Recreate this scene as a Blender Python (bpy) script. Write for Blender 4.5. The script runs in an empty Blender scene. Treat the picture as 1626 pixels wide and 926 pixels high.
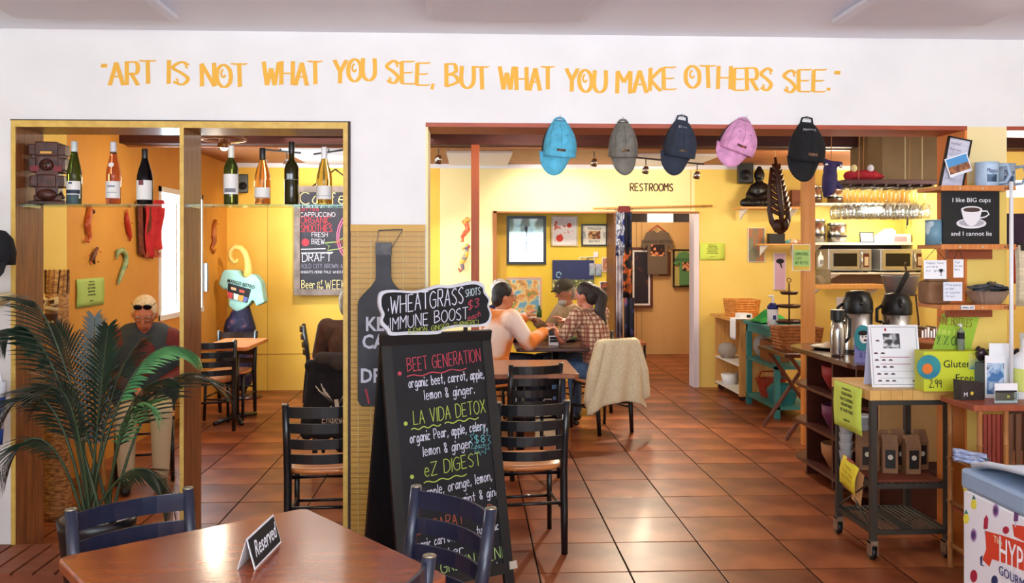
import bpy, bmesh, math, random
from mathutils import Vector, Matrix, Euler
C = bpy.context.scene.collection
R = math.radians
rnd = random.Random(7)

# ------------------------------------------------------------------ camera, world, lights, exposure
EYE = 1.62; F = 1437.0; YAW = R(2.67)
cd = bpy.data.cameras.new('camera'); cam = bpy.data.objects.new('camera', cd); C.objects.link(cam)
cam.location = (0, 0, EYE); cam.rotation_euler = (R(90), 0, -YAW)
cd.sensor_width = 36; cd.lens = F/1626*36; cd.shift_y = -63/1626; cd.clip_start = .05
bpy.context.scene.camera = cam
sc = bpy.context.scene
sc.view_settings.view_transform = 'Standard'; sc.view_settings.look = 'None'
sc.view_settings.gamma = 1; sc.view_settings.use_curve_mapping = False
sc.view_settings.exposure = 0.65
sc.cycles.use_denoising = True
sc.cycles.max_bounces = 7; sc.cycles.diffuse_bounces = 4; sc.cycles.glossy_bounces = 4
sc.cycles.transmission_bounces = 7; sc.cycles.transparent_max_bounces = 16
sc.cycles.caustics_reflective = False; sc.cycles.caustics_refractive = False
sc.cycles.sample_clamp_indirect = 6
w = bpy.data.worlds.new('world'); sc.world = w; w.use_nodes = True
bg = w.node_tree.nodes['Background']; bg.inputs[0].default_value = (.86, .93, 1, 1); bg.inputs[1].default_value = 2.6

def area(name, loc, rot, sx, sy, e, col):
    l = bpy.data.lights.new(name, 'AREA'); l.shape = 'RECTANGLE'; l.size = sx; l.size_y = sy; l.energy = e; l.color = col
    o = bpy.data.objects.new(name, l); C.objects.link(o); o.location = loc; o.rotation_euler = rot; return o
def spot(name, loc, to, e, col, ang=70, blend=.6, r=.04):
    l = bpy.data.lights.new(name, 'SPOT'); l.energy = e; l.color = col; l.spot_size = R(ang); l.spot_blend = blend; l.shadow_soft_size = r
    o = bpy.data.objects.new(name, l); C.objects.link(o); o.location = loc
    o.rotation_euler = (Vector(to)-Vector(loc)).to_track_quat('-Z', 'Y').to_euler(); return o
def pt(name, loc, e, col, r=.06):
    l = bpy.data.lights.new(name, 'POINT'); l.energy = e; l.color = col; l.shadow_soft_size = r
    o = bpy.data.objects.new(name, l); C.objects.link(o); o.location = loc; return o
WARM = (1, .86, .66); DAY = (.87, .90, 1)
o_ = area('daylight_front_window', (.3, -2.35, 1.75), (R(90+58), 0, 0), 5.2, 1.6, 300, DAY); o_.data.spread = R(150)
area('added_ceiling_fill', (.6, -.6, 1.95), (R(90+72), 0, 0), 4.5, .4, 62, (.80, .87, 1))       # added unseen fill behind the camera, brightens the ceiling
area('daylight_left_window', (-2.98, 9.05, 1.62), (R(90), 0, R(-90)), 1.35, 1.15, 75, DAY)    # window of the left room
area('ceiling_area_light', (-.9, 7.7, 2.55), (0, R(0), 0), 1.2, 1.2, 12, (1,.93,.8))  # unseen warm area light facing down below the ceiling, not at a window
pt('ring_lamp_light', (-2.0, 7.2, 2.15), 9, WARM)
spot('track_light_glow', (1.6, 9.3, 2.4), (2.0, 10.7, 1.5), 45, WARM, 120)
spot('track_light_floor', (1.75, 9.35, 2.4), (1.2, 7.2, 0), 170, WARM, 75)
spot('track_light_left', (-1.6, 9.2, 2.4), (-1.5, 10.7, 1.5), 60, WARM, 130)
spot('niche_light', (.9, 9.9, 2.5), (.9, 11.3, 1.5), 30, WARM, 110)
pt('corridor_light', (2.4, 12.7, 2.3), 34, (1, .85, .6), .15)
pt('kitchen_light', (3.6, 8.9, 2.2), 36, (1, .87, .62), .2)
spot('track_light_left_end', (.1, 8.9, 2.45), (-.15, 10.7, 1.3), 60, (1,.95,.88), 42)
pt('table_light', (.5, 7.0, 2.35), 10, WARM, .1)
spot('tiki_light', (-2.3, 5.3, 2.35), (-2.75, 6.3, 1.4), 14, (1,.8,.35), 120)

# ------------------------------------------------------------------ pixel helpers (photograph 1626 x 926 -> world)
ca, sa = math.cos(YAW), math.sin(YAW)
def ray(u, v):
    c = (u-813)/F; return Vector((c*ca+sa, -c*sa+ca, (400-v)/F))
def P(u, v, Y):
    d = ray(u, v); d = d*(Y/d.y); return Vector((d.x, d.y, d.z+EYE))
def PZ(u, v, Z):
    d = ray(u, v); d = d*((Z-EYE)/d.z); return Vector((d.x, d.y, Z))
def PX(u, v, X):
    d = ray(u, v); d = d*(X/d.x); return Vector((X, d.y, d.z+EYE))
def V(*a): return Vector(a)

# ------------------------------------------------------------------ materials
def lin(c):
    out = []
    for x in c[:3]:
        x = x/255; out.append(x/12.92 if x <= .04045 else ((x+.055)/1.055)**2.4)
    return (*out, 1)
_mc = {}
def mat(name, col, rough=.55, metal=0, col2=None, scale=8, bump=0, stretch=None, trans=0, emit=0, coat=0, detail=3, rand=0, alpha=1, ramp=(.35, .65), coord='Object', spec=.5, kind='noise', ior=1.45):
    if name in _mc: return _mc[name]
    m = bpy.data.materials.new(name); m.use_nodes = True; n = m.node_tree.nodes; L = m.node_tree.links
    b = n['Principled BSDF']; b.inputs['Base Color'].default_value = lin(col); b.inputs['Roughness'].default_value = rough
    b.inputs['Metallic'].default_value = metal; b.inputs['Transmission Weight'].default_value = trans; b.inputs['Coat Weight'].default_value = coat
    b.inputs['Coat Roughness'].default_value = .12; b.inputs['Alpha'].default_value = alpha; b.inputs['Specular IOR Level'].default_value = spec; b.inputs['IOR'].default_value = ior
    if emit: b.inputs['Emission Color'].default_value = lin(col); b.inputs['Emission Strength'].default_value = emit
    if col2 or bump:
        tc = n.new('ShaderNodeTexCoord'); mp = n.new('ShaderNodeMapping'); L.new(tc.outputs[coord], mp.inputs[0])
        if stretch: mp.inputs['Scale'].default_value = stretch
        if kind == 'noise':
            t = n.new('ShaderNodeTexNoise'); t.inputs['Scale'].default_value = scale; t.inputs['Detail'].default_value = detail; fo = t.outputs['Fac']
        elif kind == 'wave':
            t = n.new('ShaderNodeTexWave'); t.inputs['Scale'].default_value = scale; t.inputs['Distortion'].default_value = detail; t.inputs['Detail Scale'].default_value = 2; fo = t.outputs['Fac']
        elif kind == 'voronoi':
            t = n.new('ShaderNodeTexVoronoi'); t.inputs['Scale'].default_value = scale; fo = t.outputs['Distance']
        L.new(mp.outputs[0], t.inputs['Vector'])
        if col2:
            rp = n.new('ShaderNodeValToRGB'); e = rp.color_ramp.elements
            cols = [col, col2] if not isinstance(col2, list) else [col]+col2
            e[0].position = ramp[0]; e[1].position = ramp[1]; e[0].color = lin(cols[0]); e[1].color = lin(cols[-1])
            for i, cc in enumerate(cols[1:-1]):
                x = e.new(ramp[0]+(ramp[1]-ramp[0])*(i+1)/(len(cols)-1)); x.color = lin(cc)
            L.new(fo, rp.inputs[0]); out = rp.outputs[0]
            if rand:
                oi = n.new('ShaderNodeObjectInfo'); hs = n.new('ShaderNodeHueSaturation'); mr = n.new('ShaderNodeMapRange')
                mr.inputs['To Min'].default_value = 1-rand; mr.inputs['To Max'].default_value = 1+rand
                L.new(oi.outputs['Random'], mr.inputs[0]); L.new(mr.outputs[0], hs.inputs['Value']); L.new(out, hs.inputs['Color']); out = hs.outputs[0]
            L.new(out, b.inputs['Base Color'])
            if emit: L.new(out, b.inputs['Emission Color'])
        if bump:
            bp = n.new('ShaderNodeBump'); bp.inputs['Strength'].default_value = bump; bp.inputs['Distance'].default_value = .01
            L.new(fo, bp.inputs['Height']); L.new(bp.outputs[0], b.inputs['Normal'])
    _mc[name] = m; return m
def plaid(name, base, a, b_, s):
    m = mat(name, base, .9); n = m.node_tree.nodes; L = m.node_tree.links; bs = n['Principled BSDF']
    tc = n.new('ShaderNodeTexCoord'); cur = None
    for i, (ax, c, th) in enumerate((('X', a, .62), ('Z', a, .62), ('X', b_, .93), ('Z', b_, .93), ('Y', a, .7))):
        wv = n.new('ShaderNodeTexWave'); wv.bands_direction = ax; wv.inputs['Scale'].default_value = s; L.new(tc.outputs['Object'], wv.inputs[0])
        gt = n.new('ShaderNodeMath'); gt.operation = 'GREATER_THAN'; gt.inputs[1].default_value = th; L.new(wv.outputs['Fac'], gt.inputs[0])
        ml = n.new('ShaderNodeMath'); ml.operation = 'MULTIPLY'; ml.inputs[1].default_value = .55; L.new(gt.outputs[0], ml.inputs[0])
        mx = n.new('ShaderNodeMix'); mx.data_type = 'RGBA'; L.new(ml.outputs[0], mx.inputs[0]); mx.inputs[7].default_value = lin(c)
        if cur: L.new(cur, mx.inputs[6])
        else: mx.inputs[6].default_value = lin(base)
        cur = mx.outputs[2]
    L.new(cur, bs.inputs['Base Color']); return m
def glass_pane(name, tint=(235,245,245), fac=.06):
    if name in _mc: return _mc[name]
    m = bpy.data.materials.new(name); m.use_nodes = True; n = m.node_tree.nodes; L = m.node_tree.links; n.remove(n['Principled BSDF'])
    o = n['Material Output']; t = n.new('ShaderNodeBsdfTransparent'); t.inputs[0].default_value = lin(tint)
    g = n.new('ShaderNodeBsdfGlossy'); g.inputs['Roughness'].default_value = .03; g.inputs[0].default_value = (1,1,1,1)
    fr = n.new('ShaderNodeLayerWeight'); pw = n.new('ShaderNodeMath'); pw.operation = 'POWER'; pw.inputs[1].default_value = 4; L.new(fr.outputs['Facing'], pw.inputs[0]); ad = n.new('ShaderNodeMath'); ad.operation = 'MULTIPLY_ADD'; ad.inputs[1].default_value = .6; ad.inputs[2].default_value = fac; L.new(pw.outputs[0], ad.inputs[0])
    mx = n.new('ShaderNodeMixShader'); L.new(ad.outputs[0], mx.inputs[0]); L.new(t.outputs[0], mx.inputs[1]); L.new(g.outputs[0], mx.inputs[2]); L.new(mx.outputs[0], o.inputs[0])
    _mc[name] = m; return m
white_wall = mat('white wall plaster', (228,226,226), .8, col2=(234,232,232), scale=3, bump=.05)
cream = mat('cream plaster', (240,226,190), .8, col2=(246,234,204), scale=3, bump=.05)
ceil_m = mat('ceiling plaster', (236,238,250), .85, col2=(240,242,252), scale=2)
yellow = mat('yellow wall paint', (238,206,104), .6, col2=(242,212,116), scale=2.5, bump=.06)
brightyellow = mat('bright yellow paint', (242,208,62), .6, col2=(246,214,74), scale=2.5, bump=.05)
paleyellow = mat('pale yellow paint', (244,228,166), .6, col2=(246,232,176), scale=2.5, bump=.05)
orange = mat('orange wall paint', (212,146,58), .6, col2=(220,156,66), scale=2, bump=.06)
orangejamb = mat('orange jamb paint', (224,130,52), .6)
corrw = mat('corridor panelling', (214,172,112), .6, col2=(222,182,122), scale=3, stretch=(1,1,.1))
redwood = mat('red brown timber', (160,70,46), .5, col2=(176,84,56), scale=6, stretch=(1,8,8))
darkbeam = mat('dark red beam', (62,22,18), .6, col2=(78,30,24), scale=6, stretch=(1,8,8))
plank = mat('ceiling plank wood', (140,82,50), .5, col2=(170,104,66), scale=9, stretch=(1,10,1))
framew = mat('varnished frame wood', (158,94,48), .45, col2=(112,60,34), scale=5, stretch=(10,10,.9), bump=.08, detail=6, coat=.2)
frameedge = mat('pale frame edge', (222,186,96), .5, col2=(206,166,80), scale=7, stretch=(3,3,3))
tile_m = mat('terracotta tile', (112,54,30), .38, col2=[(138,72,40), (166,94,54)], scale=2.4, detail=3, bump=.05, rand=.16, coat=.07, spec=.35)
grout = mat('dark grout', (22,13,11), .95, spec=.1)
metalblk = mat('black powder coated metal', (16,17,22), .32, coat=.3)
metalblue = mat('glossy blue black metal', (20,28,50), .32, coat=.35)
seatw = mat('varnished beech seat', (206,124,64), .35, col2=(222,142,78), scale=4, stretch=(1,7,1), coat=.3)
tablew = mat('varnished cherry top', (128,58,30), .2, col2=(150,74,38), scale=4, stretch=(1,6,1), coat=.5, bump=.03)
darkw = mat('dark walnut', (66,30,22), .35, col2=(84,40,28), scale=5, stretch=(1,6,1), coat=.3)
butcher = mat('butcher block', (206,158,84), .45, col2=(224,180,104), scale=5, stretch=(1,8,1))
pinew = mat('pine wood', (204,144,74), .5, col2=(222,164,92), scale=5, stretch=(8,1,1))
steel = mat('brushed steel', (190,188,184), .25, 1)
steelgrey = mat('grey painted steel', (96,98,100), .5, .4)
black = mat('black plastic', (14,14,16), .4)
blackboard = mat('blackboard slate', (20,20,23), .55, col2=(28,28,32), scale=4, spec=.3)
greyboard = mat('dusty chalkboard', (48,48,60), .7, col2=(60,60,72), scale=5)
whitep = mat('white paper', (240,240,244), .7)
whitepl = mat('white plastic', (236,236,238), .35)
chw = mat('white chalk', (206,206,220), .9); chr_ = mat('red chalk', (180,66,80), .9); chy = mat('yellow green chalk', (166,182,76), .9)
cho = mat('orange chalk', (160,80,56), .9); cht = mat('teal chalk', (100,166,172), .9); chp = mat('pink chalk', (232,120,160), .9); chg = mat('green chalk', (170,200,120), .9); chcream = mat('cream chalk', (240,224,160), .9)
ink = mat('black ink', (22,22,24), .7)

# ------------------------------------------------------------------ geometry helpers
class MB:
    def __init__(s): s.v = []; s.f = []
    def add(s, vs, fs):
        o = len(s.v); s.v += [tuple(x) for x in vs]; s.f += [tuple(i+o for i in f) for f in fs]; return s
    def box(s, x0, x1, y0, y1, z0, z1, M=None):
        vs = [V(x, y, z) for z in (z0, z1) for y in (y0, y1) for x in (x0, x1)]
        if M is not None: vs = [M @ v for v in vs]
        return s.add(vs, [(0,2,3,1), (4,5,7,6), (0,1,5,4), (2,6,7,3), (0,4,6,2), (1,3,7,5)])
    def prism(s, pts, t, axis='y', o=0, M=None):   # polygon (a,b) extruded along axis from o to o+t
        def mk(a, b, h):
            return V(a, h, b) if axis == 'y' else (V(a, b, h) if axis == 'z' else V(h, a, b))
        n = len(pts); vs = [mk(a, b, o) for a, b in pts]+[mk(a, b, o+t) for a, b in pts]
        if M is not None: vs = [M @ v for v in vs]
        return s.add(vs, [tuple(range(n)), tuple(range(2*n-1, n-1, -1))]+[(i, i+n, (i+1) % n+n, (i+1) % n) for i in range(n)])
    def tube(s, path, r, n=8, caps=True, closed=False):
        path = [Vector(p) for p in path]; m = len(path); rr = r if isinstance(r, (list, tuple)) else [r]*m
        vs = []; up = V(0, 0, 1); prev = None
        for i, p in enumerate(path):
            a = path[(i-1) % m] if (i or closed) else p; b = path[(i+1) % m] if (i < m-1 or closed) else p
            t = (b-a); t = t.normalized() if t.length > 1e-9 else V(0, 0, 1)
            if prev is None:
                q = up if abs(t.z) < .9 else V(1, 0, 0); x = t.cross(q).normalized()
            else: x = (prev-t*prev.dot(t)); x = x.normalized() if x.length > 1e-6 else t.orthogonal().normalized()
            prev = x; y = t.cross(x)
            for k in range(n):
                an = 2*math.pi*k/n; vs.append(p+(x*math.cos(an)+y*math.sin(an))*rr[i])
        fs = []; seg = m if closed else m-1
        for i in range(seg):
            for k in range(n):
                a = i*n; b = ((i+1) % m)*n; fs.append((a+k, a+(k+1) % n, b+(k+1) % n, b+k))
        if caps and not closed: fs += [tuple(range(n-1, -1, -1)), tuple((m-1)*n+k for k in range(n))]
        return s.add(vs, fs)
    def lathe(s, prof, c=(0, 0, 0), n=20, M=None, sx=1, sy=1):
        c = Vector(c); vs = []; m = len(prof)
        if m == 2 and prof[0][1] == prof[1][1]:
            rr_ = prof[1][0]; z_ = prof[0][1]; pts = [V(rr_*math.cos(2*math.pi*k/n), rr_*math.sin(2*math.pi*k/n), z_) for k in range(n)]
            return s.add([(M @ p if M is not None else p)+c for p in pts], [tuple(range(n))])
        for r, z in prof:
            for k in range(n):
                an = 2*math.pi*k/n; p = V(r*math.cos(an)*sx, r*math.sin(an)*sy, z)
                vs.append((M @ p if M is not None else p)+c)
        fs = [(i*n+k, i*n+(k+1) % n, (i+1)*n+(k+1) % n, (i+1)*n+k) for i in range(m-1) for k in range(n)]
        if prof[0][0] > 1e-5: fs.append(tuple(range(n-1, -1, -1)))
        if prof[-1][0] > 1e-5: fs.append(tuple((m-1)*n+k for k in range(n)))
        return s.add(vs, fs)
    def ell(s, c, r, n=12, M=None, m=8):
        r = (r, r, r) if isinstance(r, (int, float)) else r
        vs = []; c = Vector(c)
        for i in range(m+1):
            ph = math.pi*i/m
            for k in range(n):
                an = 2*math.pi*k/n; p = V(r[0]*math.sin(ph)*math.cos(an), r[1]*math.sin(ph)*math.sin(an), -r[2]*math.cos(ph))
                vs.append((M @ p if M is not None else p)+c)
        return s.add(vs, [(i*n+k, i*n+(k+1) % n, (i+1)*n+(k+1) % n, (i+1)*n+k) for i in range(m) for k in range(n)])
    def cap(s, a, ra, b, rb, n=10):     # tapered capsule
        a = Vector(a); b = Vector(b); t = (b-a).normalized() if (b-a).length > 1e-6 else V(0, 0, 1)
        pth = []; rr = []
        for k in range(4): an = R(90-k*30); pth.append(a-t*ra*math.sin(an)); rr.append(max(ra*math.cos(an), .0005))
        for k in range(4): an = R(k*30); pth.append(b+t*rb*math.sin(an)); rr.append(max(rb*math.cos(an), .0005))
        return s.tube(pth, rr, n)
    def grid(s, fn, nu, nv):
        vs = [fn(i/nu, j/nv) for j in range(nv+1) for i in range(nu+1)]; w_ = nu+1
        return s.add(vs, [(j*w_+i, j*w_+i+1, (j+1)*w_+i+1, (j+1)*w_+i) for j in range(nv) for i in range(nu)])
    def ribbon(s, path, w_, N=V(0, -1, 0), nib=None):
        path = [Vector(p) for p in path]; m = len(path); vs = []
        for i, p in enumerate(path):
            t = path[min(i+1, m-1)]-path[max(i-1, 0)]
            if t.length < 1e-9: t = V(1, 0, 0)
            t.normalize(); x = t.cross(N).normalized()
            ww = w_ if nib is None else w_*nib(t)
            vs += [p+x*ww/2, p-x*ww/2]
        return s.add(vs, [(2*i, 2*i+1, 2*i+3, 2*i+2) for i in range(m-1)])
    def build(s, name, m, parent=None, smooth=False, bevel=0, solid=0, remesh=0, sub=0, noisy=0):
        me = bpy.data.meshes.new(name); me.from_pydata(s.v, [], s.f); me.update()
        bm = bmesh.new(); bm.from_mesh(me); bmesh.ops.recalc_face_normals(bm, faces=bm.faces) if not solid else None; bm.to_mesh(me); bm.free()
        me.materials.append(m)
        if smooth: me.polygons.foreach_set('use_smooth', [True]*len(me.polygons))
        o = bpy.data.objects.new(name, me); C.objects.link(o)
        if parent is not None: o.parent = parent
        if remesh:
            r = o.modifiers.new('r', 'REMESH'); r.mode = 'VOXEL'; r.voxel_size = remesh; r.use_smooth_shade = True
            q = o.modifiers.new('s', 'SMOOTH'); q.iterations = 4; q.factor = .6
        if solid: r = o.modifiers.new('so', 'SOLIDIFY'); r.thickness = solid; r.offset = 0
        if sub: r = o.modifiers.new('su', 'SUBSURF'); r.levels = r.render_levels = sub
        if bevel: r = o.modifiers.new('b', 'BEVEL'); r.width = bevel; r.segments = 2; r.limit_method = 'ANGLE'; r.angle_limit = R(50)
        return o
def tag(o, label, cat, group=None, kind=None):
    if label: o['label'] = label
    if cat: o['category'] = cat
    if group: o['group'] = group
    if kind: o['kind'] = kind
    return o
def thing(name, label, cat, loc=(0, 0, 0), rz=0, group=None, rot=None):
    o = bpy.data.objects.new(name, None); C.objects.link(o); o.location = loc; o.rotation_euler = rot or (0, 0, rz); o.empty_display_size = .1
    return tag(o, label, cat, group)
def struct(name, mb, m, parent=None, **k):
    o = mb.build(name, m, parent, **k)
    if parent is None: o['kind'] = 'structure'
    return o
def box(name, m, parent, *a, bevel=0, **k): return MB().box(*a).build(name, m, parent, bevel=bevel, **k)
def dup(o, label=None, loc=None, rz=None, parent=None, group=None):
    c = o.copy(); C.objects.link(c)
    if parent is not None: c.parent = parent
    if label: c['label'] = label
    if group: c['group'] = group
    if loc is not None: c.location = loc
    if rz is not None: c.rotation_euler = (0, 0, rz)
    for ch in list(o.children): dup(ch, parent=c)
    return c

# ------------------------------------------------------------------ stroke font for chalk and paint
G = {'A':'033b63 1656','B':'030b ~0b4b594807 ~0747654403','C':'~6a3b09053364','D':'030b ~0b3b69653303','E':'5b0b0353 0747','F':'5b0b03 0747','G':'~6a3b09053364 646737','H':'030b 636b 0767','I':'0b03','J':'~5b54331304','K':'030b 5b0753','L':'0b0353','M':'030b376b63','N':'030b636b','O':'~3b09053365693b','P':'030b ~0b4b594706','Q':'~3b09053365693b 4563','R':'030b ~0b4b594707 2753','S':'~5a3b0937553304','T':'0b6b 3b33','U':'~0b0533656b','V':'0b336b','W':'0b2349638b','X':'0b63 6b03','Y':'0b376b 3733','Z':'0b6b0363',
'a':'~4728051345 4843','b':'0b03 ~0628463304','c':'~4728051344','d':'4b43 ~4728051345','e':'~06463818052344','f':'~4a3b2923 0838','g':'~4728051345 ~48412001','h':'0b03 ~06284743','i':'0803 0a0b','j':'~28211001','k':'0b03 380543','l':'0b03','m':'0803 ~06182823 ~26384843','n':'0803 ~06284743','o':'~280523454728','p':'0800 ~0628463304','r':'0803 ~06183847','s':'~472807452304','t':'2b23 0848','u':'~0804234448 4843','v':'082348','w':'0813263348','x':'0843 4803','y':'0825 4800','z':'08480343',
'0':'~3b09053365693b','1':'1a2b23','2':'~0a2b490403 0343','3':'~0a2b4927452304','4':'3b0646 3b33','5':'4b0b07 ~0747452304','6':'~4b07052345270 6'.replace(' ',''),'7':'0b4b13','8':'~2b092745230527492b','9':'~4a2b0927494a43','$':'~4a2b0927452304 2c22','&':'~430a2b39052346','%':'0a0b 6b03 6364','/':'4b03','.':'0304','\u2022':'0506 1516','@':'0506',',':'1402','(':'~1b080411',')':'~0b181400',"'":'0b09','!':'0b06 0403','-':'0747','\u00bd':'0b08 4b03 ~3637 5343',':':'0405 0708'}
def glyph(ch):
    out = []; W = 0
    for st in G.get(ch, '').split():
        sm = st[0] == '~'; st = st.lstrip('~')
        pts = [(int(st[i], 16), int(st[i+1], 16)-3) for i in range(0, len(st)-1, 2)]
        W = max(W, max(p[0] for p in pts))
        if sm and len(pts) > 2:
            q = []; e = [pts[0]]+pts+[pts[-1]]
            if pts[0] == pts[-1]: e = [pts[-2]]+pts+[pts[1]]
            for i in range(1, len(e)-2):
                a, b, c_, d = e[i-1:i+3]
                for k in range(5):
                    t = k/5; q.append(tuple(.5*((2*b[j])+(c_[j]-a[j])*t+(2*a[j]-5*b[j]+4*c_[j]-d[j])*t*t+(3*b[j]-a[j]-3*c_[j]+d[j])*t**3) for j in (0, 1)))
            q.append(pts[-1]); pts = q
        out.append((sm, pts))
    return out, W
def chalk(mb, text, o, h, w_, X=V(1, 0, 0), Y=V(0, 0, 1), N=V(0, -1, 0), jit=.25, width=None, cx=1, gap=2.2, slope=0):
    """write text with the stroke font; o is the left end of the baseline; returns end x"""
    s = h/8; o = Vector(o); w_ = w_*.78; cnt = 0
    if width is not None:
        tot = sum((glyph(c)[1] if c != ' ' else 3)+gap for c in text)-gap; cx = width/(tot*s)
    x = 0
    for ch in text:
        if ch == ' ': x += 3+gap; continue
        st, W = glyph(ch); jy = rnd.uniform(-jit, jit); sl = rnd.uniform(-.06, .06)*jit*3
        for sm, pts in st:
            if len(pts) == 2 and pts[0] == pts[1]: pts = [pts[0], (pts[0][0]+.4, pts[0][1])]
            path = []
            for i, (a, b) in enumerate(pts):
                xx = (x+a+sl*b)*s*cx; path.append(o+X*xx+Y*((b+jy)*s+slope*xx))
            cnt += 1; path = [q_+N*.00012*(cnt % 6) for q_ in path]
            if sm: mb.ribbon(path, w_, N)
            else:
                for i in range(len(path)-1):
                    d = (path[i+1]-path[i]); d = d.normalized()*w_*.3 if d.length > 1e-9 else d
                    mb.ribbon([path[i]-d+N*.00005*(i % 2), path[i+1]+d+N*.00005*(i % 2)], w_, N)
        x += W+gap
    return x*s*cx
def lettering(name, text, size, m, parent, loc, rot=(90, 0, 0), align='CENTER', ext=.0003, sx=1, bold=0, shear=0):
    cu = bpy.data.curves.new(name, 'FONT'); cu.body = text; cu.size = size; cu.align_x = align; cu.extrude = ext; cu.resolution_u = 2; cu.offset = bold; cu.shear = shear
    cu.materials.append(m); o = bpy.data.objects.new(name, cu); C.objects.link(o); o.parent = parent; o.location = loc
    o.rotation_euler = [R(a) for a in rot]; o.scale = (sx, 1, 1); return o
# ------------------------------------------------------------------ STRUCTURE
def X(u, Y): return P(u, 400, Y).x
YF, YB, YW = 4.70, 4.98, 10.70      # front wall face, its back face, far wall
XL, XR = -2.83, 5.2
ox0, ox1 = X(20, YF), X(553, YF); px1 = X(676, YF); qx0, qx1 = X(1535, YF), X(1598, YF)
HT = 2.285
# floor slab (grout) with each tile its own piece
fl = struct('floor', MB().box(-3.4, 5.4, -2.6, 15.2, -.06, -.003), grout)
tm = None; tiles = []
T = .46; gap = .009
for j in range(-15, 24):
    for i in range(-9, 12):
        x = .347+T*i; y = 4.55+T*j
        if x+T < -3.3 or x > 5.2 or y < -2.5 or y > 14.4: continue
        cx, cy = x+T/2, y+T/2; d = cy*ca+cx*sa; u = 813+F*(cx*ca-cy*sa)/max(d, .1); vis = d > 2.9 and -60 < u < 1690
        if cx < XL-.2: vis = False
        if vis and cy < YF and (u < 500): vis = cy > 4.0
        if cy > YW and not (1.6 < cx < 2.9): vis = False
        if cy > 7.5 and cx > 3.2: vis = False
        tiles.append((vis, d, cx, cy))
vis = sorted([t for t in tiles if t[0]], key=lambda t: t[1]); keep = vis[:290]; rest = [t for t in tiles if t not in keep]
def tilemesh(h):
    q = T/2-gap/2; b = .0012; m = MB()
    m.add([(-q,-q,-.006), (q,-q,-.006), (q,q,-.006), (-q,q,-.006), (-q,-q,h-.0002), (q,-q,h-.0002), (q,q,h-.0002), (-q,q,h-.0002), (-q+b,-q+b,h), (q-b,-q+b,h), (q-b,q-b,h), (-q+b,q-b,h)],
          [(0,1,5,4), (1,2,6,5), (2,3,7,6), (3,0,4,7), (4,5,9,8), (5,6,10,9), (6,7,11,10), (7,4,8,11), (8,9,10,11)])
    return m
for _, d, cx, cy in keep:
    if tm is None:
        o = tilemesh(0).build('floor_tile', tile_m, fl); tm = o.data
    else:
        o = bpy.data.objects.new('floor_tile', tm); C.objects.link(o); o.parent = fl
    o.location = (cx, cy, rnd.uniform(-.001, .001)); o.rotation_euler = (rnd.uniform(-.002, .002), rnd.uniform(-.002, .002), 0)
m = MB()
for _, d, cx, cy in rest:
    q = T/2-gap/2; m.box(cx-q, cx+q, cy-q, cy+q, -.008, 0)
o = m.build('distant_tiles', tile_m, fl); o['kind'] = 'stuff'
# front room shell
wf = MB().box(-3.4, 4.6, YF, YB, HT, 2.80).box(-3.4, ox0, YF, YB, 0, HT).box(ox1, px1, YF, YB, 0, HT).box(qx0, qx1, YF, YB, 0, HT).box(4.2, 4.6, YF, YB, 0, HT)
wall_front = struct('wall_front', wf, white_wall)
struct('wall_left', MB().box(-3.4, -3.2, -2.6, YF, 0, 2.8), cream)
struct('wall_right', MB().box(4.4, 4.6, -2.6, YF, 0, 2.8), cream)
struct('wall_rear', MB().box(-3.2, -2.4, -2.7, -2.5, 0, 2.8).box(3, 4.4, -2.7, -2.5, 0, 2.8).box(-2.4, 3, -2.7, -2.5, 0, .85).box(-2.4, 3, -2.7, -2.5, 2.55, 2.8), cream)
wn = struct('window_2', MB().box(-2.4, 3, -2.63, -2.57, .85, .91).box(-2.4, 3, -2.63, -2.57, 2.49, 2.55).box(-.03, .03, -2.63, -2.57, .9, 2.5), whitepl)
box('pane', glass_pane('window glass'), wn, -2.4, 3, -2.605, -2.595, .9, 2.5)
ce = struct('ceiling', MB().box(-3.4, 4.6, -2.6, YF, 2.752, 2.85), ceil_m)
# ceiling panels, three across and two more rows
def cpanel(x, yf, zb=2.705):
    m = MB(); q = .375; L = 1.25; b = .03
    vs = []
    for (z, e) in ((2.752, -.02), (2.735, 0), (zb+.012, 0), (zb, -b)):
        vs += [(x-q-e*-1 if 0 else x-q-e, yf-L-e, z), (x+q+e, yf-L-e, z), (x+q+e, yf+e, z), (x-q-e, yf+e, z)]
    fs = [(a*4+k, a*4+(k+1) % 4, a*4+4+(k+1) % 4, a*4+4+k) for a in range(3) for k in range(4)]+[(12, 13, 14, 15)]
    return m.add(vs, fs).build('ceiling_panel', mat('ceiling panel', (226,226,236), .7), ce)
xc = (PZ(678, 35, 2.705).x+PZ(935, 35, 2.705).x)/2; yf = PZ(806, 35, 2.705).y
for k in (-1, 0, 1): cpanel(xc+k*1.93, yf+(0.07 if k == -1 else 0))
for k in (-1, 0, 1): cpanel(xc+k*1.93, yf-2.1)
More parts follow.
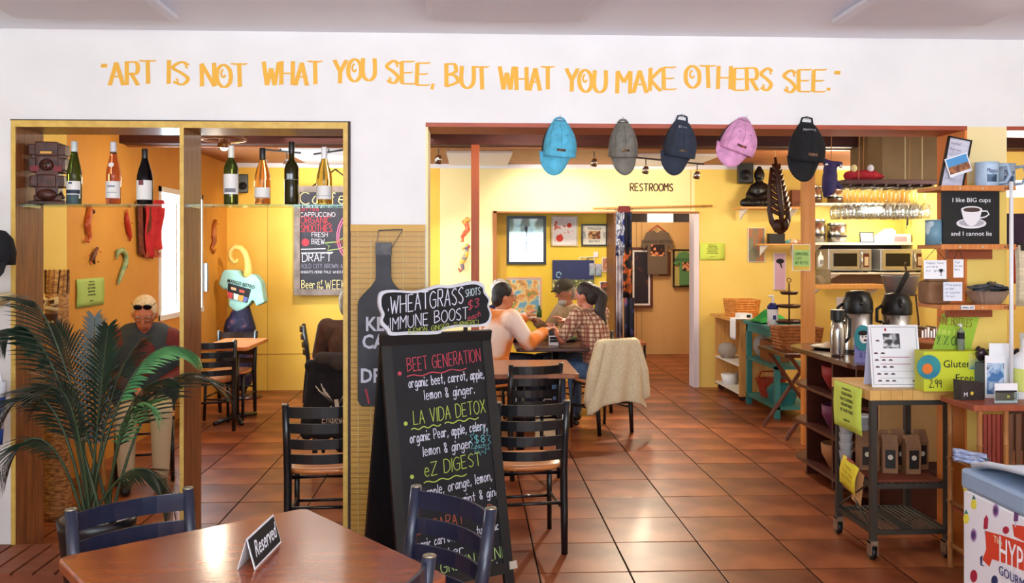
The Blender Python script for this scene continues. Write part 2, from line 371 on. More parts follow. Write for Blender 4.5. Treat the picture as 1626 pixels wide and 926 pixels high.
# back room shell
lw = MB(); wy0, wy1, wz0, wz1 = 8.38, 9.72, .99, 2.22
lw.box(XL-.16, XL, 6.5, wy0, 0, 2.7).box(XL-.16, XL, wy1, YW+.1, 0, 2.7).box(XL-.16, XL, wy0, wy1, 0, wz0).box(XL-.16, XL, wy0, wy1, wz1, 2.7)
struct('wall_left_back', lw, orange)
struct('wall_left_back', MB().box(XL-.16, XL, YB, 6.5, 0, 2.7), yellow)  # yellow on this stretch stands in for warm light on the wall
wn = struct('window_1', MB().box(XL-.12, XL+.012, wy0, wy0+.05, wz0, wz1).box(XL-.12, XL+.012, wy1-.05, wy1, wz0, wz1).box(XL-.12, XL+.012, wy0, wy1, wz1-.05, wz1).box(XL-.12, XL+.02, wy0, wy1, wz0, wz0+.05), whitepl)
box('mullion', whitepl, wn, XL-.09, XL-.05, 9.02, 9.06, wz0+.05, wz1-.05)
box('pane', glass_pane('window glass'), wn, XL-.075, XL-.07, wy0+.05, 9.02, wz0+.05, wz1-.05); box('pane', glass_pane('window glass'), wn, XL-.075, XL-.07, 9.06, wy1-.05, wz0+.05, wz1-.05)
box('window_crank', mat('grey metal', (150,150,155), .4, .6), wn, XL, XL+.05, wy1+.0, wy1+.06, 1.2, 1.5)
DZ = 2.086; nx0, nx1 = X(784, YW), X(975, YW); dx0, dx1 = X(984, YW), X(1103, YW)
struct('wall_back', MB().box(XL-.16, -.35, YW, YW+.12, 0, 2.7), mat('deep yellow wall paint', (238,192,76), .6, col2=(242,200,86), scale=2.5, bump=.05))
struct('wall_back', MB().box(-.35, nx0, YW, YW+.12, 0, 2.7).box(nx0, dx1, YW, YW+.12, DZ, 2.7), paleyellow)
struct('wall_back', MB().box(dx1, XR+.1, YW, YW+.2, 0, 2.7), yellow)
struct('wall_partition', MB().box(nx1, dx0, YW, 14.3, 0, DZ).box(nx1, dx0, YW+.13, 14.3, DZ, 2.7), mat('brown partition wood', (120,74,40), .5, col2=(140,88,50), scale=5, stretch=(4,4,.6)))
struct('wall_niche', MB().box(nx0-.4, nx1, 11.3, 11.4, 0, 2.7).box(nx0-.5, nx0-.4, YW+.12, 11.4, 0, 2.7), brightyellow)
struct('trim_1', MB().box(nx0-.01, nx0+.035, YW-.02, YW+.13, 0, DZ+.02), mat('niche casing', (160,100,50), .5))
struct('trim_2', MB().box(nx0, nx1+.06, YW-.02, YW, DZ-.008, DZ+.012), mat('niche casing', (160,100,50), .5))
strip_x = X(804, 11.2); struct('trim_3', MB().box(nx0-.2, strip_x, 11.15, 11.3, 0, 2.6), mat('ochre strip', (214,170,60), .6))  # darker yellow strip standing proud of the niche wall
struct('wall_corridor', MB().box(dx0, 3.6, 14.2, 14.3, 0, 2.09), corrw)
struct('wall_corridor', MB().box(3.5, 3.6, YW+.2, 14.2, 0, 2.7), corrw)
struct('wall_corridor', MB().box(dx0, 3.6, 14.5, 14.6, 2.0, 2.7), mat('dark attic board', (40,26,22), .7))
o = MB().box(X(1028, 14.4), X(1068, 14.4), 14.36, 14.4, P(0, 353, 14.4).z, P(0, 334, 14.4).z).build('window_3', mat('lit transom window', (255,252,240), .5, emit=1.6)); o['kind'] = 'structure'
m = MB()
for k in range(11): xx = dx0+.08+k*.085; m.box(xx, xx+.006, 14.194, 14.2, 0, 2.09)
o = m.build('panel_grooves', mat('dark groove wood', (150,110,66), .7), None); o['kind'] = 'structure'; o.name = 'trim_4'  # thin darker strips along the corridor panelling
struct('trim_5', MB().box(dx1-.012, dx1, YW-.02, YW+.22, 0, DZ).box(dx1, dx1+.05, YW-.015, YW, 0, DZ), mat('lilac white jamb paint', (226,214,220), .5))
struct('trim_6', MB().box(dx0, dx1+.05, YW-.02, YW, DZ-.012, DZ+.015), mat('niche casing', (160,100,50), .5))
struct('wall_right_back', MB().box(XR, XR+.1, YB, YW, 0, 2.7), yellow)
cb = struct('ceiling_back', MB().box(XL-.16, XR+.1, YB, 7.45, 2.62, 2.75).box(XL-.16, XR+.1, 7.45, 14.7, 2.68, 2.80), ceil_m)
bm_ = MB(); yy = 7.6
while yy < YW-.02: bm_.box(XL, XR, yy, yy+.092, 2.655, 2.68); yy += .1
o = bm_.build('ceiling_boards', plank, cb); o['kind'] = 'stuff'
for (ua, ub, y0) in ((709, 814, 9.3), (1010, 1145, 9.45), (440, 552, 8.9)):
    box('ceiling_panel', mat('white ceiling hatch', (236,236,242), .7), cb, X(ua, y0), X(ub, y0), y0, YW-.01, 2.635, 2.655)
struct('trim_7', MB().box(XL, XR, YW-.03, YW, 2.605, 2.68), mat('white cornice', (232,232,240), .6))
struct('beam', MB().box(XL, XR, 7.45, 7.6, 2.50, 2.62), darkbeam)
struct('beam_cap', MB().box(XL, XR, 7.60, 7.66, 2.49, 2.52), plank); bpy.data.objects['beam_cap'].name = 'trim_8'; bpy.data.objects['beam'].name = 'trim_9'
struct('trim_10', MB().box(X(425, YW)-.004, X(425, YW)+.004, YW-.003, YW, 0, 2.6).box(XL, X(560, YW), YW-.004, YW, .42, .432).box(X(1097, YW)-.003, X(1097, YW)+.003, YW-.002, YW, DZ+.03, 2.6), mat('dark seam paint', (196,152,60), .7))  # thin darker strips along the wall panel joints
# opening one: timber lining, centre divider
tl = struct('trim_11', MB().box(ox0, ox0+.022, YF-.012, YB+.005, 0, HT), framew)
box('edge_strip', frameedge, tl, ox0, ox0+.022, YF-.018, YF-.012, .14, HT)
th = struct('trim_12', MB().box(ox0+.022, ox1-.024, YF-.012, YB+.005, HT-.033, HT), framew)
box('edge_strip', frameedge, th, ox0+.022, ox1-.024, YF-.018, YF-.012, HT-.033, HT)
struct('trim_13', MB().box(ox0-.004, ox1+.012, YF-.016, YF, HT, HT+.006).box(ox1, ox1+.012, YF-.016, YF, 0, HT), mat('frame shadow line', (62,44,36), .7))  # dark strips painted in as the shadow line along the frame
tr = struct('trim_14', MB().box(ox1-.024, ox1, YF-.012, YB+.005, 0, HT), framew)
box('edge_strip', frameedge, tr, ox1-.024, ox1, YF-.018, YF-.012, 0, HT)
dxa = X(287, YF); td = struct('trim_15', MB().box(dxa, dxa+.02, YF-.012, YB+.005, 0, HT-.033), framew)
box('edge_strip', frameedge, td, dxa, dxa+.02, YF-.018, YF-.012, 0, HT-.033)
# opening two: painted header board and jambs
struct('trim_16', MB().box(px1, qx0, YF-.006, YB+.004, HT-.018, HT+.004), redwood)
struct('trim_17', MB().box(qx0-.012, qx0, YF-.004, YB+.004, 0, HT-.018), orangejamb)
struct('trim_18', MB().box(px1, px1+.012, YF, YB, 0, HT-.018), paleyellow)
struct('trim_19', MB().box(qx1, 4.2, YF-.006, YB+.004, HT-.018, HT+.004), redwood)
# lower yellow field of the pier between the two right openings
struct('trim_20', MB().box(qx0, qx1, YF-.003, YF, 0, P(0, 286, YF).z), yellow)
# posts
struct('post', MB().box(X(748, 7.5), X(761, 7.5), 7.42, 7.5, 0, 2.50), mat('orange brown post', (164,78,42), .45, col2=(178,92,52), scale=4, stretch=(5,5,.6)), bevel=.004)
struct('post', MB().box(X(1271, 7.5), X(1289, 7.5), 7.42, 7.5, 0, 2.50), mat('pine post', (216,140,66), .45, col2=(228,156,84), scale=4, stretch=(5,5,.6)), bevel=.004)
for i, o in enumerate([o for o in C.objects if o.name.startswith('post')]): o.name = 'trim_%d' % (21+i)
# raised step in front of opening one
st = thing('wooden_step', 'low reddish wooden step with ridged top under the left opening', 'step', (-2.35, 4.48, 0))
box('step_body', mat('step red wood', (126,66,44), .5, col2=(144,80,54), scale=6, stretch=(1,6,1)), st, -.85, .75, -.2, .22, 0, .125)
for k in range(16): box('ridge_slat', mat('step red wood', (126,66,44)), st, -.85+k*.1, -.85+k*.1+.085, -.21, .215, .125, .139)

struct('trim_23', MB().box(qx0, qx1, YF-.003, YF, P(0, 286, YF).z, HT), mat('cream pier paint', (240,218,160), .7, col2=(244,224,172), scale=3))
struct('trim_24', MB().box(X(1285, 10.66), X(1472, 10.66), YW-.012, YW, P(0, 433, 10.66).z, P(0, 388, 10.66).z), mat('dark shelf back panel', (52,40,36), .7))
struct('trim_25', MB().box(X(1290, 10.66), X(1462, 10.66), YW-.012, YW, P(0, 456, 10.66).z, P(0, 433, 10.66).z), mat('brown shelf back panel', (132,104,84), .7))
# ------------------------------------------------------------------ PAINTED QUOTE
gold = mat('gold wall lettering paint', (236,178,66), .7)
EX = {'O': '~3b08053365693b39 ~393b', }
m = MB(); QN = [0]
def quote_word(txt, u0, u1, v0, v1):
    hh = abs(P(0, 100, YF).z-P(0, 136, YF).z)
    a = P(u0, v0, YF); b = P(u1, v1, YF); Wd = b.x-a.x
    tot = sum((glyph(c)[1] if c not in ".,\u201c\u201d" else 2)+1.6 for c in txt)-1.6; s = Wd/tot; x = 0; k = hh/8
    for ch in txt:
        if ch in '\u201c\u201d':
            for dx in (0, 1.4): m.ribbon([a+V((x+dx)*s+.006, -.0015, 7.9*k), a+V((x+dx)*s, -.0015, 6.6*k)], .016)
            x += 3.6; continue
        W = glyph(ch)[1]; W = 2 if ch in '.,' else W
        rot = rnd.uniform(-.05, .05); jy = rnd.uniform(-.25, .25)
        def q(p): return a+V((x+p[0]+rot*p[1])*s, -.0015, (p[1]+jy)*k+(b.z-a.z)*x/tot)
        if ch == '.': m.ribbon([q((.5, 0)), q((.5, 1.0))], .02)
        elif ch == ',': m.ribbon([q((.8, 1.0)), q((.3, -1.2))], .016)
        else:
            st, _ = glyph(ch)
            if ch == 'O': st = st+[(True, glyph('O')[0][0][1][:1])]; 
            for sm, pts in st:
                pth = [q(p) for p in pts]
                if len(pth) < 2: continue
                QN[0] += 1; pth = [p_+V(0, -.00015*(QN[0] % 7), 0) for p_ in pth]
                nib = lambda t: .45+.75*abs(t.z)
                if sm: m.ribbon(pth, .018, nib=nib)
                else:
                    for i in range(len(pth)-1):
                        m.ribbon([pth[i]+V(0, -.0011*(i % 2), 0), pth[i+1]+V(0, -.0011*(i % 2), 0)], .018, nib=nib)
                    for e in (pth[0], pth[-1]):
                        if ch not in 'O': m.ribbon([e+V(-.011, -.0022, 0), e+V(.011, -.0022, .003)], .006)
            if ch == 'O':
                sp = [q((3+1.9*math.cos(t)*(1-t/9), 4.6+2.1*math.sin(t)*(1-t/9))) for t in [1.6+i*.45 for i in range(11)]]; m.ribbon(sp, .01)
            if ch == 'S':
                for (c0, r0, t0) in (((.9, 1.5), 1.0, -2.4), ((5, 6.4), .9, .8)):
                    m.ribbon([q((c0[0]+r0*math.cos(t0+i*.6)*(1-i/11), c0[1]+r0*math.sin(t0+i*.6)*(1-i/11))) for i in range(8)], .01)
        x += W+1.6
for t_, a_, b_, c_, d_ in (('\u201cART', 162, 246, 137, 131), ('IS', 268, 299, 134, 134), ('NOT', 321, 391, 138, 137), ('WHAT', 418, 510, 136, 134), ('YOU', 531, 595, 131, 126), ('SEE,', 615, 692, 131, 137), ('BUT', 709, 775, 138, 143), ('WHAT', 794, 878, 143, 142), ('YOU', 899, 961, 144, 147), ('MAKE', 980, 1071, 149, 141), ('OTHERS', 1090, 1224, 139, 145), ('SEE.\u201d', 1245, 1333, 146, 144)):
    quote_word(t_, a_, b_, c_, d_)
o = m.build('painted_lettering', gold, wall_front)

# ------------------------------------------------------------------ CHAIRS
def make_chair(label, mm=metalblk, sm=seatw, group=None):
    t = thing('ladderback_chair', label, 'chair', group=group)
    for s in (-1, 1):
        MB().tube([(s*.175, -.245, 0), (s*.178, -.225, .2), (s*.18, -.2, .44), (s*.183, -.215, .6), (s*.186, -.25, .82)], [.018, .021, .022, .021, .019], 8).build('back_post', mm, t, smooth=True)
        MB().ell((s*.186, -.25, .822), (.020, .020, .006), 8, m=4).build('post_cap', mat('worn metal cap', (150,140,120), .3, .8), t, smooth=True)
        MB().tube([(s*.185, .2, 0), (s*.178, .175, .43)], [.014, .017], 8).build('leg', mm, t, smooth=True)
        MB().tube([(s*.182, -.222, .22), (s*.183, .187, .22)], .009, 6).build('stretcher', mm, t, smooth=True)
    def slat(z, h):
        m = MB(); n = 8; yb = -.2-(z-.44)*.13
        ring = []
        for i in range(n+1):
            x = -.178+.356*i/n; y = yb-.045*(1-(x/.178)**2)
            for dy, dz in ((-.005, -h/2), (.005, -h/2), (.005, h/2), (-.005, h/2)): ring.append((x, y+dy, z+dz))
        m.add(ring, [(i*4+k, i*4+(k+1) % 4, i*4+4+(k+1) % 4, i*4+4+k) for i in range(n) for k in range(4)]+[(0, 1, 2, 3), (n*4+3, n*4+2, n*4+1, n*4)])
        return m.build('back_slat', mm, t)
    for z, h in ((.78, .058), (.695, .052), (.61, .052), (.53, .05)): slat(z, h)
    for y in (-.225, .185): MB().tube([(-.18, y, .27 if y < 0 else .2), (.18, y, .27 if y < 0 else .2)], .009, 6).build('stretcher', mm, t, smooth=True)
    MB().tube([(-.17, -.19, .425), (.17, -.19, .425), (.175, .18, .425), (-.175, .18, .425)], .012, 6, closed=True).build('seat_frame', mm, t, smooth=True)
    def prof(e): return [(x*e, y*e) for x, y in [(.19*math.copysign(abs(math.cos(a))**.55, math.cos(a))*(1.06 if math.sin(a) > 0 else 1), .2*math.copysign(abs(math.sin(a))**.55, math.sin(a))) for a in [2*math.pi*k/28 for k in range(28)]]]
    m = MB(); vs = []
    for e, z in ((.93, .437), (1, .446), (1, .46), (.96, .467), (.6, .458)): vs += [(x, y, z) for x, y in prof(e)]
    m.add(vs, [(a*28+k, a*28+(k+1) % 28, a*28+28+(k+1) % 28, a*28+28+k) for a in range(4) for k in range(28)]+[tuple(range(27, -1, -1)), tuple(range(112, 140))])
    m.build('seat', sm, t, smooth=True, bevel=0)
    return t
def by_posts(o, ul, vl, ur, vr, away=True):
    a = PZ(ul, vl, .82); b = PZ(ur, vr, .82); d = (b-a) if away else (a-b)
    rz = math.atan2(d.y, d.x); mid = (a+b)/2; o.rotation_euler = (0, 0, rz)
    o.location = (mid.x-(-.25)*-math.sin(rz)*1, mid.y-(-.25)*math.cos(rz), 0); return o
cg = 'ladderback dining chairs'
ch0 = make_chair('black ladderback chair with a wooden seat standing right of the sandwich board', group=cg)
by_posts(ch0, 791, 640, 900, 637)
def chair(label, *a, away=True, src=ch0): return by_posts(dup(src, label, group=cg), *a, away=away)
chair('black ladderback chair cut off by the right jamb, black hoodie behind it', 455, 643, 566, 641)
chair('black ladderback chair tucked against the near edge of the bare middle table', 809, 580, 893, 577)
c7 = chair('black ladderback chair with its back to us at the corner table in the left room', 314, 543, 364, 541)
chair('ladderback chair shining white in the window light behind the corner table', 346, 526, 409, 526, away=False)
c10 = dup(ch0, 'black ladderback chair seen side-on at the far yellow wall of the left room', group=cg)
p = PZ(490, 516, .82); c10.location = (p.x+.2, p.y, 0); c10.rotation_euler = (0, 0, R(-80))
hb = chair('chair draped with a black printed hoodie behind the right jamb of the left opening', 497, 572, 556, 572)
seatc = chair('ladderback chair under the cream cardigan', 944, 545, 1012, 541)
chA = dup(ch0, 'chair of the diner in the orange and cream sweatshirt, navy jacket over its back', group=cg)
chs = dup(ch0, 'black chair of the seated diner with sunglasses behind the palm', group=cg)
# front chairs in blue-black gloss
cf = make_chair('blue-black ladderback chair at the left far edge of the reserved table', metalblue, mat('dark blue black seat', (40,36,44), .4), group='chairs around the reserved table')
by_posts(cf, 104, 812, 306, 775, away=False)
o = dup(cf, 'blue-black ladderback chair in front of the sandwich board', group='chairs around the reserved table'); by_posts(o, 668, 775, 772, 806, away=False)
o.rotation_euler.z += 0; 
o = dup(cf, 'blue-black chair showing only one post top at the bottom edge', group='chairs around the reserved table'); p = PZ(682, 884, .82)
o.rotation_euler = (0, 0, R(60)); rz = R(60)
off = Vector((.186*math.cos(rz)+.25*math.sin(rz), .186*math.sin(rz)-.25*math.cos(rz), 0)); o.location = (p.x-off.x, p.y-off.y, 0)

# ------------------------------------------------------------------ TABLES
def table(label, corners, h, top, base=metalblk, thick=.035, r=.03, name='dining_table'):
    c = sum(corners, V(0, 0, 0))/4; t = thing(name, label, 'table', (c.x, c.y, 0))
    L = [Vector((q.x-c.x, q.y-c.y)) for q in corners]; pts = []
    for i in range(4):
        a, b, d = L[i-1], L[i], L[(i+1) % 4]; ua = (a-b).normalized(); ub = (d-b).normalized()
        for k in range(5):
            f = k/4; p0 = b+ua*r*(1-f)**1.6+ub*r*f**1.6; pts.append((p0.x, p0.y))
    MB().prism(pts, thick, 'z', h-thick).build('tabletop', top, t, bevel=.006)
    MB().tube([(0, 0, .03), (0, 0, h-thick)], .035, 12).build('pedestal', base, t, smooth=True)
    d1 = (L[0]-L[2]).normalized()*.3; d2 = (L[1]-L[3]).normalized()*.3
    for d in (d1, -d1, d2, -d2): MB().tube([(0, 0, .045), (d.x, d.y, .02)], [.03, .018], 8).build('foot', base, t, smooth=True)
    MB().box(-.12, .12, -.12, .12, h-thick-.015, h-thick).build('mount_plate', base, t)
    return t
fa, fb, fc = PZ(485, 806, .75), PZ(90, 885, .75), PZ(716, 915, .75); fd = fb+fc-fa
table('polished reddish wooden table in the foreground with a reserved sign', [fa, fb, fd, fc], .75, tablew)
def rect(x0, x1, y0, y1): return [V(x0, y0, 0), V(x1, y0, 0), V(x1, y1, 0), V(x0, y1, 0)]
t1 = table('bare brown table between the sandwich board and the diners', rect(-.02, .78, 6.42, 7.28), .75, mat('brown table top', (150,92,58), .3, col2=(166,104,66), scale=4, stretch=(7,1,1), coat=.3))
y2 = 8.15; t2 = table('dark table at which the four diners sit', rect(.42, 1.22, y2, y2+1.0), .75, darkw)
t3 = table('orange-brown corner table beside the window in the left room', rect(X(318, 8.4), X(418, 9.0), 8.35, 9.25), .75, mat('orange table top', (196,110,58), .35, col2=(208,124,68), scale=4, stretch=(7,1,1)))
# reserved tent sign
b1 = PZ(405, 906, .75); b2 = PZ(447, 862, .75); b3 = PZ(377, 905, .75); d = (b2-b1); d.z = 0; Ln = d.length; rz = math.atan2(d.y, d.x)
t = thing('reserved_sign', 'black tent card with white script on the foreground table', 'sign', (b1.x, b1.y, .751), rz)
nrm = V(math.sin(rz), -math.cos(rz), 0); wd = abs((b3-b1).dot(nrm)); wd = max(wd, .045)
# local: x along the card, y away from the written face
hh = .085
for s, nm in ((0, 'front_panel'), (1, 'rear_panel')):
    y0 = 0 if s == 0 else wd
    MB().add([(0, y0, 0), (Ln, y0, 0), (Ln, wd/2, hh), (0, wd/2, hh), (0, y0+(.002 if s == 0 else -.002), 0), (Ln, y0+(.002 if s == 0 else -.002), 0), (Ln, wd/2, hh-.002), (0, wd/2, hh-.002)], [(0,1,2,3), (7,6,5,4), (0,4,5,1), (1,5,6,2), (2,6,7,3), (3,7,4,0)]).build(nm, whitepl, t)
ang = math.atan2(hh, wd/2); sl = math.hypot(hh, wd/2)
Mx = Matrix.Rotation(ang, 4, 'X')
def q(a, b, o=.0012): return Mx @ V(a, b, o)
MB().add([q(.006, .006), q(Ln-.006, .006), q(Ln-.006, sl-.006), q(.006, sl-.006)], [(0,1,2,3)]).build('black_field', ink, t)
lettering('lettering', 'Reserved', .062, whitep, t, q(Ln/2, .026, .002), (math.degrees(ang), 0, 0), sx=.8, shear=.45)

# ------------------------------------------------------------------ SANDWICH BOARD
TL = P(604, 531, 4.19); TR = P(778, 523, 4.45)
dv = V(TR.x-TL.x, TR.y-TL.y, 0); W = dv.length; rz = math.atan2(dv.y, dv.x); H = (TL.z+TR.z)/2; cx = (TL+TR)/2
sb = thing('sandwich_board', 'tall black chalk A-board listing juices beside the bamboo blind', 'sign', (cx.x, cx.y, 0), rz)
lean = .26
def panel(sgn, nm):
    m = MB(); y0 = -lean*sgn; pieces = []
    L = math.hypot(H, lean); a_ = math.atan2(H, lean*sgn)
    Mx = Matrix.Translation((0, y0, 0)) @ Matrix.Rotation(a_, 4, 'X')   # x across, y up the board, z outward
    return Mx, L
for sgn in (1, -1):
    Mx, L = panel(sgn, '')
    fr = MB(); w2 = W/2; t_ = .022 if sgn > 0 else -.022
    zo = (-.022, 0) if sgn > 0 else (0, .022)
    for (a, b, c_, d_) in ((-w2, -w2+.05, 0, L), (w2-.05, w2, 0, L), (-w2+.05, w2-.05, L-.05, L), (-w2+.05, w2-.05, .12, .17)): fr.box(a, b, c_, d_, *zo, M=Mx)
    f_ = fr.build('front_frame' if sgn > 0 else 'rear_frame', mat('black stained frame', (18,17,18), .45), sb)
    zi = (-.016, -.006) if sgn > 0 else (.006, .016)
    MB().box(-w2+.05, w2-.05, .17, L-.05, *zi, M=Mx).build('front_slate' if sgn > 0 else 'rear_slate', blackboard, sb)
Mx, L = panel(1, ''); Xd = V(1, 0, 0); Yd = (Mx.to_3x3() @ V(0, 1, 0)); Nd = (Mx.to_3x3() @ V(0, 0, 1))
def onb(x, y, z=-.004): return Mx @ V(x, y, z)
rows = [('BEET GENERATION', chr_, .066, -.135, .335, 1.15, .07), ('organic beet, carrot, apple,', chw, .047, -.135, .345, 1.075, .05), ('lemon & ginger.', chw, .047, -.06, .21, 1.015, .04),
 ('LA VIDA DETOX', chy, .066, -.125, .325, .905, .07), ('organic Pear, apple, celery,', chw, .047, -.15, .35, .825, .06), ('lemon & ginger', chw, .047, -.09, .2, .76, .05),
 ('eZ DIGEST', chy, .064, -.09, .24, .665, .08), ('Pineapple, orange, lemon,', chw, .047, -.16, .36, .57, .1), ('fresh mint & ginger', chw, .043, -.03, .30, .515, .08),
 ('24 CARAT GOLD', cho, .055, -.15, .34, .42, .08), ('organic carrot, lemon, turmeric', chw, .04, -.19, .40, .355, .06), ('water', chw, .04, -.08, .1, .30, .05), ('GREEN GENIE', chg, .055, -.05, .30, .235, .06), ('organic cucumber, parsley', chw, .036, -.14, .36, .185, .05)]
for txt, mt, h_, x0, wdt, y, slp in rows:
    k = L/1.27; m = MB(); chalk(m, txt, onb(x0-.03, (y-.06)*k), h_*.92, .0048, Xd, Yd, Nd, width=wdt+.05, slope=slp)
    m.build('chalk_lettering', mt, sb)
for (x0, x1, y, mt) in ((-.15, .16, 1.128, chr_), (-.15, .0, .885, chy), (.02, .2, .897, chy), (-.11, .11, .64, chy)):
    m = MB(); k = L/1.27; m.ribbon([onb(x0-.02+(x1-x0)*i/16, (y-.06)*k+.005*math.sin(i*1.2)+.06*(x1-x0)*i/16) for i in range(17)], .005, Nd); m.build('chalk_underline', mt, sb)
m = MB()
for (x, y, mt) in ((-.205, 1.115, chr_), (-.195, .885, chy), (-.185, .645, chy)):
    MB().prism([(math.cos(i)*.010, math.sin(i)*.010) for i in [k*.785 for k in range(8)]], .0005, 'z', 0, Matrix.Translation(onb(x, (y-.03)*L/1.27)) @ Mx.to_3x3().to_4x4()).build('chalk_dot', mt, sb)
m = MB(); c0 = (.178, .74*L/1.27)
m.ribbon([onb(c0[0]+(.06 if i % 2 else .042)*math.cos(i*math.pi/13), c0[1]+(.068 if i % 2 else .048)*math.sin(i*math.pi/13)) for i in range(27)], .0035, Nd)
chalk(m, '$8', onb(c0[0]-.03, c0[1]-.008), .034, .005, Xd, Yd, Nd, width=.055); chalk(m, 'each', onb(c0[0]-.032, c0[1]-.034), .022, .003, Xd, Yd, Nd, width=.058); m.build('chalk_price', cht, sb)
MB().box(-.02, .02, -.005, .03, -.003, .004, M=Matrix.Translation(onb(W/2, .14, 0)) @ Mx.to_3x3().to_4x4()).build('hinge_brace', mat('pale wood chip', (190,180,160), .6), sb)
# wavy headboard (wheatgrass plaque)
hp = [(598, 470), (604, 462), (622, 460), (650, 462), (672, 458), (692, 452), (712, 453), (735, 448), (752, 446), (764, 452), (766, 462), (774, 474), (772, 486), (776, 498), (774, 510), (766, 517), (745, 519), (722, 519), (700, 524), (690, 530), (640, 531), (616, 532), (610, 524), (600, 512), (603, 500), (598, 486)]
pl = thing('plaque', 'wavy black plaque with silver rim clipped atop the sandwich board reading wheatgrass', 'sign', (cx.x, cx.y, H), rz)
def hloc(u, v):  # pixel -> local x,z on the board's vertical plane
    n = V(math.sin(rz), -math.cos(rz), 0); d = ray(u, v); o0 = V(0, 0, EYE); tt = (V(cx.x, cx.y, 0)-o0).dot(n)/d.dot(n); w_ = o0+d*tt-V(cx.x, cx.y, H)
    return (w_.x*math.cos(rz)+w_.y*math.sin(rz), w_.z)
pp = [hloc(u, v) for u, v in hp]; cc = (sum(p[0] for p in pp)/len(pp), sum(p[1] for p in pp)/len(pp))
sm_ = []; n_ = len(pp)
for i in range(n_):
    a, b, c_, d_ = pp[i-1], pp[i], pp[(i+1) % n_], pp[(i+2) % n_]
    for k in range(3):
        t = k/3; sm_.append(tuple(.5*((2*b[j])+(c_[j]-a[j])*t+(2*a[j]-5*b[j]+4*c_[j]-d_[j])*t*t+(3*b[j]-a[j]-3*c_[j]+d_[j])*t**3) for j in (0, 1)))
MB().prism(sm_, .018, 'y', -.03).build('rim', mat('silver white rim', (206,206,214), .45), pl)
inn = [(cc[0]+(x-cc[0])*.955, cc[1]+(z-cc[1])*.87) for x, z in sm_]
MB().prism(inn, .004, 'y', -.034).build('slate', blackboard, pl)
def hw(txt, u0, v0, u1, v1, h_, mt, w_=.006):
    a = hloc(u0, v0); b = hloc(u1, v1); m = MB(); chalk(m, txt, (a[0], -.0352, a[1]), h_, w_, jit=.3, width=b[0]-a[0], slope=(b[1]-a[1])/(b[0]-a[0])); m.build('chalk_lettering', mt, pl)
hw('@WHEATGRASS', 612, 499, 730, 481, .078, chw, .0065); hw('@IMMUNE BOOST', 612, 524, 738, 505, .056, chw, .0055); hw('(LEMON, GINGER, TURMERIC)', 644, 529, 754, 514, .022, chy, .003)
hw('SHOTS', 734, 471, 757, 467, .034, mat('pale teal chalk', (190,206,214), .9), .004); hw('$3', 738, 492, 755, 485, .04, chr_, .005); hw('each', 738, 509, 757, 501, .026, chr_, .004)
MB().box(-.05, -.03, -.008, .0, -.05, .05).build('bracket', black, pl); MB().box(.14, .16, -.008, .0, -.05, .05).build('bracket', black, pl)

# ------------------------------------------------------------------ BAMBOO BLIND and bottle-shaped chalkboard on the pier
z0, z1 = .05, P(0, 356, 4.69).z; bx0, bx1 = X(557, 4.68), X(675, 4.68)
bb = thing('bamboo_blind', 'golden bamboo roll blind hanging on the pier between the openings', 'blind', ((bx0+bx1)/2, 4.685, z1)); hw_ = (bx1-bx0)/2
m = MB(); m2 = MB(); z = -.03; k = 0
while z > -(z1-z0):
    yy = rnd.uniform(-.002, .002); (m if k % 3 else m2).box(-hw_, hw_, -.008+yy, -.002+yy, z-.0075, z); z -= .009; k += 1
mt = mat('golden bamboo', (196,148,60), .5, col2=(210,166,80), scale=9, stretch=(1,1,60))
for q_ in (m, m2):
    o = q_.build('bamboo_slats', mt if q_ is m else mat('darker bamboo', (170,122,46), .5, col2=(190,144,62), scale=9, stretch=(1,1,50)), bb); o['kind'] = 'stuff'
MB().box(-hw_, hw_, -.02, .004, -.035, .0).build('head_rail', mat('golden bamboo', (0,0,0)), bb)
for f in (-.8, -.45, -.02, .42, .84): MB().tube([(f*hw_, -.012, 0), (f*hw_, -.012, -(z1-z0))], .0018, 5).build('cord', mat('pale cord', (226,206,150), .8), bb)
yb = 4.655; zt = P(0, 386, yb).z; zb_ = P(0, 650, yb).z; xm = X(609, yb)
bc = thing('bottle_chalkboard', 'bottle-shaped chalkboard hanging from a nail on the bamboo blind', 'chalkboard', (xm, yb, zb_))
Hh = zt-zb_; nw = (X(621, yb)-X(597, yb))/2; bw = (X(650, yb)-X(568, yb))/2; sh = P(0, 470, yb).z-zb_; nk = P(0, 440, yb).z-zb_
prof = [(nw, Hh), (nw, nk)]+[(nw+(bw-nw)*(1-math.cos(t))/2*1.0, nk-(nk-sh+.05)*t/math.pi) for t in [k*math.pi/8 for k in range(9)]]+[(bw, .03), (bw-.02, 0)]
MB().prism(prof+[(-x, z) for x, z in prof[::-1]], .012, 'y', -.006).build('board', mat('scuffed slate', (38,38,44), .6, col2=(60,60,66), scale=7, detail=6), bc, bevel=.003)
MB().prism([(-nw-.002, Hh-.06), (nw+.002, Hh-.06), (nw+.002, Hh+.004), (-nw-.002, Hh+.004)], .014, 'y', -.007).build('neck_cap', mat('grey neck paint', (104,104,106), .6, col2=(60,60,64), scale=14), bc)
nail = P(620, 366, 4.66)-V(xm, yb, zb_)
for s in (-1, 1): MB().tube([(s*nw, -.002, Hh-.03), tuple(nail+V(s*.06, 0, 0))], .002, 5).build('hanging_wire', steelgrey, bc)
MB().tube([tuple(nail+V(-.062, 0, 0)), tuple(nail+V(.062, 0, .004))], .004, 6).build('hanger_bar', steelgrey, bc)
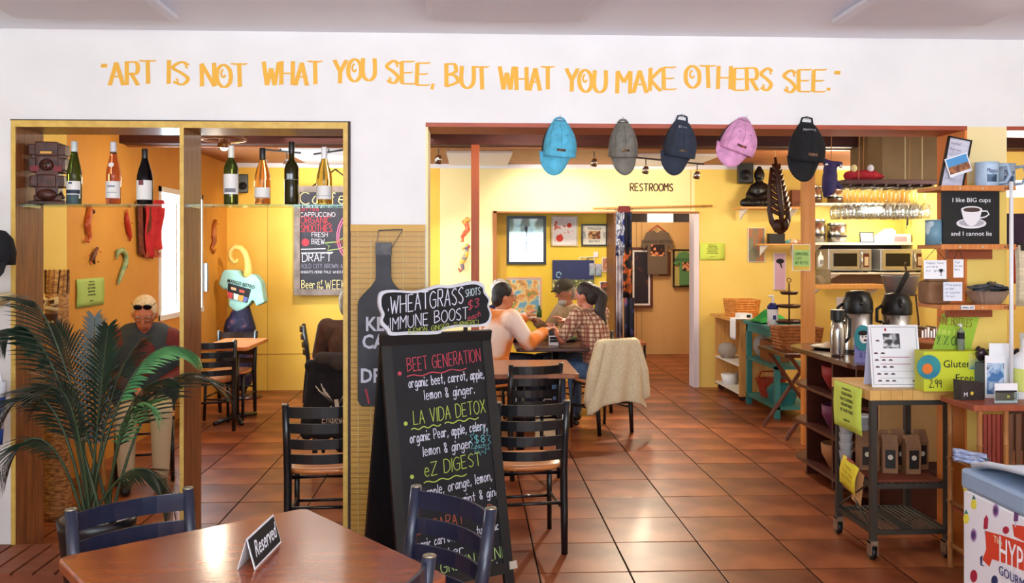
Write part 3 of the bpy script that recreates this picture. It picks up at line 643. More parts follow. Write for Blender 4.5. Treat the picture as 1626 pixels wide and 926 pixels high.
for txt, u, v, s_, mt in (('KEG', 580, 525, .10, chw), ('CANS', 575, 553, .10, chw), ('DRAFT', 572, 607, .10, chw), ('\\', 580, 640, .10, chr_)):
    p = P(u, v, yb)-V(xm, yb, zb_); lettering('lettering', txt if txt != 'CANS' else 'CANS', s_, mt, bc, (p.x, -.0075, p.z), align='LEFT', sx=.85, bold=.0025)
# ------------------------------------------------------------------ GLASS SHELF, BOTTLES, CARVED FIGURE
SZ = P(300, 326, 4.84).z
for (a, b, lb) in ((ox0+.024, dxa-.002, 'glass shelf in the left bay with the carved figure at its end'), (dxa+.022, ox1-.026, 'green edged glass shelf in the right bay of the left opening')):
    o = MB().box(-(b-a)/2, (b-a)/2, -.11, .11, -.008, 0).build('glass_shelf', glass_pane('shelf glass', (205,232,222), .1)); o.location = ((a+b)/2, 4.84, SZ)
    tag(o, lb, 'shelf', 'glass shelves in the opening')
    for s in (-1, 1): box('shelf_clip', steel, o, s*((b-a)/2-.004)-.004, s*((b-a)/2-.004)+.004, -.09, .09, -.014, -.008)
def prof_b(kind, H):
    if kind == 'hock': return [(.0, .004), (.034, .0), (.037, .01), (.037, .15), (.036, .17), (.030, .20), (.022, .235), (.016, .27), (.014, .30), (.0145, H), (.0, H)]
    if kind == 'bordeaux': return [(.0, .004), (.035, .0), (.037, .01), (.038, .18), (.036, .20), (.026, .222), (.016, .236), (.014, .25), (.0145, H), (.0, H)]
    return [(.0, .004), (.038, .0), (.041, .01), (.041, .13), (.039, .155), (.030, .19), (.020, .22), (.015, .245), (.0145, H), (.0, H)]
def wine(u, v0, kind, gcol, tr, capc, lab, label, emb=None, ring=None, lz=(.03, .12)):
    p = P(u, 326, 4.80); H = P(u, v0, 4.80).z-SZ
    t = thing('wine_bottle', label, 'bottle', (p.x, 4.80, SZ), R(rnd.uniform(-6, 6)), 'wine bottles on the glass shelf')
    g = mat('bottle glass %d %d' % (u, v0), gcol, .06, trans=tr, ior=1.3)
    pr = prof_b(kind, H); MB().lathe(pr, n=24).build('glass', g, t, smooth=True)
    MB().lathe([(.0152, H-.062), (.0158, H-.06), (.0158, H-.004), (.014, H+.002), (0, H+.002)], n=18).build('foil_capsule', mat('foil %d%d%d' % capc, capc, .35), t, smooth=True)
    rb = max(r for r, z in pr)+.0008
    def lb(z0, z1, m_, a0=-75, a1=75, nm='label', r=rb):
        MB().grid(lambda a, b: V(r*math.sin(R(a0+(a1-a0)*a)), -r*math.cos(R(a0+(a1-a0)*a)), z0+(z1-z0)*b), 12, 1).build(nm, m_, t, smooth=True)
    lb(lz[0], lz[1], mat('bottle label paper', (232,230,226), .6))
    for e in lab: lb(e[0], e[1], mat('label print %d%d%d' % e[2], e[2], .6), e[3] if len(e) > 3 else -70, e[4] if len(e) > 4 else 70, 'label_print', rb+.0006)
    if ring:
        MB().lathe([(.0, 0), (.014, 0)], n=16, M=Matrix.Rotation(R(90-22), 4, 'X')).build('neck_medallion', mat('bottle label paper', (0,0,0)), t).location = (0, -.0355+.004, .205)
wine(118, 225, 'hock', (70,86,30), .75, (206,216,216), [(.055, .075, (40,54,70)), (.0, .05, (60,80,84), -60, 60), (.105, .115, (70,80,100), -20, 10)], 'green hock bottle with pale cap and blue banded label, first right of the carved figure')
wine(180, 226, 'hock', (196,110,70), .85, (214,214,220), [(.028, .034, (180,100,90)), (.09, .098, (120,130,150), -30, 30), (.06, .064, (150,150,170), -40, 40)], 'rosé bottle with a white cap and round neck medallion', ring=1)
wine(230, 237, 'burgundy', (14,10,14), 0, (34,28,26), [(.10, .125, (120,60,64), -25, 10)], 'nearly black bottle with a white label and red emblem, right end of the left bay', lz=(.025, .125))
wine(367, 232, 'bordeaux', (66,74,26), .5, (236,236,226), [(.065, .085, (120,120,130), -45, 45)], 'green bottle with a tall white label and white cap in front of the glaring lamp', lz=(.055, .16))
wine(417, 236, 'burgundy', (226,160,84), .88, (26,24,30), [(.035, .04, (190,170,160))], 'orange rosé bottle with a black cap in the right bay', lz=(.035, .09))
wine(463, 226, 'bordeaux', (44,38,12), .15, (20,18,18), [(.13, .165, (90,104,110), -28, 28), (.135, .16, (190,200,204), -20, -2), (.135, .16, (190,200,204), 2, 20)], 'dark brown bottle with a small square grey emblem and black cap', lz=(.131, .132))
wine(515, 234, 'burgundy', (214,190,96), .88, (240,240,240), [(.045, .05, (200,200,206))], 'pale yellow wine bottle with a white cap, right end of the right bay', lz=(.03, .10))
# carved totem head on the shelf
carv = mat('dark carved wood', (52,24,20), .42, col2=(84,42,30), scale=22, bump=.4); redc = mat('oxblood stain', (120,24,30), .5)
p = P(76, 326, 4.82); t = thing('carved_figure', 'dark carved wooden idol standing at the left end of the glass shelf', 'statue', (p.x, 4.84, SZ), R(8))
m = MB(); m.box(-.085, .085, -.05, .05, 0, .02).box(-.065, .065, -.045, .045, .02, .05).lathe([(.075, .03), (.07, .05), (.055, .075), (.05, .085)], n=16, sy=.6)
m.box(-.083, .083, -.05, .05, .09, .15); m.box(-.055, .055, -.05, .045, .05, .3); m.box(-.045, .045, -.058, .05, .088, .155); m.box(-.078, .078, -.045, .05, .165, .31); m.box(-.055, .055, -.06, .05, .25, .325)
for s in (-1, 1): m.box(s*.07-.018, s*.07+.018, -.055, .04, .175, .24).box(s*.07-.02, s*.07+.02, -.052, .04, .255, .312)
for k in range(5): m.box(.07, .088, -.03, .03, .18+k*.026, .195+k*.026)
m.build('carved_body', carv, t, bevel=.006)
MB().ell((0, -.052, .205), (.036, .02, .032)).ell((0, -.075, .2), (.008, .01, .014), 8, m=6).build('face', carv, t, smooth=True)
for s in (-1, 1): MB().ell((s*.014, -.071, .213), .0045, 8, m=6).build('eye', black, t, smooth=True); MB().box(s*.055-.02, s*.055+.02, -.056, -.05, .17, .2).build('stained_patch', redc, t)
MB().box(-.028, .028, -.064, -.058, .262, .274).build('mouth_inlay', mat('gold inlay', (220,160,60), .4), t); MB().ell((0, -.05, .05), (.05, .03, .03)).build('knees', carv, t, smooth=True)

# ------------------------------------------------------------------ CAPS on the header
def ballcap(u, v0, v1, half, col, label, tilt=0, loop=False, emb=(200,120,60), col2=None, text=None):
    Y = YF-.006; p = P(u, v0, Y); L = p.z-P(u, v1, Y-.05).z
    t = thing('baseball_cap', label, 'cap', (p.x, Y, p.z), rot=(0, R(tilt), 0), group='caps hung along the header')
    sk = 0 if u == 989 else .022; cm = mat('cap cotton %d' % u, col, .85, col2=col2 or tuple(int(x*.88) for x in col), scale=30, bump=.12); w_ = half
    jz = -L*.66
    def crown(a, b):
        an = math.pi*a; k = b
        ww = w_*(.34+.66*math.sin(min(k*1.35, 1)*math.pi/2)**.8); dd = (.012+.085*math.sin(k*math.pi*.62)**.9)
        dent = 1-.10*math.exp(-((a-.5)/.05)**2)*(k > .5)
        return V(-ww*math.cos(an)+sk*(math.sin(k*2.2)*.5), -dd*math.sin(an)**.8*dent, -L*.05+(jz+L*.05)*k-.012*math.sin(an)*(k > .9))
    MB().grid(crown, 24, 14).build('crown', cm, t, smooth=True, solid=.003)
    MB().grid(lambda a, b: V(-w_*(.34+.66*math.sin(min(b*1.35, 1)*math.pi/2)**.8)*math.cos(math.pi*a)*.98, .0, -L*.05+(jz+L*.05)*b), 8, 8).build('inner_band', mat('cap lining', (40,40,44), .9), t)
    def brim(a, b):
        x = (a*2-1); e = math.sqrt(max(1-x*x, 0)); z = jz+.02+(-(L+jz)-.02)*e*b-.0
        return V(x*w_*(.95-.05*b)+sk*.4-sk*1.3*b, -.058+.045*x*x-.012*b, z)
    MB().grid(brim, 20, 6).build('brim', cm, t, smooth=True, solid=.004)
    for k in range(3):
        fr = (.25, .5, .75)[k]; MB().tube([crown(fr, b/8)+V(0, -.002, 0) for b in range(1, 9)], .0012, 4).build('seam', mat('cap seam %d' % u, tuple(int(x*.7) for x in col), .9), t)
    for fr in (.38, .62): MB().ell(crown(fr, .45)+V(0, -.003, 0), (.004, .002, .004), 8, m=4).build('eyelet', mat('cap seam %d' % u, (0,0,0)), t)
    c0 = crown(.5, .86)+V(0, -.004, 0)
    MB().grid(lambda a, b: crown(.5+.17*(a-.5), .83+.07*b)+V(0, -.0045, 0), 6, 2).build('embroidered_badge', mat('badge %d%d%d' % emb, emb, .7, col2=(40,30,30), scale=60, detail=1), t)
    sr = w_*.36
    MB().tube([(-sr, 0, -L*.07), (-sr*.8, -.004, -.004+.01), (0, -.006, .012), (sr*.8, -.004, -.004+.01), (sr, 0, -L*.07)] if loop else [(-sr, 0, -L*.06), (-sr*.5, -.004, -.004), (0, -.005, 0), (sr*.5, -.004, -.004), (sr, 0, -L*.06)], .006 if not loop else .005, 6).build('back_strap', cm, t, smooth=True)
    if text: lettering('stitched_lettering', text, .018, mat('grey stitching', (190,190,196), .8), t, (0, -.052, -L*.2))
    MB().tube([(0, .006, .004), (0, -.016, .0), (0, -.018, .012)], .002, 6).build('hook', steel, t)
ballcap(889, 187, 280, .085, (92,186,220), 'sky blue baseball cap, first of the five caps hanging on the header', 4, emb=(150,110,80))
ballcap(989, 190, 279, .074, (122,118,108), 'grey khaki baseball cap hanging second from the left', 0, emb=(190,140,60))
ballcap(1083, 187, 281, .082, (44,52,68), 'dark navy baseball cap with open strap, third along the header', 8, True, (110,96,70), text='Bistro')
ballcap(1183, 188, 272, .094, (226,158,200), 'pink baseball cap hanging on the header', 20, emb=(150,70,50))
ballcap(1281, 190, 290, .09, (17,17,20), 'black baseball cap hanging by its loop, rightmost on the header', 4, True, (130,90,60), text='MANGO')

# ------------------------------------------------------------------ HAT RACK at the far left
t = thing('hat_rack', 'wooden hat stand cut off by the left edge of the picture', 'rack', (X(-34, 4.42), 4.42, 0))
MB().tube([(0, 0, 0), (0, 0, 1.9)], .018, 10).build('pole', darkw, t, smooth=True); MB().lathe([(.2, 0), (.2, .02), (.03, .05), (.0, .05)], n=20).build('base', darkw, t, smooth=True)
for z in (1.62, 1.30): MB().tube([(0, 0, z), (.1, -.02, z+.03)], .008, 6).build('peg', darkw, t)
t = thing('baseball_cap', 'black cap hanging on the stand at the left picture edge', 'cap', (X(-2, 4.4), 4.38, P(0, 364, 4.4).z-.0))
MB().lathe([(.0, 0), (.04, -.01), (.07, -.045), (.085, -.11), (.08, -.17), (.0, -.17)], n=18).build('crown', mat('black cotton', (16,16,20), .85), t, smooth=True); MB().grid(lambda a, b: V((a*2-1)*.08, -.07+.03*(a*2-1)**2-.02*b, -.15-.1*b*math.sqrt(max(0, 1-(a*2-1)**2))), 12, 4).build('brim', mat('black cotton', (0,0,0)), t, solid=.004, smooth=True)
t = thing('straw_hat', 'cream wide brimmed hat poking in at the left picture edge', 'hat', (X(-20, 4.4), 4.38, P(0, 482, 4.4).z))
MB().lathe([(.135, -.02), (.11, 0), (.075, .008), (.07, .05), (.05, .07), (.0, .075)], n=24, M=Matrix.Rotation(R(-28), 4, 'Y')).build('hat_body', mat('cream straw', (224,206,160), .8, col2=(206,186,136), scale=60), t, smooth=True, solid=.004)
t = thing('beach_bag', 'blue and white striped cloth bag at the left picture edge', 'bag', (X(-22, 4.4), 4.38, P(0, 705, 4.4).z))
for k, c in enumerate(((40,70,150), (230,230,236), (40,70,150), (230,230,236))): MB().lathe([(.085+.005*k, k*.075), (.09+.005*k, k*.075+.075)], n=16, sy=.5).build('stripe', mat('bag stripe %d' % (k % 2), c, .8), t, smooth=True)
MB().tube([(-.08, 0, .3), (-.04, 0, .5), (.04, 0, .5), (.08, 0, .3)], .006, 6).build('handle', mat('bag stripe 1', c, .8), t)

# ------------------------------------------------------------------ LEFT ROOM
# tiki totem
p = P(82, 500, 5.55); t = thing('tiki_totem', 'tall carved tiki totem against the yellow strip of wall behind the left jamb', 'statue', (p.x, 5.62, 0), R(-12)); H = P(82, 430, 5.5).z
tk = mat('tiki pale wood', (196,142,80), .55, col2=(118,70,36), scale=30, stretch=(1,1,3), bump=.3); tdk = mat('tiki burnt wood', (70,36,20), .6)
MB().lathe([(.085, 0), (.085, .05), (.075, .3), (.08, H-.5), (.066, H-.3), (.064, H), (.0, H)], n=18).build('trunk', tk, t, smooth=True)
for k in range(14):
    a = k*2*math.pi/14; MB().tube([(.066*math.cos(a), .066*math.sin(a), H-.14), (.067*math.cos(a+.2), .067*math.sin(a+.2), H+.004)], .0045, 5).build('hair_ridge', tdk if k % 3 == 0 else tk, t)
for s in (-1, 1):
    MB().prism([(s*.008, H-.17), (s*.056, H-.155), (s*.056, H-.2), (s*.02, H-.215)], .03, 'y', -.088).build('brow', mat('tiki light carving', (232,206,150), .5), t, bevel=.006)
    MB().prism([(s*.014, H-.18), (s*.046, H-.172), (s*.046, H-.195), (s*.022, H-.2)], .01, 'y', -.094).build('eye', tdk, t)
MB().tube([(-.05, -.055, H-.235), (0, -.085, H-.222), (.05, -.055, H-.235)], .012, 6).build('nose', mat('tiki light carving', (0,0,0)), t, smooth=True)
MB().box(-.045, .045, -.085, -.05, H-.33, H-.26).build('mouth', tdk, t, bevel=.006)
for k in range(5): MB().box(-.04+k*.017, -.028+k*.017, -.09, -.08, H-.325, H-.30).build('tooth', mat('tiki light carving', (0,0,0)), t)
MB().tube([(-.07, -.03, H-.45), (-.03, -.085, H-.6), (.03, -.085, H-.6), (.07, -.03, H-.45)], .018, 8).build('arms', tk, t, smooth=True)
# little side table beside him
t = thing('side_table', 'small orange-lit wooden side table behind the palm at the left wall', 'table', (-2.66, 6.25, 0))
MB().prism([(.16*math.cos(k*.3142)*1.0, .2*math.sin(k*.3142)) for k in range(20)], .03, 'z', .9).build('tabletop', pinew, t)
for sx in (-1, 1):
    for sy in (-1, 1): MB().tube([(sx*.13, sy*.15, 0), (sx*.09, sy*.11, .9)], .014, 6).build('leg', pinew, t)
MB().box(-.1, .1, -.12, .12, .35, .37).build('lower_shelf', pinew, t)
# wall hangings on the left wall (X = XL plane; local frame turned so that local x runs along +Y)
def onwall(name, label, cat, u, v, group=None):
    p = PX(u, v, XL+.006); return thing(name, label, cat, tuple(p), R(90), group), p
def wl(p, u, v, o=0):    # pixel on the left wall -> local (x right, -y out, z)
    q_ = PX(u, v, XL+.006); return V(q_.y-p.y, -o, q_.z-p.z)
def creature(name, label, pts, r, m_, extra=None, u0=None, grp='painted sea creatures on the left wall'):
    r = [q_*.62 for q_ in r]; extra = [(e[0], e[1], tuple(x*.62 for x in e[2]), e[3], e[4]) for e in (extra or [])]
    t, p = onwall(name, label, 'ornament', *pts[0], grp); path = [wl(p, u, v, .015) for u, v in pts]
    MB().tube(path, r, 8).build('body', m_, t, smooth=True)
    for e in (extra or []): q_ = wl(p, e[0], e[1], .02); MB().ell(q_, e[2], 8, m=6).build(e[3], e[4], t, smooth=True)
    return t
rdm = mat('glazed red ceramic', (170,40,34), .4, col2=(214,120,60), scale=14); grm = mat('glazed green ceramic', (120,150,110), .4, col2=(176,180,120), scale=14); drk = mat('glazed black ceramic', (50,30,34), .4, col2=(150,90,60), scale=20)
creature('seahorse_ornament', 'red and black seahorse ornament just under the glass shelf on the left wall', [(140, 330), (139, 340), (136, 352), (137, 366), (140, 376), (137, 384), (132, 381), (134, 376)], [.03, .036, .04, .034, .024, .016, .012, .008], rdm, [(143, 336, (.03, .03, .03), 'head', drk), (146, 337, (.02, .012, .01), 'snout', rdm), (132, 358, (.02, .01, .03), 'fin', rdm)])
creature('gecko_ornament', 'dark gecko ornament with curled feet below the red seahorse', [(150, 396), (146, 404), (144, 412), (147, 419)], [.02, .03, .03, .012], drk, [(150, 395, (.03, .02, .025), 'head', drk), (156, 400, (.03, .01, .01), 'foot', rdm), (138, 406, (.03, .01, .01), 'foot', rdm), (140, 417, (.025, .01, .015), 'foot', rdm), (152, 416, (.02, .01, .01), 'foot', drk)])
creature('lizard_ornament', 'red lizard ornament between seahorse and red scarf on the left wall', [(198, 338), (199, 350), (201, 364), (204, 376), (203, 383)], [.02, .035, .04, .026, .01], mat('glazed crimson', (178,50,34), .4), [(198, 336, (.028, .02, .028), 'head', rdm), (194, 352, (.03, .01, .008), 'foot', rdm), (206, 354, (.03, .01, .008), 'foot', rdm), (197, 372, (.03, .01, .008), 'foot', rdm)])
creature('seahorse_ornament', 'pale green curled seahorse ornament above the seated diner with sunglasses', [(183, 408), (184, 400), (191, 397), (197, 404), (197, 416), (192, 430), (187, 444), (184, 452)], [.02, .034, .034, .034, .036, .034, .026, .012], grm, [(182, 410, (.022, .014, .014), 'snout', grm), (198, 422, (.02, .01, .03), 'fin', drk)])
creature('seahorse_ornament', 'dull orange seahorse ornament right of the window in the left room', [(340, 350), (338, 360), (337, 372), (338, 384), (334, 394), (337, 402), (341, 396)], [.03, .04, .05, .045, .03, .02, .012], mat('glazed ochre', (190,110,40), .4, col2=(150,70,30), scale=14), [(343, 356, (.03, .012, .012), 'snout', rdm), (333, 376, (.03, .01, .03), 'fin', drk)])
t, p = onwall('red_scarf', 'red fringed scarf hanging beside the window of the left room', 'scarf', 232, 330)
MB().grid(lambda a, b: wl(p, 222+28*a+2*math.sin(b*7), 318+(84+7*math.sin(a*5))*b, .03+.025*math.sin(a*14+b*2)), 30, 14).build('cloth', mat('crimson cloth', (190,30,44), .8, col2=(214,50,52), scale=10), t, smooth=True, solid=.006)
MB().grid(lambda a, b: wl(p, 214+20*a+3*b, 318+(86+8*a)*b, .02+.02*math.sin(a*9)), 16, 10).build('lining', mat('brown batik cloth', (130,60,36), .8, col2=(90,40,30), scale=20), t, smooth=True, solid=.004)
m = MB()
for k in range(16): u = 223+k*1.75; m.tube([wl(p, u, 398+4*math.sin(k), .03), wl(p, u+rnd.uniform(-1, 1), 409, .035)], .004, 4)
m.build('fringe', rdm, t)
FX = 'FOR THE SAFETY OF ALL', 'PLEASE WEAR', 'FACE COVERING', 'WHILE NOT SEATED', 'AT YOUR TABLE', 'THANK YOU'
def notice(name, label, wd, hh, m_, loc, rot, rz=None):
    t = thing(name, label, 'notice', loc, rot=rot, group='face covering notices'); MB().grid(lambda a, b: V((a-.5)*wd, -.004-.006*math.sin(b*3), (b-1)*hh), 4, 6).build('sheet', m_, t, smooth=True, solid=.001)
    for k, (s_, tx) in enumerate(zip((.07, .1, .1, .1, .1, .065), FX)):
        z = -hh*(.14, .26, .38, .50, .62, .82)[k]; lettering('lettering', tx, hh*s_, ink, t, (0, -.0125, z), sx=.9 if len(tx) < 14 else .62)
    return t
ygreen = mat('lime paper', (206,226,90), .7)
p = PX(143, 442, XL+.004); notice('notice', 'green face covering notice taped to the orange wall in the left room', .68*.34*2.1, P(0, 442, 6.7).z-P(0, 488, 6.7).z, mat('green paper', (176,204,110), .7), tuple(p), (0, 0, R(90)))
p = P(1131, 386, YW-.006); notice('notice', 'lime face covering notice on the yellow wall right of the doorway', .30, .205, ygreen, tuple(p), (0, 0, 0))
# speaker on left wall, ring lamp, track lights
p = PX(381, 275, XL+.02) if False else P(381, 290, 10.4)
t = thing('wall_speaker', 'small black loudspeaker high in the corner of the left room', 'speaker', (p.x, 10.5, P(0, 305, 10.45).z), R(20))
box('cabinet', black, t, -.06, .06, -.08, .08, 0, .21, bevel=.008); MB().lathe([(.0, 0), (.035, .002), (.045, .008)], c=(0, -.088, .075), n=16, M=Matrix.Rotation(R(90), 4, 'X')).build('cone', mat('speaker cone', (34,34,38), .6), t, smooth=True); box('bracket', black, t, -.015, .015, .08, .19, .1, .13)
t = thing('wall_speaker', 'black loudspeaker on the far wall beside the pink cap', 'speaker', (X(1183, 10.5), 10.5, P(0, 287, 10.45).z), R(-10))
box('cabinet', black, t, -.085, .085, -.09, .09, 0, .26, bevel=.01); MB().lathe([(.0, 0), (.045, .002), (.06, .01)], c=(0, -.099, .095), n=16, M=Matrix.Rotation(R(90), 4, 'X')).build('cone', mat('speaker cone', (0,0,0)), t, smooth=True); box('bracket', black, t, -.015, .015, .09, .2, .12, .15)
p = P(356, 222, 6.9); ring = thing('ceiling_lamp', 'bronze oval ring lamp with glaring bulb behind the right bay bottles', 'lamp', (p.x, 6.9, 2.62))
MB().tube([(.16*math.cos(a), .16*math.sin(a), p.z-2.62) for a in [k*math.pi/12 for k in range(24)]], .008, 6, closed=True).build('ring', mat('bronze', (130,90,60), .3, 1), ring, smooth=True)
for a in (0, 2.1, 4.2): MB().tube([(.16*math.cos(a), .16*math.sin(a), p.z-2.62), (.02*math.cos(a), .02*math.sin(a), 0)], .004, 5).build('hanger', mat('bronze', (0,0,0)), ring)
MB().lathe([(.03, -.13), (.055, -.22), (.052, -.222), (.025, -.13)], n=16).build('shade', mat('bronze', (0,0,0)), ring, smooth=True)
bulb = mat('lit bulb', (255,236,196), .5, emit=30); MB().ell((0, 0, -.21), .03).build('bulb', bulb, ring, smooth=True)
MB().tube([(0, 0, 0), (0, 0, -.13)], .006, 6).build('stem', mat('bronze', (0,0,0)), ring); MB().lathe([(.05, 0), (.05, -.012), (0, -.012)], n=14).build('canopy', mat('bronze', (0,0,0)), ring)
def track(label, pts, heads, Y):
    a, b = P(*pts[0], Y), P(*pts[1], Y); t = thing('track_light', label, 'lamp', tuple((a+b)/2), group='track lights'); c = (a+b)/2; zc_ = 2.655-c.z
    MB().tube([tuple(a-c), tuple(b-c)], .01, 6).build('track', steelgrey, t)
    MB().tube([(0, 0, 0), (0, 0, zc_)], .008, 6).build('stem', steelgrey, t)
    for f in heads:
        q_ = (b-a)*f+a-c; MB().tube([q_, q_+V(0, 0, -.07)], .006, 6).build('arm', steelgrey, t)
        h_ = MB().lathe([(.02, .03), (.034, .0), (.036, -.045), (.03, -.04), (.0, -.03)], c=tuple(q_+V(0, 0, -.11)), n=14, M=Euler((R(20), R(10), 0)).to_matrix().to_4x4()).build('lamp_head', steel, t, smooth=True)
        MB().ell(q_+V(0, -.0, -.145), .018, 10).build('bulb', bulb, t, smooth=True)
track('track light with two spots hanging between the navy and pink caps', [(1008, 250), (1118, 261)], (.16, .9), 9.3)
track('short track light left of the grey cap', [(940, 240), (976, 238)], (.1,), 9.3)
track('track light with a spot behind the dark brown bottle', [(412, 237), (478, 243)], (.1, .66), 9.0)
track('track light at the right jamb behind the pale yellow wine bottle', [(498, 245), (546, 238)], (.3,), 9.0)
track('tiny track light at the left end of the dark beam in the right opening', [(692, 232), (714, 236)], (.2,), 8.4)

# mannequin with curled wooden neck, t-shirt
Y = 10.2; p0 = P(388, 620, Y); t = thing('shirt_mannequin', 'flat wooden torso with spiral head in a mint t-shirt against the far yellow wall', 'mannequin', (p0.x, Y, 0))
def l(u, v, o=0): q_ = P(u, v, Y); return V(q_.x-p0.x, -o, q_.z)
MB().tube([l(394, 440), l(395, 425), l(393, 412), l(389, 401), l(383, 394), l(374, 392), l(367, 397), l(365, 405), l(367, 412), l(372, 417), l(376, 415), l(377, 411)], [.06, .045, .038, .036, .034, .032, .03, .028, .026, .024, .022, .016], 10).build('spiral_neck', mat('mango yellow wood', (232,184,96), .5), t, smooth=True)
m = MB(); m.cap(l(380, 444, .0), .05, l(400, 448, .0), .05, 12).cap(l(390, 450), .06, l(385, 480), .06, 12); m.build('torso', mat('mango yellow wood', (0,0,0)), t, remesh=.015)
tp = [(362, 428), (357, 430), (350, 452), (360, 460), (364, 455), (367, 477), (367, 486), (373, 491), (381, 495), (392, 489), (400, 482), (405, 474), (410, 486), (423, 480), (418, 448), (409, 437), (402, 435), (396, 440), (390, 441), (385, 437), (381, 429)]
m = MB(); m.prism([(l(u, v).x, l(u, v).z) for u, v in tp], .20, 'y', -.10); m.build('tee_shirt', mat('mint cotton', (160,206,196), .85, col2=(148,196,186), scale=8, bump=.3), t, remesh=.014)
def qd(pts, y0, nm, m_): MB().prism([(l(u, v).x, l(u, v).z) for u, v in pts], .012, 'y', -y0).build(nm, m_, t)
qd([(366, 449), (402, 459), (396, 480), (365, 472)], .108, 'shirt_print', mat('shirt print black', (22,18,20), .7))
for pts, c in ((((365, 462), (374, 465), (373, 474), (366, 472)), (190,60,60)), (((375, 465), (383, 467), (381, 476), (375, 474)), (230,220,210)), (((383, 468), (391, 469), (389, 478), (382, 476)), (226,150,60)), (((391, 470), (398, 472), (395, 479), (390, 478)), (90,100,160)), (((371, 455), (379, 457), (379, 461), (371, 459)), (226,170,130)), (((384, 459), (392, 461), (392, 465), (384, 463)), (200,80,60))): qd(pts, .112, 'print_patch', mat('print patch %d' % c[0]+str(c[1]), c, .7))
lettering('lettering', 'MANGO BISTRO', .058, ink, t, l(386, 453, .112), (90, 15, 0), sx=.72, bold=.001)
m = MB(); m.cap(l(384, 488), .09, l(382, 520), .17, 14).cap(l(380, 520), .17, l(380, 600), .15, 14); m.build('sarong', mat('indigo batik sarong', (26,28,62), .7, col2=[(22,24,56), (60,50,92), (150,90,60)], scale=12, detail=2, ramp=(.4, .75)), t, remesh=.015)
MB().lathe([(.2, 0), (.2, .02), (.03, .04), (.03, .5)], n=16).build('stand', darkw, t, smooth=True)
# big chalk menu on the far wall
Y = 10.6; x0, x1, z0_, z1_ = X(467, Y), X(596, Y), P(0, 470, Y).z, P(0, 294, Y).z; W_ = x1-x0
t = thing('menu_chalkboard', 'large grey-framed chalk drinks menu hung by a chain on the far yellow wall', 'chalkboard', ((x0+x1)/2, Y, z0_)); hx = W_/2; hz = z1_-z0_; fw_ = .07
MB().box(-hx+.04, hx-.04, 0, .02, .04, hz-.04).build('slate', greyboard, t)
wf_ = mat('weathered grey frame', (150,138,134), .7, col2=(120,108,104), scale=9); 
for a in ((-hx, -hx+fw_, -.02, .03, 0, hz), (hx-fw_, hx, -.02, .03, 0, hz), (-hx, hx, -.022, .028, 0, fw_), (-hx, hx, -.022, .028, hz-fw_, hz)): MB().box(*a).build('frame_rail', wf_, t)
for s in (-1, 1):
    q0 = V(s*hx*.55, .01, hz); q1 = V(s*.0, .02, hz+.2)
    for k in range(12): a = q0.lerp(q1, k/12); b = q0.lerp(q1, (k+.9)/12); MB().tube([a, (a+b)/2+V(0, .008*(k % 2), 0), b], .008, 5).build('chain_link', mat('dark chain', (50,40,36), .5, .7), t)
def cl(u, v): q_ = P(u, v, Y); return V(q_.x-(x0+x1)/2, -.003, q_.z-z0_)
for tx, u, v, u1, h_, mt, ww in (('Coffee', 478, 324, 560, .14, chcream, .012), ('lattes', 478, 335, 506, .05, chr_, .008), ('CAPPUCCINO', 477, 344, 532, .048, chw, .007), ('ORGANIC', 478, 355, 525, .08, chr_, .011), ('SMOOTHIES', 478, 368, 527, .08, chr_, .011), ('FRESH', 495, 376, 520, .05, chw, .007), ('BREW', 495, 388, 515, .06, chw, .007), ('DRAFT', 480, 415, 526, .09, chw, .012), ('BOLD CITY BROWN ALE', 478, 426, 552, .05, mat('faint grey chalk', (140,140,160), .9), .006), ('KNIGHTS MONK PALE WHEAT ALE', 478, 434, 556, .028, chw, .005), ('Beer', 479, 458, 500, .09, chcream, .009), ('of', 504, 452, 512, .05, chcream, .007), ('the', 503, 460, 513, .05, chcream, .007), ('WEEK', 517, 459, 548, .1, chcream, .009)):
    m = MB(); chalk(m, tx, cl(u, v), h_, ww, width=cl(u1, v).x-cl(u, v).x); m.build('chalk_lettering', mt, t)
for v in (396, 402): m = MB(); m.ribbon([cl(478, v), cl(517+(v-396)*2, v-1)], .012); m.build('chalk_rule', chw, t)
m = MB()
for r_ in (.30, .27): c_ = cl(566, 376); m.ribbon([c_+V(r_*.75*math.cos(k*.2), 0, r_*math.sin(k*.2)) for k in range(33)], .012)
m.build('chalk_oval', chp, t); m = MB(); m.ribbon([cl(552, 374), cl(535, 384), cl(516, 386), cl(523, 391), cl(520, 398), cl(540, 395), cl(556, 386)], .01); m.build('chalk_ribbon', chg, t); m = MB(); chalk(m, 'ales', cl(533, 387), .06, .008); m.build('chalk_lettering', cho, t)
MB().lathe([(0, 0), (.045, 0)], c=tuple(cl(485, 385)), n=14, M=Matrix.Rotation(R(90), 4, 'X')).build('chalk_strawberry', chr_, t)

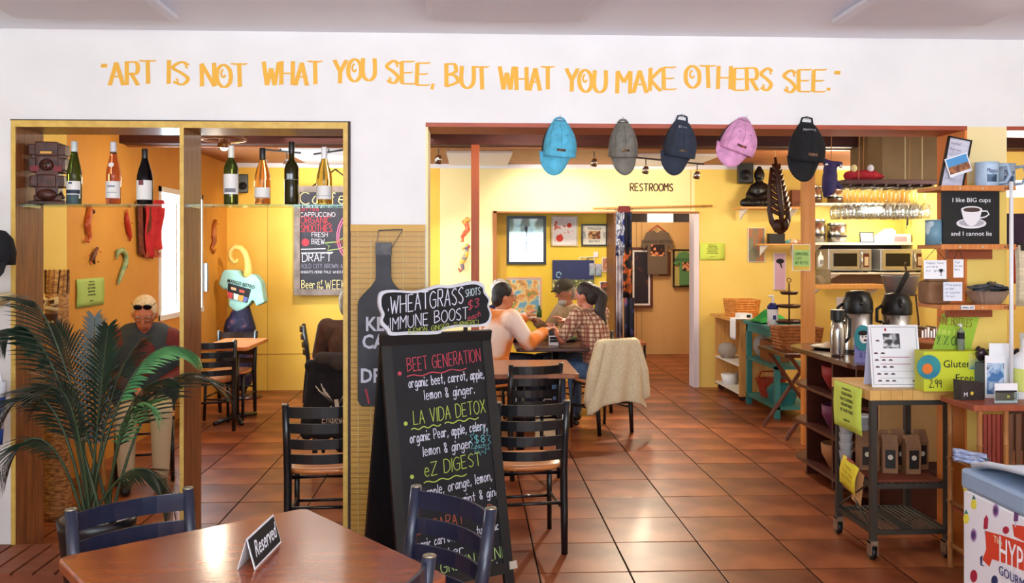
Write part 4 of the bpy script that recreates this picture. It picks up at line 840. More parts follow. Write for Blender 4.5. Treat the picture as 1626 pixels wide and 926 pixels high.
# ------------------------------------------------------------------ PALM
pp_ = P(150, 835, 4.02); base = V(pp_.x, 4.05, 0); t = thing('potted_palm', 'large potted areca palm in front of the left opening, arching over the post', 'plant', tuple(base))
MB().lathe([(.11, 0), (.145, .3), (.16, .42), (.165, .46), (.15, .46), (.145, .42), (.0, .41)], n=22).build('pot', mat('black glazed pot', (20,20,24), .3), t, smooth=True)
m = MB(); mw = mat('white pebbles', (200,192,180), .6)
for k in range(60): a = rnd.random()*6.28; r_ = .13*math.sqrt(rnd.random()); m.ell((r_*math.cos(a), r_*math.sin(a), .43), (.014+.008*rnd.random(), .012, .01), 6, m=4)
o = m.build('pebbles', mw, t, smooth=True); o['kind'] = 'stuff'
gr1 = mat('palm leaf', (18,34,24), .4, col2=(30,50,32), scale=9, spec=.6); gr2 = mat('fresh palm leaf', (64,128,78), .36, col2=(104,164,96), scale=9, spec=.6); stemm = mat('palm stem', (50,64,36), .5)
def frond(tip, mid, n=30, ln=.26, m_=gr1, wd=.015, start=.3, droop=.25, hang=-.12):
    b = V(rnd.uniform(-.05, .05), rnd.uniform(-.05, .05), .42); mi = P(*mid)-base; ti = P(*tip)-base
    def bz(s): return b*(1-s)**2+(mi*2-b*.5-ti*.5)*2*s*(1-s)+ti*s*s
    path = [bz(k/16) for k in range(17)]
    fo = MB().tube(path, [.008-.0065*k/16 for k in range(17)], 5).build('palm_frond', stemm, t, smooth=True)
    m = MB()
    for k in range(n):
        s = start+(1-start)*(k+.5)/n; p = bz(s); T_ = (bz(min(s+.02, 1))-bz(s-.02)).normalized(); side = T_.cross(V(0, 0, 1)); side = side.normalized() if side.length > .05 else V(1, 0, 0); up = side.cross(T_)
        q_ = (s-start)/(1-start); L_ = ln*(.45+.9*math.sin(math.pi*min(q_*.85+.12, 1)))
        for sd in (-1, 1):
            d = (T_*(.75+.5*q_)+side*sd*(.95-.35*q_)-up*hang).normalized(); pts = []; jit = rnd.uniform(.85, 1.1)
            for j in range(5): f = j/4; pts.append(p+d*L_*f*jit+V(0, 0, -droop*L_*f*f))
            m.ribbon(pts, wd, N=up, nib=None)
            n0 = len(m.v)-10
            for j, wf_ in enumerate((.45, 1, .9, .6, .06)):
                a_, b_ = Vector(m.v[n0+2*j]), Vector(m.v[n0+2*j+1]); c_ = (a_+b_)/2; m.v[n0+2*j] = tuple(c_+(a_-c_)*wf_); m.v[n0+2*j+1] = tuple(c_+(b_-c_)*wf_)
    m.build('leaflets', m_, fo, smooth=True)
for a in (((48, 478, 4.1), (95, 560, 4.1)), ((-8, 548, 4.0), (75, 570, 4.1)), ((150, 505, 4.3), (150, 640, 4.2)), ((172, 520, 4.0), (158, 640, 4.05)), ((-15, 680, 3.95), (75, 640, 4.0)), ((-5, 760, 3.9), (70, 700, 3.95)), ((275, 800, 4.0), (215, 745, 4.0)), ((270, 600, 4.1), (200, 660, 4.1)), ((225, 540, 4.3), (175, 640, 4.2)), ((90, 520, 4.35), (125, 640, 4.25)), ((40, 620, 4.35), (100, 640, 4.25)), ((352, 612, 4.45), (255, 620, 4.3))):
    frond(*a, n=28, ln=.18 if a[0][0] not in (150, 172, 225) else .12, wd=.012, hang=(.35 if abs(a[0][0]-150) > 60 else -.12))
frond((316, 566, 4.15), (215, 590, 4.1), n=38, ln=.12, m_=gr2, wd=.015, hang=.55, start=.35)
frond((250, 660, 4.0), (205, 660, 4.0), n=26, ln=.12, m_=gr2, wd=.012, hang=.3)
frond((2, 548, 4.0), (70, 556, 4.05), n=38, ln=.11, wd=.014, hang=.5, start=.4)
frond((60, 640, 3.9), (110, 640, 3.95), n=30, ln=.19)
# ------------------------------------------------------------------ PEOPLE
def hand(m, wrist, d, nrm, s=1, curl=.5, side=1):
    d = d.normalized(); x = d.cross(nrm).normalized(); n_ = x.cross(d).normalized(); pc = wrist+d*.045*s
    m.cap(wrist, .024*s, wrist+d*.03*s, .028*s, 8)
    for k, (off, ln, r_) in enumerate(((-.028, .062, .0085), (-.010, .072, .009), (.010, .067, .0088), (.027, .052, .008))):
        a = wrist+d*.02*s+x*off*.6*s; b = wrist+d*.085*s+x*off*s; m.cap(a, .015*s, b, .0125*s, 8)
        c1 = b+(d-n_*curl*.6).normalized()*ln*.5*s; c2 = c1+(d-n_*curl*1.6).normalized()*ln*.5*s
        m.cap(b, r_*s*1.1, c1, r_*s, 8); m.cap(c1, r_*s, c2, r_*s*.85, 8)
    tb = wrist+d*.025*s-x*.026*s*side; t1_ = tb+(d*.6-x*side*.9-n_*.4).normalized()*.04*s; t2_ = t1_+(d*.9-x*side*.2-n_*.5).normalized()*.03*s
    m.cap(tb, .014*s, t1_, .011*s, 8); m.cap(t1_, .011*s, t2_, .009*s, 8)
def person(label, loc, rz, lean=.08, side=0, head=(0, .03), turn=0, nod=0, skin=(204,146,112), handR=(.16, .42, .80), handL=(-.16, .42, .80), shirt=None, sleeve='long', pants=None, hair=None, hairkind='short', drop=0, shoe=None, scale=1, bulk=.016):
    t = thing('person', label, 'person', loc, rz); t.scale = (scale,)*3
    hip = V(0, 0, .53); wst = V(side*.3, lean*.25, .70); chs_ = V(side*.7, lean*.75, .93-drop*.5); nk = V(side, lean, 1.08-drop); hd = nk+V(head[0], head[1]+.02, .135)
    sh = [V(side+s*.17, lean-.005, 1.04-drop) for s in (-1, 1)]; hands = [V(*handL), V(*handR)]; el = []
    for i, s in enumerate((-1, 1)):
        mid = (sh[i]+hands[i])/2; dist = (sh[i]-hands[i]).length; off = math.sqrt(max(.27**2-(dist/2)**2, .0008)); dr = V(s*.5, -.15, -1).normalized(); ax = (hands[i]-sh[i]).normalized(); dr = (dr-ax*dr.dot(ax)).normalized(); el.append(mid+dr*off)
    skm = mat('skin %d%d%d' % skin, skin, .5, col2=tuple(int(x*.92) for x in skin), scale=9)
    Rh = Matrix.Translation(hd) @ Euler((R(-nod), 0, R(turn))).to_matrix().to_4x4()
    m = MB(); m.cap(hip-V(.06, 0, 0), .115, hip+V(.06, 0, 0), .115, 14).cap(hip, .13, wst, .115, 14).cap(wst, .115, chs_, .13, 14).cap(sh[0]+V(.04, 0, -.03), .07, sh[1]-V(.04, 0, .03), .07, 12).cap(nk-V(0, 0, .03), .055, hd+V(0, -.02, -.07), .05, 10)
    m.ell(hd+Rh.to_3x3() @ V(0, 0, .01), (.076, .096, .108), 20, Rh.to_3x3(), 14)
    h3 = Rh.to_3x3()
    m.ell(hd+h3 @ V(0, .045, -.062), (.048, .042, .045), 14, h3, 10)   # jaw
    m.cap(hd+h3 @ V(0, .088, .012), .010, hd+h3 @ V(0, .112, -.018), .014, 8)    # nose
    m.ell(hd+h3 @ V(0, .086, -.05), (.024, .010, .007), 10, h3, 6); m.ell(hd+h3 @ V(0, .084, -.062), (.020, .010, .007), 10, h3, 6)
    for s in (-1, 1): m.ell(hd+h3 @ V(s*.078, -.005, -.01), (.010, .02, .030), 10, h3, 8); m.ell(hd+h3 @ V(s*.032, .08, .03), (.022, .012, .008), 8, h3, 6)
    for i, s in enumerate((-1, 1)):
        kn = V(s*.11, .43, .53); an = V(s*.11, .40, .09)
        m.cap(V(s*.09, .02, .53), .085, kn, .06, 12).cap(kn, .058, an, .036, 10)
        m.cap(sh[i], .055, el[i], .040, 10).cap(el[i], .040, hands[i], .026, 10)
        dd = (hands[i]-el[i]).normalized(); nn = V(0, 0, 1) if abs(dd.z) < .8 else V(0, 1, 0); hand(m, hands[i], dd, nn, side=s)
    m.build('body', skm, t, remesh=.0065)
    # shirt
    m = MB(); g = bulk; m.cap(hip+V(0, 0, .03), .135+g, wst, .125+g, 16).cap(wst, .12+g, chs_, .138+g, 16).cap(sh[0]+V(.03, 0, -.03), .078+g*.6, sh[1]-V(.03, 0, .03), .078+g*.6, 14).cap(nk-V(0, .01, .05), .07, nk-V(0, .01, .025), .062, 12)
    for i in (0, 1):
        if sleeve == 'long': m.cap(sh[i], .066+g*.5, el[i], .055+g*.5, 12).cap(el[i], .056+g*.4, el[i].lerp(hands[i], .9), .036+g*.5, 12)
        else: m.cap(sh[i], .066+g*.5, sh[i].lerp(el[i], .75), .062+g*.5, 12)
    m.build('shirt', shirt, t, remesh=.010)
    m = MB(); pm = pants or mat('dark denim', (34,38,54), .85, col2=(44,50,70), scale=20)
    m.cap(hip-V(.06, .0, .01), .128, hip+V(.06, 0, -.01), .128, 14)
    for s in (-1, 1): m.cap(V(s*.09, .02, .53), .098, V(s*.11, .43, .53), .076, 12).cap(V(s*.11, .43, .53), .076, V(s*.11, .40, .12), .055, 12)
    m.build('trousers', pm, t, remesh=.012)
    for s in (-1, 1):
        m = MB(); m.cap(V(s*.11, .39, .05), .042, V(s*.11, .52, .036), .034, 12).build('shoe', shoe or mat('dark shoe leather', (30,26,26), .5), t, smooth=True)
        MB().ell(hd+h3 @ V(s*.032, .083, .018), (.013, .007, .008), 10, h3, 8).build('eye', mat('eye white', (230,226,220), .3), t, smooth=True); MB().ell(hd+h3 @ V(s*.032, .0885, .018), .005, 8, m=6).build('iris', mat('dark iris', (40,26,20), .3), t, smooth=True)
    if hair:
        m = MB(); Hm = mat('hair %d%d%d' % hair, hair, .55, col2=tuple(min(255, int(x*1.25)+6) for x in hair), scale=40, stretch=(3,3,.5), bump=.4)
        m.ell(hd+h3 @ V(0, -.018, .035), (.086, .098, .098), 18, h3, 12)
        if hairkind != 'bald': m.ell(hd+h3 @ V(0, -.05, -.02), (.078, .06, .085), 16, h3, 10)
        if hairkind == 'curly':
            for k in range(36): a = rnd.random()*6.28; b = rnd.uniform(-.3, 1.4); m.ell(hd+h3 @ V(.085*math.cos(a)*math.cos(b), -.025+.09*math.sin(a)*math.cos(b), .03+.09*math.sin(b)), .022, 8, m=6)
        if hairkind == 'ponytail':
            ps = [h3 @ V(0, -.10, .03)+hd, h3 @ V(.02, -.15, -.04)+hd, nk+V(.02, -.11, -.02), nk+V(.03, -.14, -.15), nk+V(.03, -.13, -.26), nk+V(.03, -.11, -.33)]
            for k in range(5): m.cap(ps[k], (.055, .058, .052, .044, .034)[k], ps[k+1], (.058, .052, .044, .034, .012)[k], 10)
        # carve the face free: keep hair behind the hairline
        m.build('hair', Hm, t, remesh=.007)
    return t, hd, h3, nk
def glasses(t, hd, h3, y=.10, z=.02, m_=None, rad=.02, fill=False, nm='glasses'):
    m = MB(); mm = m_ or mat('wire glasses', (60,60,64), .3, .8)
    for s in (-1, 1):
        c_ = V(s*.031, y, z); m.tube([hd+h3 @ (c_+V(rad*1.15*math.cos(a), 0, rad*.8*math.sin(a))) for a in [k*.524 for k in range(12)]], .0022, 5, closed=True)
        m.tube([hd+h3 @ V(s*.055, y, z+.005), hd+h3 @ V(s*.083, .0, z)], .002, 5)
        if fill: m.ell(hd+h3 @ c_, (rad*1.15, .004, rad*.8), 12, h3, 6)
    m.tube([hd+h3 @ V(-.01, y+.003, z), hd+h3 @ V(.01, y+.003, z)], .002, 5); m.build(nm, mm, t, smooth=True)
# A: orange and cream hooded sweatshirt, back to us, left of the table
hoodm = mat('orange and cream fleece', (232,128,52), .95, col2=[(236,138,62), (244,214,196), (246,226,216)], scale=2.6, detail=1, ramp=(.42, .58), bump=.6)
A, hd, h3, nk = person('dark-haired diner in an orange and cream hooded sweatshirt with raised hand', (.17, 8.02, 0), R(-52), .12, 0, turn=-25, nod=8, handR=(.20, .48, .90), handL=(-.10, .52, 1.02), shirt=hoodm, bulk=.034, hair=(26,20,20), skin=(196,134,100))
m = MB(); m.cap(nk+V(-.10, -.03, -.02), .045, nk+V(0, -.13, -.05), .07, 10).cap(nk+V(0, -.13, -.05), .07, nk+V(.10, -.03, -.02), .045, 10).cap(nk+V(0, -.14, -.06), .065, nk+V(0, -.17, -.17), .035, 10).cap(nk+V(-.10, -.03, -.02), .045, nk+V(0, .07, -.05), .035, 10).cap(nk+V(.10, -.03, -.02), .045, nk+V(0, .07, -.05), .035, 10); m.build('hood', mat('orange hood fleece', (230,134,66), .95, col2=(240,168,110), scale=6, bump=.5), A, remesh=.008)
MB().lathe([(.17, .52), (.178, .54), (.178, .60), (.165, .62)], n=26, sy=.95).build('hem_band', mat('orange hood fleece', (0,0,0)), A, smooth=True)
glasses(A, hd, h3)
chA.location = A.location; chA.rotation_euler = A.rotation_euler
# B: white curly hair
B, hd, h3, nk = person('white-haired diner in a navy jacket hidden behind the orange sweatshirt', (.17, 8.98, 0), R(-100), .10, 0, turn=0, nod=5, shirt=mat('navy jacket', (28,36,84), .8), hair=(236,232,222), hairkind='curly', skin=(222,170,146), handR=(.16, .40, .79), handL=(-.16, .40, .79))
dup(ch0, 'chair of the white-haired diner', loc=tuple(B.location), rz=R(-100))
# C: man with olive cap
Cc, hd, h3, nk = person('bearded diner in an olive cap and beige sweater facing left across the dark table', (1.13, 9.12, 0), R(112), .14, 0, turn=8, nod=12, shirt=mat('beige knit', (188,160,124), .9, col2=(170,142,108), scale=40, bump=.2), hair=(120,112,104), skin=(190,128,98), handR=(.04, .50, .93), handL=(-.14, .42, .80))
m = MB(); m.ell(hd+h3 @ V(0, -.008, .062), (.092, .105, .075), 18, h3, 10); capm = mat('olive cap cotton', (74,68,50), .85, col2=(62,56,42), scale=20)
m.build('cap_crown', capm, Cc, smooth=True); MB().grid(lambda a, b: hd+h3 @ V((a*2-1)*.07, .075+.075*b*math.sqrt(max(0, 1-(a*2-1)**2*.8)), .062-.02*b-.02*(a*2-1)**2), 10, 5).build('cap_brim', capm, Cc, smooth=True, solid=.005)
MB().ell(hd+h3 @ V(-.03, .09, .085), (.012, .006, .012), 10, h3, 6).build('cap_badge', mat('grey badge', (150,150,160), .5), Cc); glasses(Cc, hd, h3)
m = MB(); m.ell(hd+h3 @ V(0, .052, -.085), (.05, .045, .042), 14, h3, 10); m.build('beard', mat('grey beard', (186,182,172), .9, scale=60, bump=.4), Cc, remesh=.007)
dup(ch0, 'chair of the bearded diner in the olive cap', loc=tuple(Cc.location), rz=R(112))
# D: woman in plaid with dark ponytail
pl_ = plaid('brown plaid cotton', (220,196,166), (128,50,44), (112,60,46), 8)
rzD = seatc.rotation_euler.z; dl = seatc.location
D, hd, h3, nk = person('diner in a red-brown plaid shirt with a long dark ponytail in profile', (dl.x+.0, dl.y+.02, 0), R(40), .13, 0, turn=22, nod=10, shirt=pl_, sleeve='short', hair=(30,20,18), hairkind='ponytail', skin=(196,124,96), handR=(.02, .44, .95), handL=(-.12, .48, .90), pants=mat('blue jeans', (60,84,120), .85, col2=(80,104,140), scale=20))
m = MB()
for i in (0,): m.ell((0, .02, .70), (.15, .15, .1))
seatc.rotation_euler.z = rzD
# cream cardigan draped over her chair back (chair frame)
t = thing('cardigan', 'cream knitted cardigan draped over the back of the plaid shirt diner chair', 'cardigan', tuple(seatc.location), rzD)
knit = mat('cream knit', (230,218,186), .95, col2=(216,202,166), scale=60, bump=.3)
def card(a, b):
    x = (a*2-1); w0 = .20+.13*b; zz = .845-.0*b; q_ = b
    if q_ < .12: y = -.20-.11*(q_/.12); z = .80+.05*math.sin(q_/.12*1.57)
    else: y = -.318-.05*(q_-.12)-.022*math.sin(x*9+q_*3)*q_; z = .85-(q_-.12)*(.62+.12*abs(x)**2)
    x_ = x*w0*(1-.12*(q_ < .12)); return V(x_+.02*math.sin(q_*5), y+.06*abs(x)**3*(q_ > .1), z)
MB().grid(card, 36, 26).build('back_panel', knit, t, smooth=True, solid=.010)
for s in (-1, 1):
    m = MB(); m.cap((s*.19, -.27, .80), .05, (s*.27, -.28, .55), .055, 12).cap((s*.27, -.28, .55), .055, (s*.31, -.27, .33), .045, 12).cap((s*.31, -.27, .33), .045, (s*.27, -.25, .22 if s < 0 else .33), .035, 12); m.build('sleeve', knit, t, remesh=.012)
# E: brown jacket
E, hd, h3, nk = person('diner in a brown jacket seen from behind, head hidden by the pier', (hb.location.x+.06, hb.location.y+.0, 0), 0, .04, .02, shirt=mat('brown corduroy jacket', (84,56,46), .9, col2=(98,68,54), scale=14, bump=.1), hair=(150,146,140), handR=(.12, .42, .80), handL=(-.16, .42, .80))
hb.location.x += .04; hb.rotation_euler.z = 0
t = thing('hoodie', 'black hoodie with a pale antler print hung over a chair in the left room', 'hoodie', tuple(hb.location), 0)
hm = mat('black fleece', (22,20,24), .95, col2=(32,28,32), scale=14, bump=.15)
m = MB(); m.cap((-.2, -.27, .78), .05, (.2, -.27, .78), .05, 12).cap((-.17, -.29, .74), .05, (-.22, -.30, .30), .06, 12).cap((.17, -.29, .74), .05, (.22, -.30, .30), .06, 12).cap((0, -.30, .70), .055, (0, -.31, .30), .055, 12).cap((-.09, -.30, .70), .055, (-.1, -.31, .28), .055, 12).cap((.09, -.30, .70), .055, (.1, -.31, .28), .055, 12)
m.build('body', hm, t, remesh=.014); m = MB(); m.cap((-.12, -.30, .84), .05, (.12, -.31, .83), .05, 12).cap((0, -.33, .80), .05, (.14, -.33, .79), .04, 12); m.build('hood', mat('grey lined hood', (64,54,52), .95), t, remesh=.012)
prm = mat('pale print', (206,190,172), .8); m = MB(); yy = -.372
for s in (-1, 1):
    for k in range(5): m.ribbon([V(s*.02, yy, .52), V(s*(.05+.015*k), yy, .57+.008*k), V(s*(.07+.02*k), yy+.004, .60+.016*((k*2) % 5))], .008)
m.ribbon([V(0, yy, .55), V(.01, yy, .47), V(-.01, yy, .43)], .03); m.ribbon([V(-.04, yy, .50), V(0, yy, .44), V(.05, yy, .5)], .012)
chalk(m, 'Englewood', V(-.10, yy, .38), .05, .006, width=.22); m.ribbon([V(-.1, yy, .365), V(.12, yy, .37)], .006); m.build('antler_print', prm, t)
# F: seated diner with sunglasses on head, facing us
Fp, hd, h3, nk = person('bald diner with dark sunglasses pushed up, grey vest and cream trousers behind the palm', (-2.33, 6.62, 0), R(198), .12, 0, turn=-6, nod=22, drop=.03, shirt=mat('red shirt', (112,36,28), .7), hair=(206,176,140), hairkind='bald', skin=(206,120,84), handR=(.10, .30, .70), handL=(-.10, .30, .70), pants=mat('cream trousers', (206,186,150), .85))
glasses(Fp, hd, h3, .078, .088, mat('black sunglasses', (10,10,12), .15), .024, True, 'sunglasses'); glasses(Fp, hd, h3, .103, .012, steel, .02)
m = MB()
for s in (-1, 1): m.cap((s*.08, .03, .62), .16, (s*.07, .08, .98), .145, 12).cap((s*.17, .10, 1.0), .085, (s*.27, .10, .78), .075, 12)
m.build('vest', mat('slate grey vest', (52,58,62), .8, col2=(64,70,74), scale=12), Fp, remesh=.014)
chs.location = Fp.location; chs.rotation_euler = Fp.rotation_euler
# navy jacket over chair A
t = thing('jacket', 'dark navy jacket hung over the back of the orange sweatshirt diner chair', 'jacket', tuple(A.location), A.rotation_euler.z)
m = MB(); m.cap((-.2, -.27, .80), .045, (.2, -.27, .80), .045, 12)
for k in range(5): x = -.2+.1*k; m.cap((x, -.285, .78), .045, (x*1.08, -.30, .36), .045, 12)
m.build('body', mat('navy padded cloth', (24,28,52), .8, col2=(32,38,66), scale=10), t, remesh=.014)
m = MB(); m.cap((-.22, -.28, .78), .045, (-.26, -.28, .45), .04, 12); m.build('sleeve', mat('navy padded cloth', (0,0,0)), t, remesh=.014)
# things on the diners' table
def tumbler(u, v, Y, h, label, col, liquid=None, z=.75):
    p = P(u, v, Y); t = thing('drinking_glass', label, 'glass', (p.x, Y, z)); MB().lathe([(.0, .004), (.03, .002), (.036, h), (.0335, h), (.028, .008), (.0, .008)], n=18).build('glass', mat('clear glass', (235,240,240), .03, trans=.95, ior=1.2), t, smooth=True)
    MB().lathe([(.0, .01), (.0275, .01), (.031, h*.7), (.0, h*.7)], n=16).build('drink', mat('drink %d%d%d' % col, col, .2), t, smooth=True); MB().tube([(.0, 0, .02), (.02, .0, h+.05)], .003, 5).build('straw', whitepl, t); return t
tumbler(877, 530, 8.45, .15, 'tall glass of brown iced drink on the dark diners table', (110,62,40)); tumbler(886, 530, 8.62, .13, 'tumbler of water behind the iced drink', (190,196,190))
p = P(904, 540, 8.75); t = thing('lunch_basket', 'black tray of green salad between the two diners on the right', 'tray', (.93, 8.72, .75)); MB().lathe([(.09, 0), (.12, .03), (.115, .03), (.088, .006), (0, .006)], n=18, sy=.7).build('tray', black, t, smooth=True)
m = MB()
for k in range(40): a = rnd.random()*6.28; r_ = .08*rnd.random(); m.ell((r_*math.cos(a), .7*r_*math.sin(a), .03+.03*rnd.random()), (.018, .012, .008), 6, Euler((rnd.random()*3, rnd.random()*3, 0)).to_matrix(), 4)
o = m.build('salad', mat('salad leaves', (70,120,50), .6), t); o['kind'] = 'stuff'
p = P(856, 500, 8.4); t = thing('soda_can', 'small green bottle held up by the diner in the orange sweatshirt', 'bottle', (p.x, 8.38, P(0, 507, 8.38).z)); MB().lathe([(0, 0), (.024, 0), (.024, .07), (.012, .09), (.012, .11), (0, .11)], n=14).build('bottle_body', mat('green bottle', (50,90,50), .2), t, smooth=True)
t = thing('card_sign', 'small black and white sign standing on the edge of the diners table', 'sign', (P(880, 560, 8.3).x, 8.36, .752)); 
MB().box(-.045, .045, -.004, .004, 0, .09).build('card', whitep, t); MB().box(-.036, .036, -.005, -.004, .03, .08).build('black_field', ink, t); lettering('lettering', 'Reserved', .02, whitep, t, (0, -.006, .05))
t = thing('paper_bag', 'white paper shopping bag on the floor under the bare middle table', 'bag', (.66, 7.7, 0)); MB().add([(-.1, -.06, 0), (.1, -.06, 0), (.1, .06, 0), (-.1, .06, 0), (-.1, -.05, .3), (.1, -.05, .3), (.1, .05, .3), (-.1, .05, .3)], [(0,1,2,3), (0,1,5,4), (1,2,6,5), (2,3,7,6), (3,0,4,7)]).build('bag_body', mat('cream paper', (220,200,160), .8), t, solid=.002); MB().tube([(-.04, -.05, .3), (-.03, -.05, .37), (.03, -.05, .37), (.04, -.05, .3)], .003, 5).build('handle', whitep, t)

# ------------------------------------------------------------------ NICHE PICTURES, CURTAIN, CORRIDOR
YN = 11.29
def picture(name, label, uv, Y, fw_, fm, inner, mtw=0, dep=.03, tilt=0, cat='picture', group='framed pictures in the yellow niche'):
    a = P(uv[0], uv[3], Y); b = P(uv[2], uv[1], Y); c = (a+b)/2; t = thing(name, label, cat, (c.x, Y, a.z), rot=(0, R(tilt), 0), group=group); hx = (b.x-a.x)/2; hz = b.z-a.z
    if fw_:
        for q_ in ((-hx, -hx+fw_, 0, hz), (hx-fw_, hx, 0, hz)): MB().box(q_[0], q_[1], -dep, 0, q_[2], q_[3]).build('frame_rail', fm, t)
        for q_ in ((0, fw_), (hz-fw_, hz)): MB().box(-hx+fw_, hx-fw_, -dep, 0, *q_).build('frame_rail', fm, t)
    if mtw: MB().box(-hx+fw_, hx-fw_, -dep*.5, -dep*.3, fw_, hz-fw_).build('mat_board', whitep, t)
    i = fw_+mtw; MB().box(-hx+i, hx-i, -dep*.6, -dep*.35, i, hz-i).build('print', inner, t); return t, hx, hz
bf = mat('black picture frame', (16,14,14), .35)
t, hx, hz = picture('framed_picture', 'black-framed watercolour of a lone palm on white, top left of the yellow niche', (804, 343, 867, 420), YN, .035, bf, mat('pale blue watercolour', (206,214,236), .6, col2=[(176,190,220), (240,244,250)], scale=5, ramp=(.4, .6)), .075)
MB().tube([(0, -.022, .16), (.005, -.022, .42)], .006, 5).ell((.0, -.022, .44), (.02, .006, .04), 8).box(-.1, .1, -.022, -.02, .155, .165).build('painted_palm', mat('ink wash', (70,74,100), .7), t)
MB().box(-hx+.035, hx-.035, -.026, -.024, .035, hz-.035).build('glazing', glass_pane('picture glass'), t)
t, hx, hz = picture('framed_picture', 'pale framed red and white poster, top middle of the yellow niche', (875, 343, 917, 391), YN, .02, mat('pale wood frame', (206,190,160), .5), mat('poster red print', (226,222,224), .7, col2=[(230,226,228), (206,110,90)], scale=14, detail=1, ramp=(.55, .65)), .012)
MB().lathe([(0, 0), (.045, 0)], c=(-.06, -.022, .10), n=16, M=Matrix.Rotation(R(90), 4, 'X')).build('red_seal', mat('seal red', (206,60,44), .7), t); MB().lathe([(0, 0), (.03, 0)], c=(.06, -.022, .26), n=16, M=Matrix.Rotation(R(90), 4, 'X')).build('red_seal', mat('seal red', (206,60,44), .7), t)
t, hx, hz = picture('framed_picture', 'small black-framed bistro logo picture, top right of the yellow niche', (923, 356, 964, 391), YN, .02, bf, mat('logo board', (232,228,214), .7), 0)
MB().box(-.075, .075, -.021, -.019, .09, .19).build('logo_scene', mat('logo scene', (150,70,50), .7, col2=[(60,70,50), (220,170,110)], scale=30, detail=1, ramp=(.4, .6)), t); lettering('lettering', 'MANGO', .045, ink, t, (0, -.022, .205)); lettering('lettering', 'BISTRO', .042, ink, t, (0, -.022, .045)); lettering('lettering', '2001', .04, ink, t, (.112, -.022, .14), (90, 90, 0)); lettering('lettering', 'CAFE', .04, ink, t, (-.112, -.022, .14), (90, -90, 0))
t, hx, hz = picture('canvas_picture', 'unframed dark blue night photograph with bright foliage in the niche', (877, 413, 943, 460), YN, 0, bf, mat('night blue photo', (34,44,96), .5), 0)
MB().box(-hx+.002, hx-.002, -.0205, -.0185, .005, hz*.34).build('foliage_band', mat('photo foliage', (150,160,80), .6, col2=[(40,60,40), (220,220,150)], scale=22, detail=3, ramp=(.35, .65)), t); MB().tube([(-hx*.7+.03*math.cos(a), -.021, hz*.5+.035*math.sin(a)) for a in [k*.6 for k in range(10)]], .008, 5).build('moon_ring', mat('pale cyan', (150,200,226), .6), t)
picture('framed_picture', 'watercolour of a sunny street behind the white-haired diner', (799, 440, 860, 507), YN, .02, mat('pale pink frame', (222,180,150), .5), mat('street watercolour', (120,180,216), .6, col2=[(96,170,214), (226,214,150), (226,150,90), (110,160,90)], scale=8, detail=4, ramp=(.35, .65)), .015)
for (uv, c1, c2, lb) in (((920, 408, 944, 433), (226,190,60), (40,60,30), 'square fruit photograph pinned at upper left of the card cluster'), ((955, 409, 972, 432), (200,150,110), (150,60,50), 'tan photo card at upper right of the card cluster'), ((921, 446, 943, 458), (110,30,30), (170,80,60), 'dark red postcard above the olive cap'), ((953, 447, 970, 470), (60,60,40), (190,90,60), 'small food photo right of the white holder'), ((955, 484, 973, 507), (150,50,30), (206,120,60), 'red square photograph at the lower right of the niche')):
    picture('photo_card', lb, uv, YN, .008, whitep, mat('photo %d' % uv[0]+lb[:4], c1, .5, col2=[c1, c2, c1], scale=16, detail=1, ramp=(.35, .65)), 0, .012, rnd.uniform(-3, 3), 'photo', 'photo cards in the niche')
for k, (u, v) in enumerate(((940, 417), (950, 418), (948, 455))):
    p = P(u, v, YN); o = thing('leaflet_rack', ('clear leaflet holder right of the fruit photograph', 'clear leaflet holder left of the tan photo card', 'clear leaflet holder under the other two')[k], 'holder', (p.x, YN, p.z-.16), group='leaflet holders in the niche')
    box('leaflets', mat('leaflet paper', (206,206,220), .6, col2=(150,150,170), scale=20), o, -.035, .035, -.02, -.008, .0, .15); box('pocket', glass_pane('window glass'), o, -.04, .04, -.03, -.001, -.01, .09)
p = P(946, 405, YN); box_ = thing('wall_switch', 'small white switch plate above the leaflet holders', 'switch', (p.x, YN+.0, p.z-.03)); box('plate', whitepl, box_, -.03, .03, -.008, 0, 0, .07, bevel=.003); box('toggle', whitepl, box_, -.006, .006, -.016, -.008, .028, .044)
# curtain rod with curtain
Y = YW-.06; a, b = P(942, 331, Y), P(1131, 327, Y); t = thing('curtain_rod', 'thin wooden curtain rod above the doorway', 'rod', tuple((a+b)/2)); c = (a+b)/2
MB().tube([a-c, b-c], .011, 8).build('pole', pinew, t, smooth=True)
for f in (.12, .93): q_ = a.lerp(b, f)-c; MB().box(q_.x-.01, q_.x+.01, q_.y, q_.y+.06, q_.z-.012, q_.z+.012).build('bracket', darkw, t)
q_ = P(991, 332, Y); t = thing('curtain', 'narrow batik curtain in blue, black and orange gathered at the left side of the doorway', 'curtain', (q_.x, Y, q_.z)); Lc = q_.z-P(0, 540, Y).z
bat = [mat('batik blue white', (40,50,110), .85, col2=[(30,40,100), (206,210,226), (24,30,70), (190,196,214)], scale=7, detail=2, ramp=(.38, .62)), mat('batik black orange', (24,20,24), .85, col2=[(24,20,24), (196,96,40), (30,24,26)], scale=6, detail=2, ramp=(.36, .62)), mat('batik deep blue', (24,24,40), .85, col2=[(24,24,40), (60,70,120), (150,60,40)], scale=8, detail=2, ramp=(.4, .7))]
for k, (x0_, x1_, za, zb2) in enumerate(((-.10, .0, .04, .55), (-.01, .09, .04, .45), (-.03, .10, .45, 1.05), (.0, .12, 1.05, Lc), (-.10, -.02, .55, Lc))):
    MB().grid(lambda a, b: V(x0_+(x1_-x0_)*a, .022*math.sin(a*12+k)-.015, -za-(zb2-za)*b), 18, 3).build('cloth_panel', [bat[0], bat[2], bat[1], bat[2], mat('pale curtain edge', (196,190,200), .8, col2=(120,110,120), scale=6)][k], t, smooth=True, solid=.004)
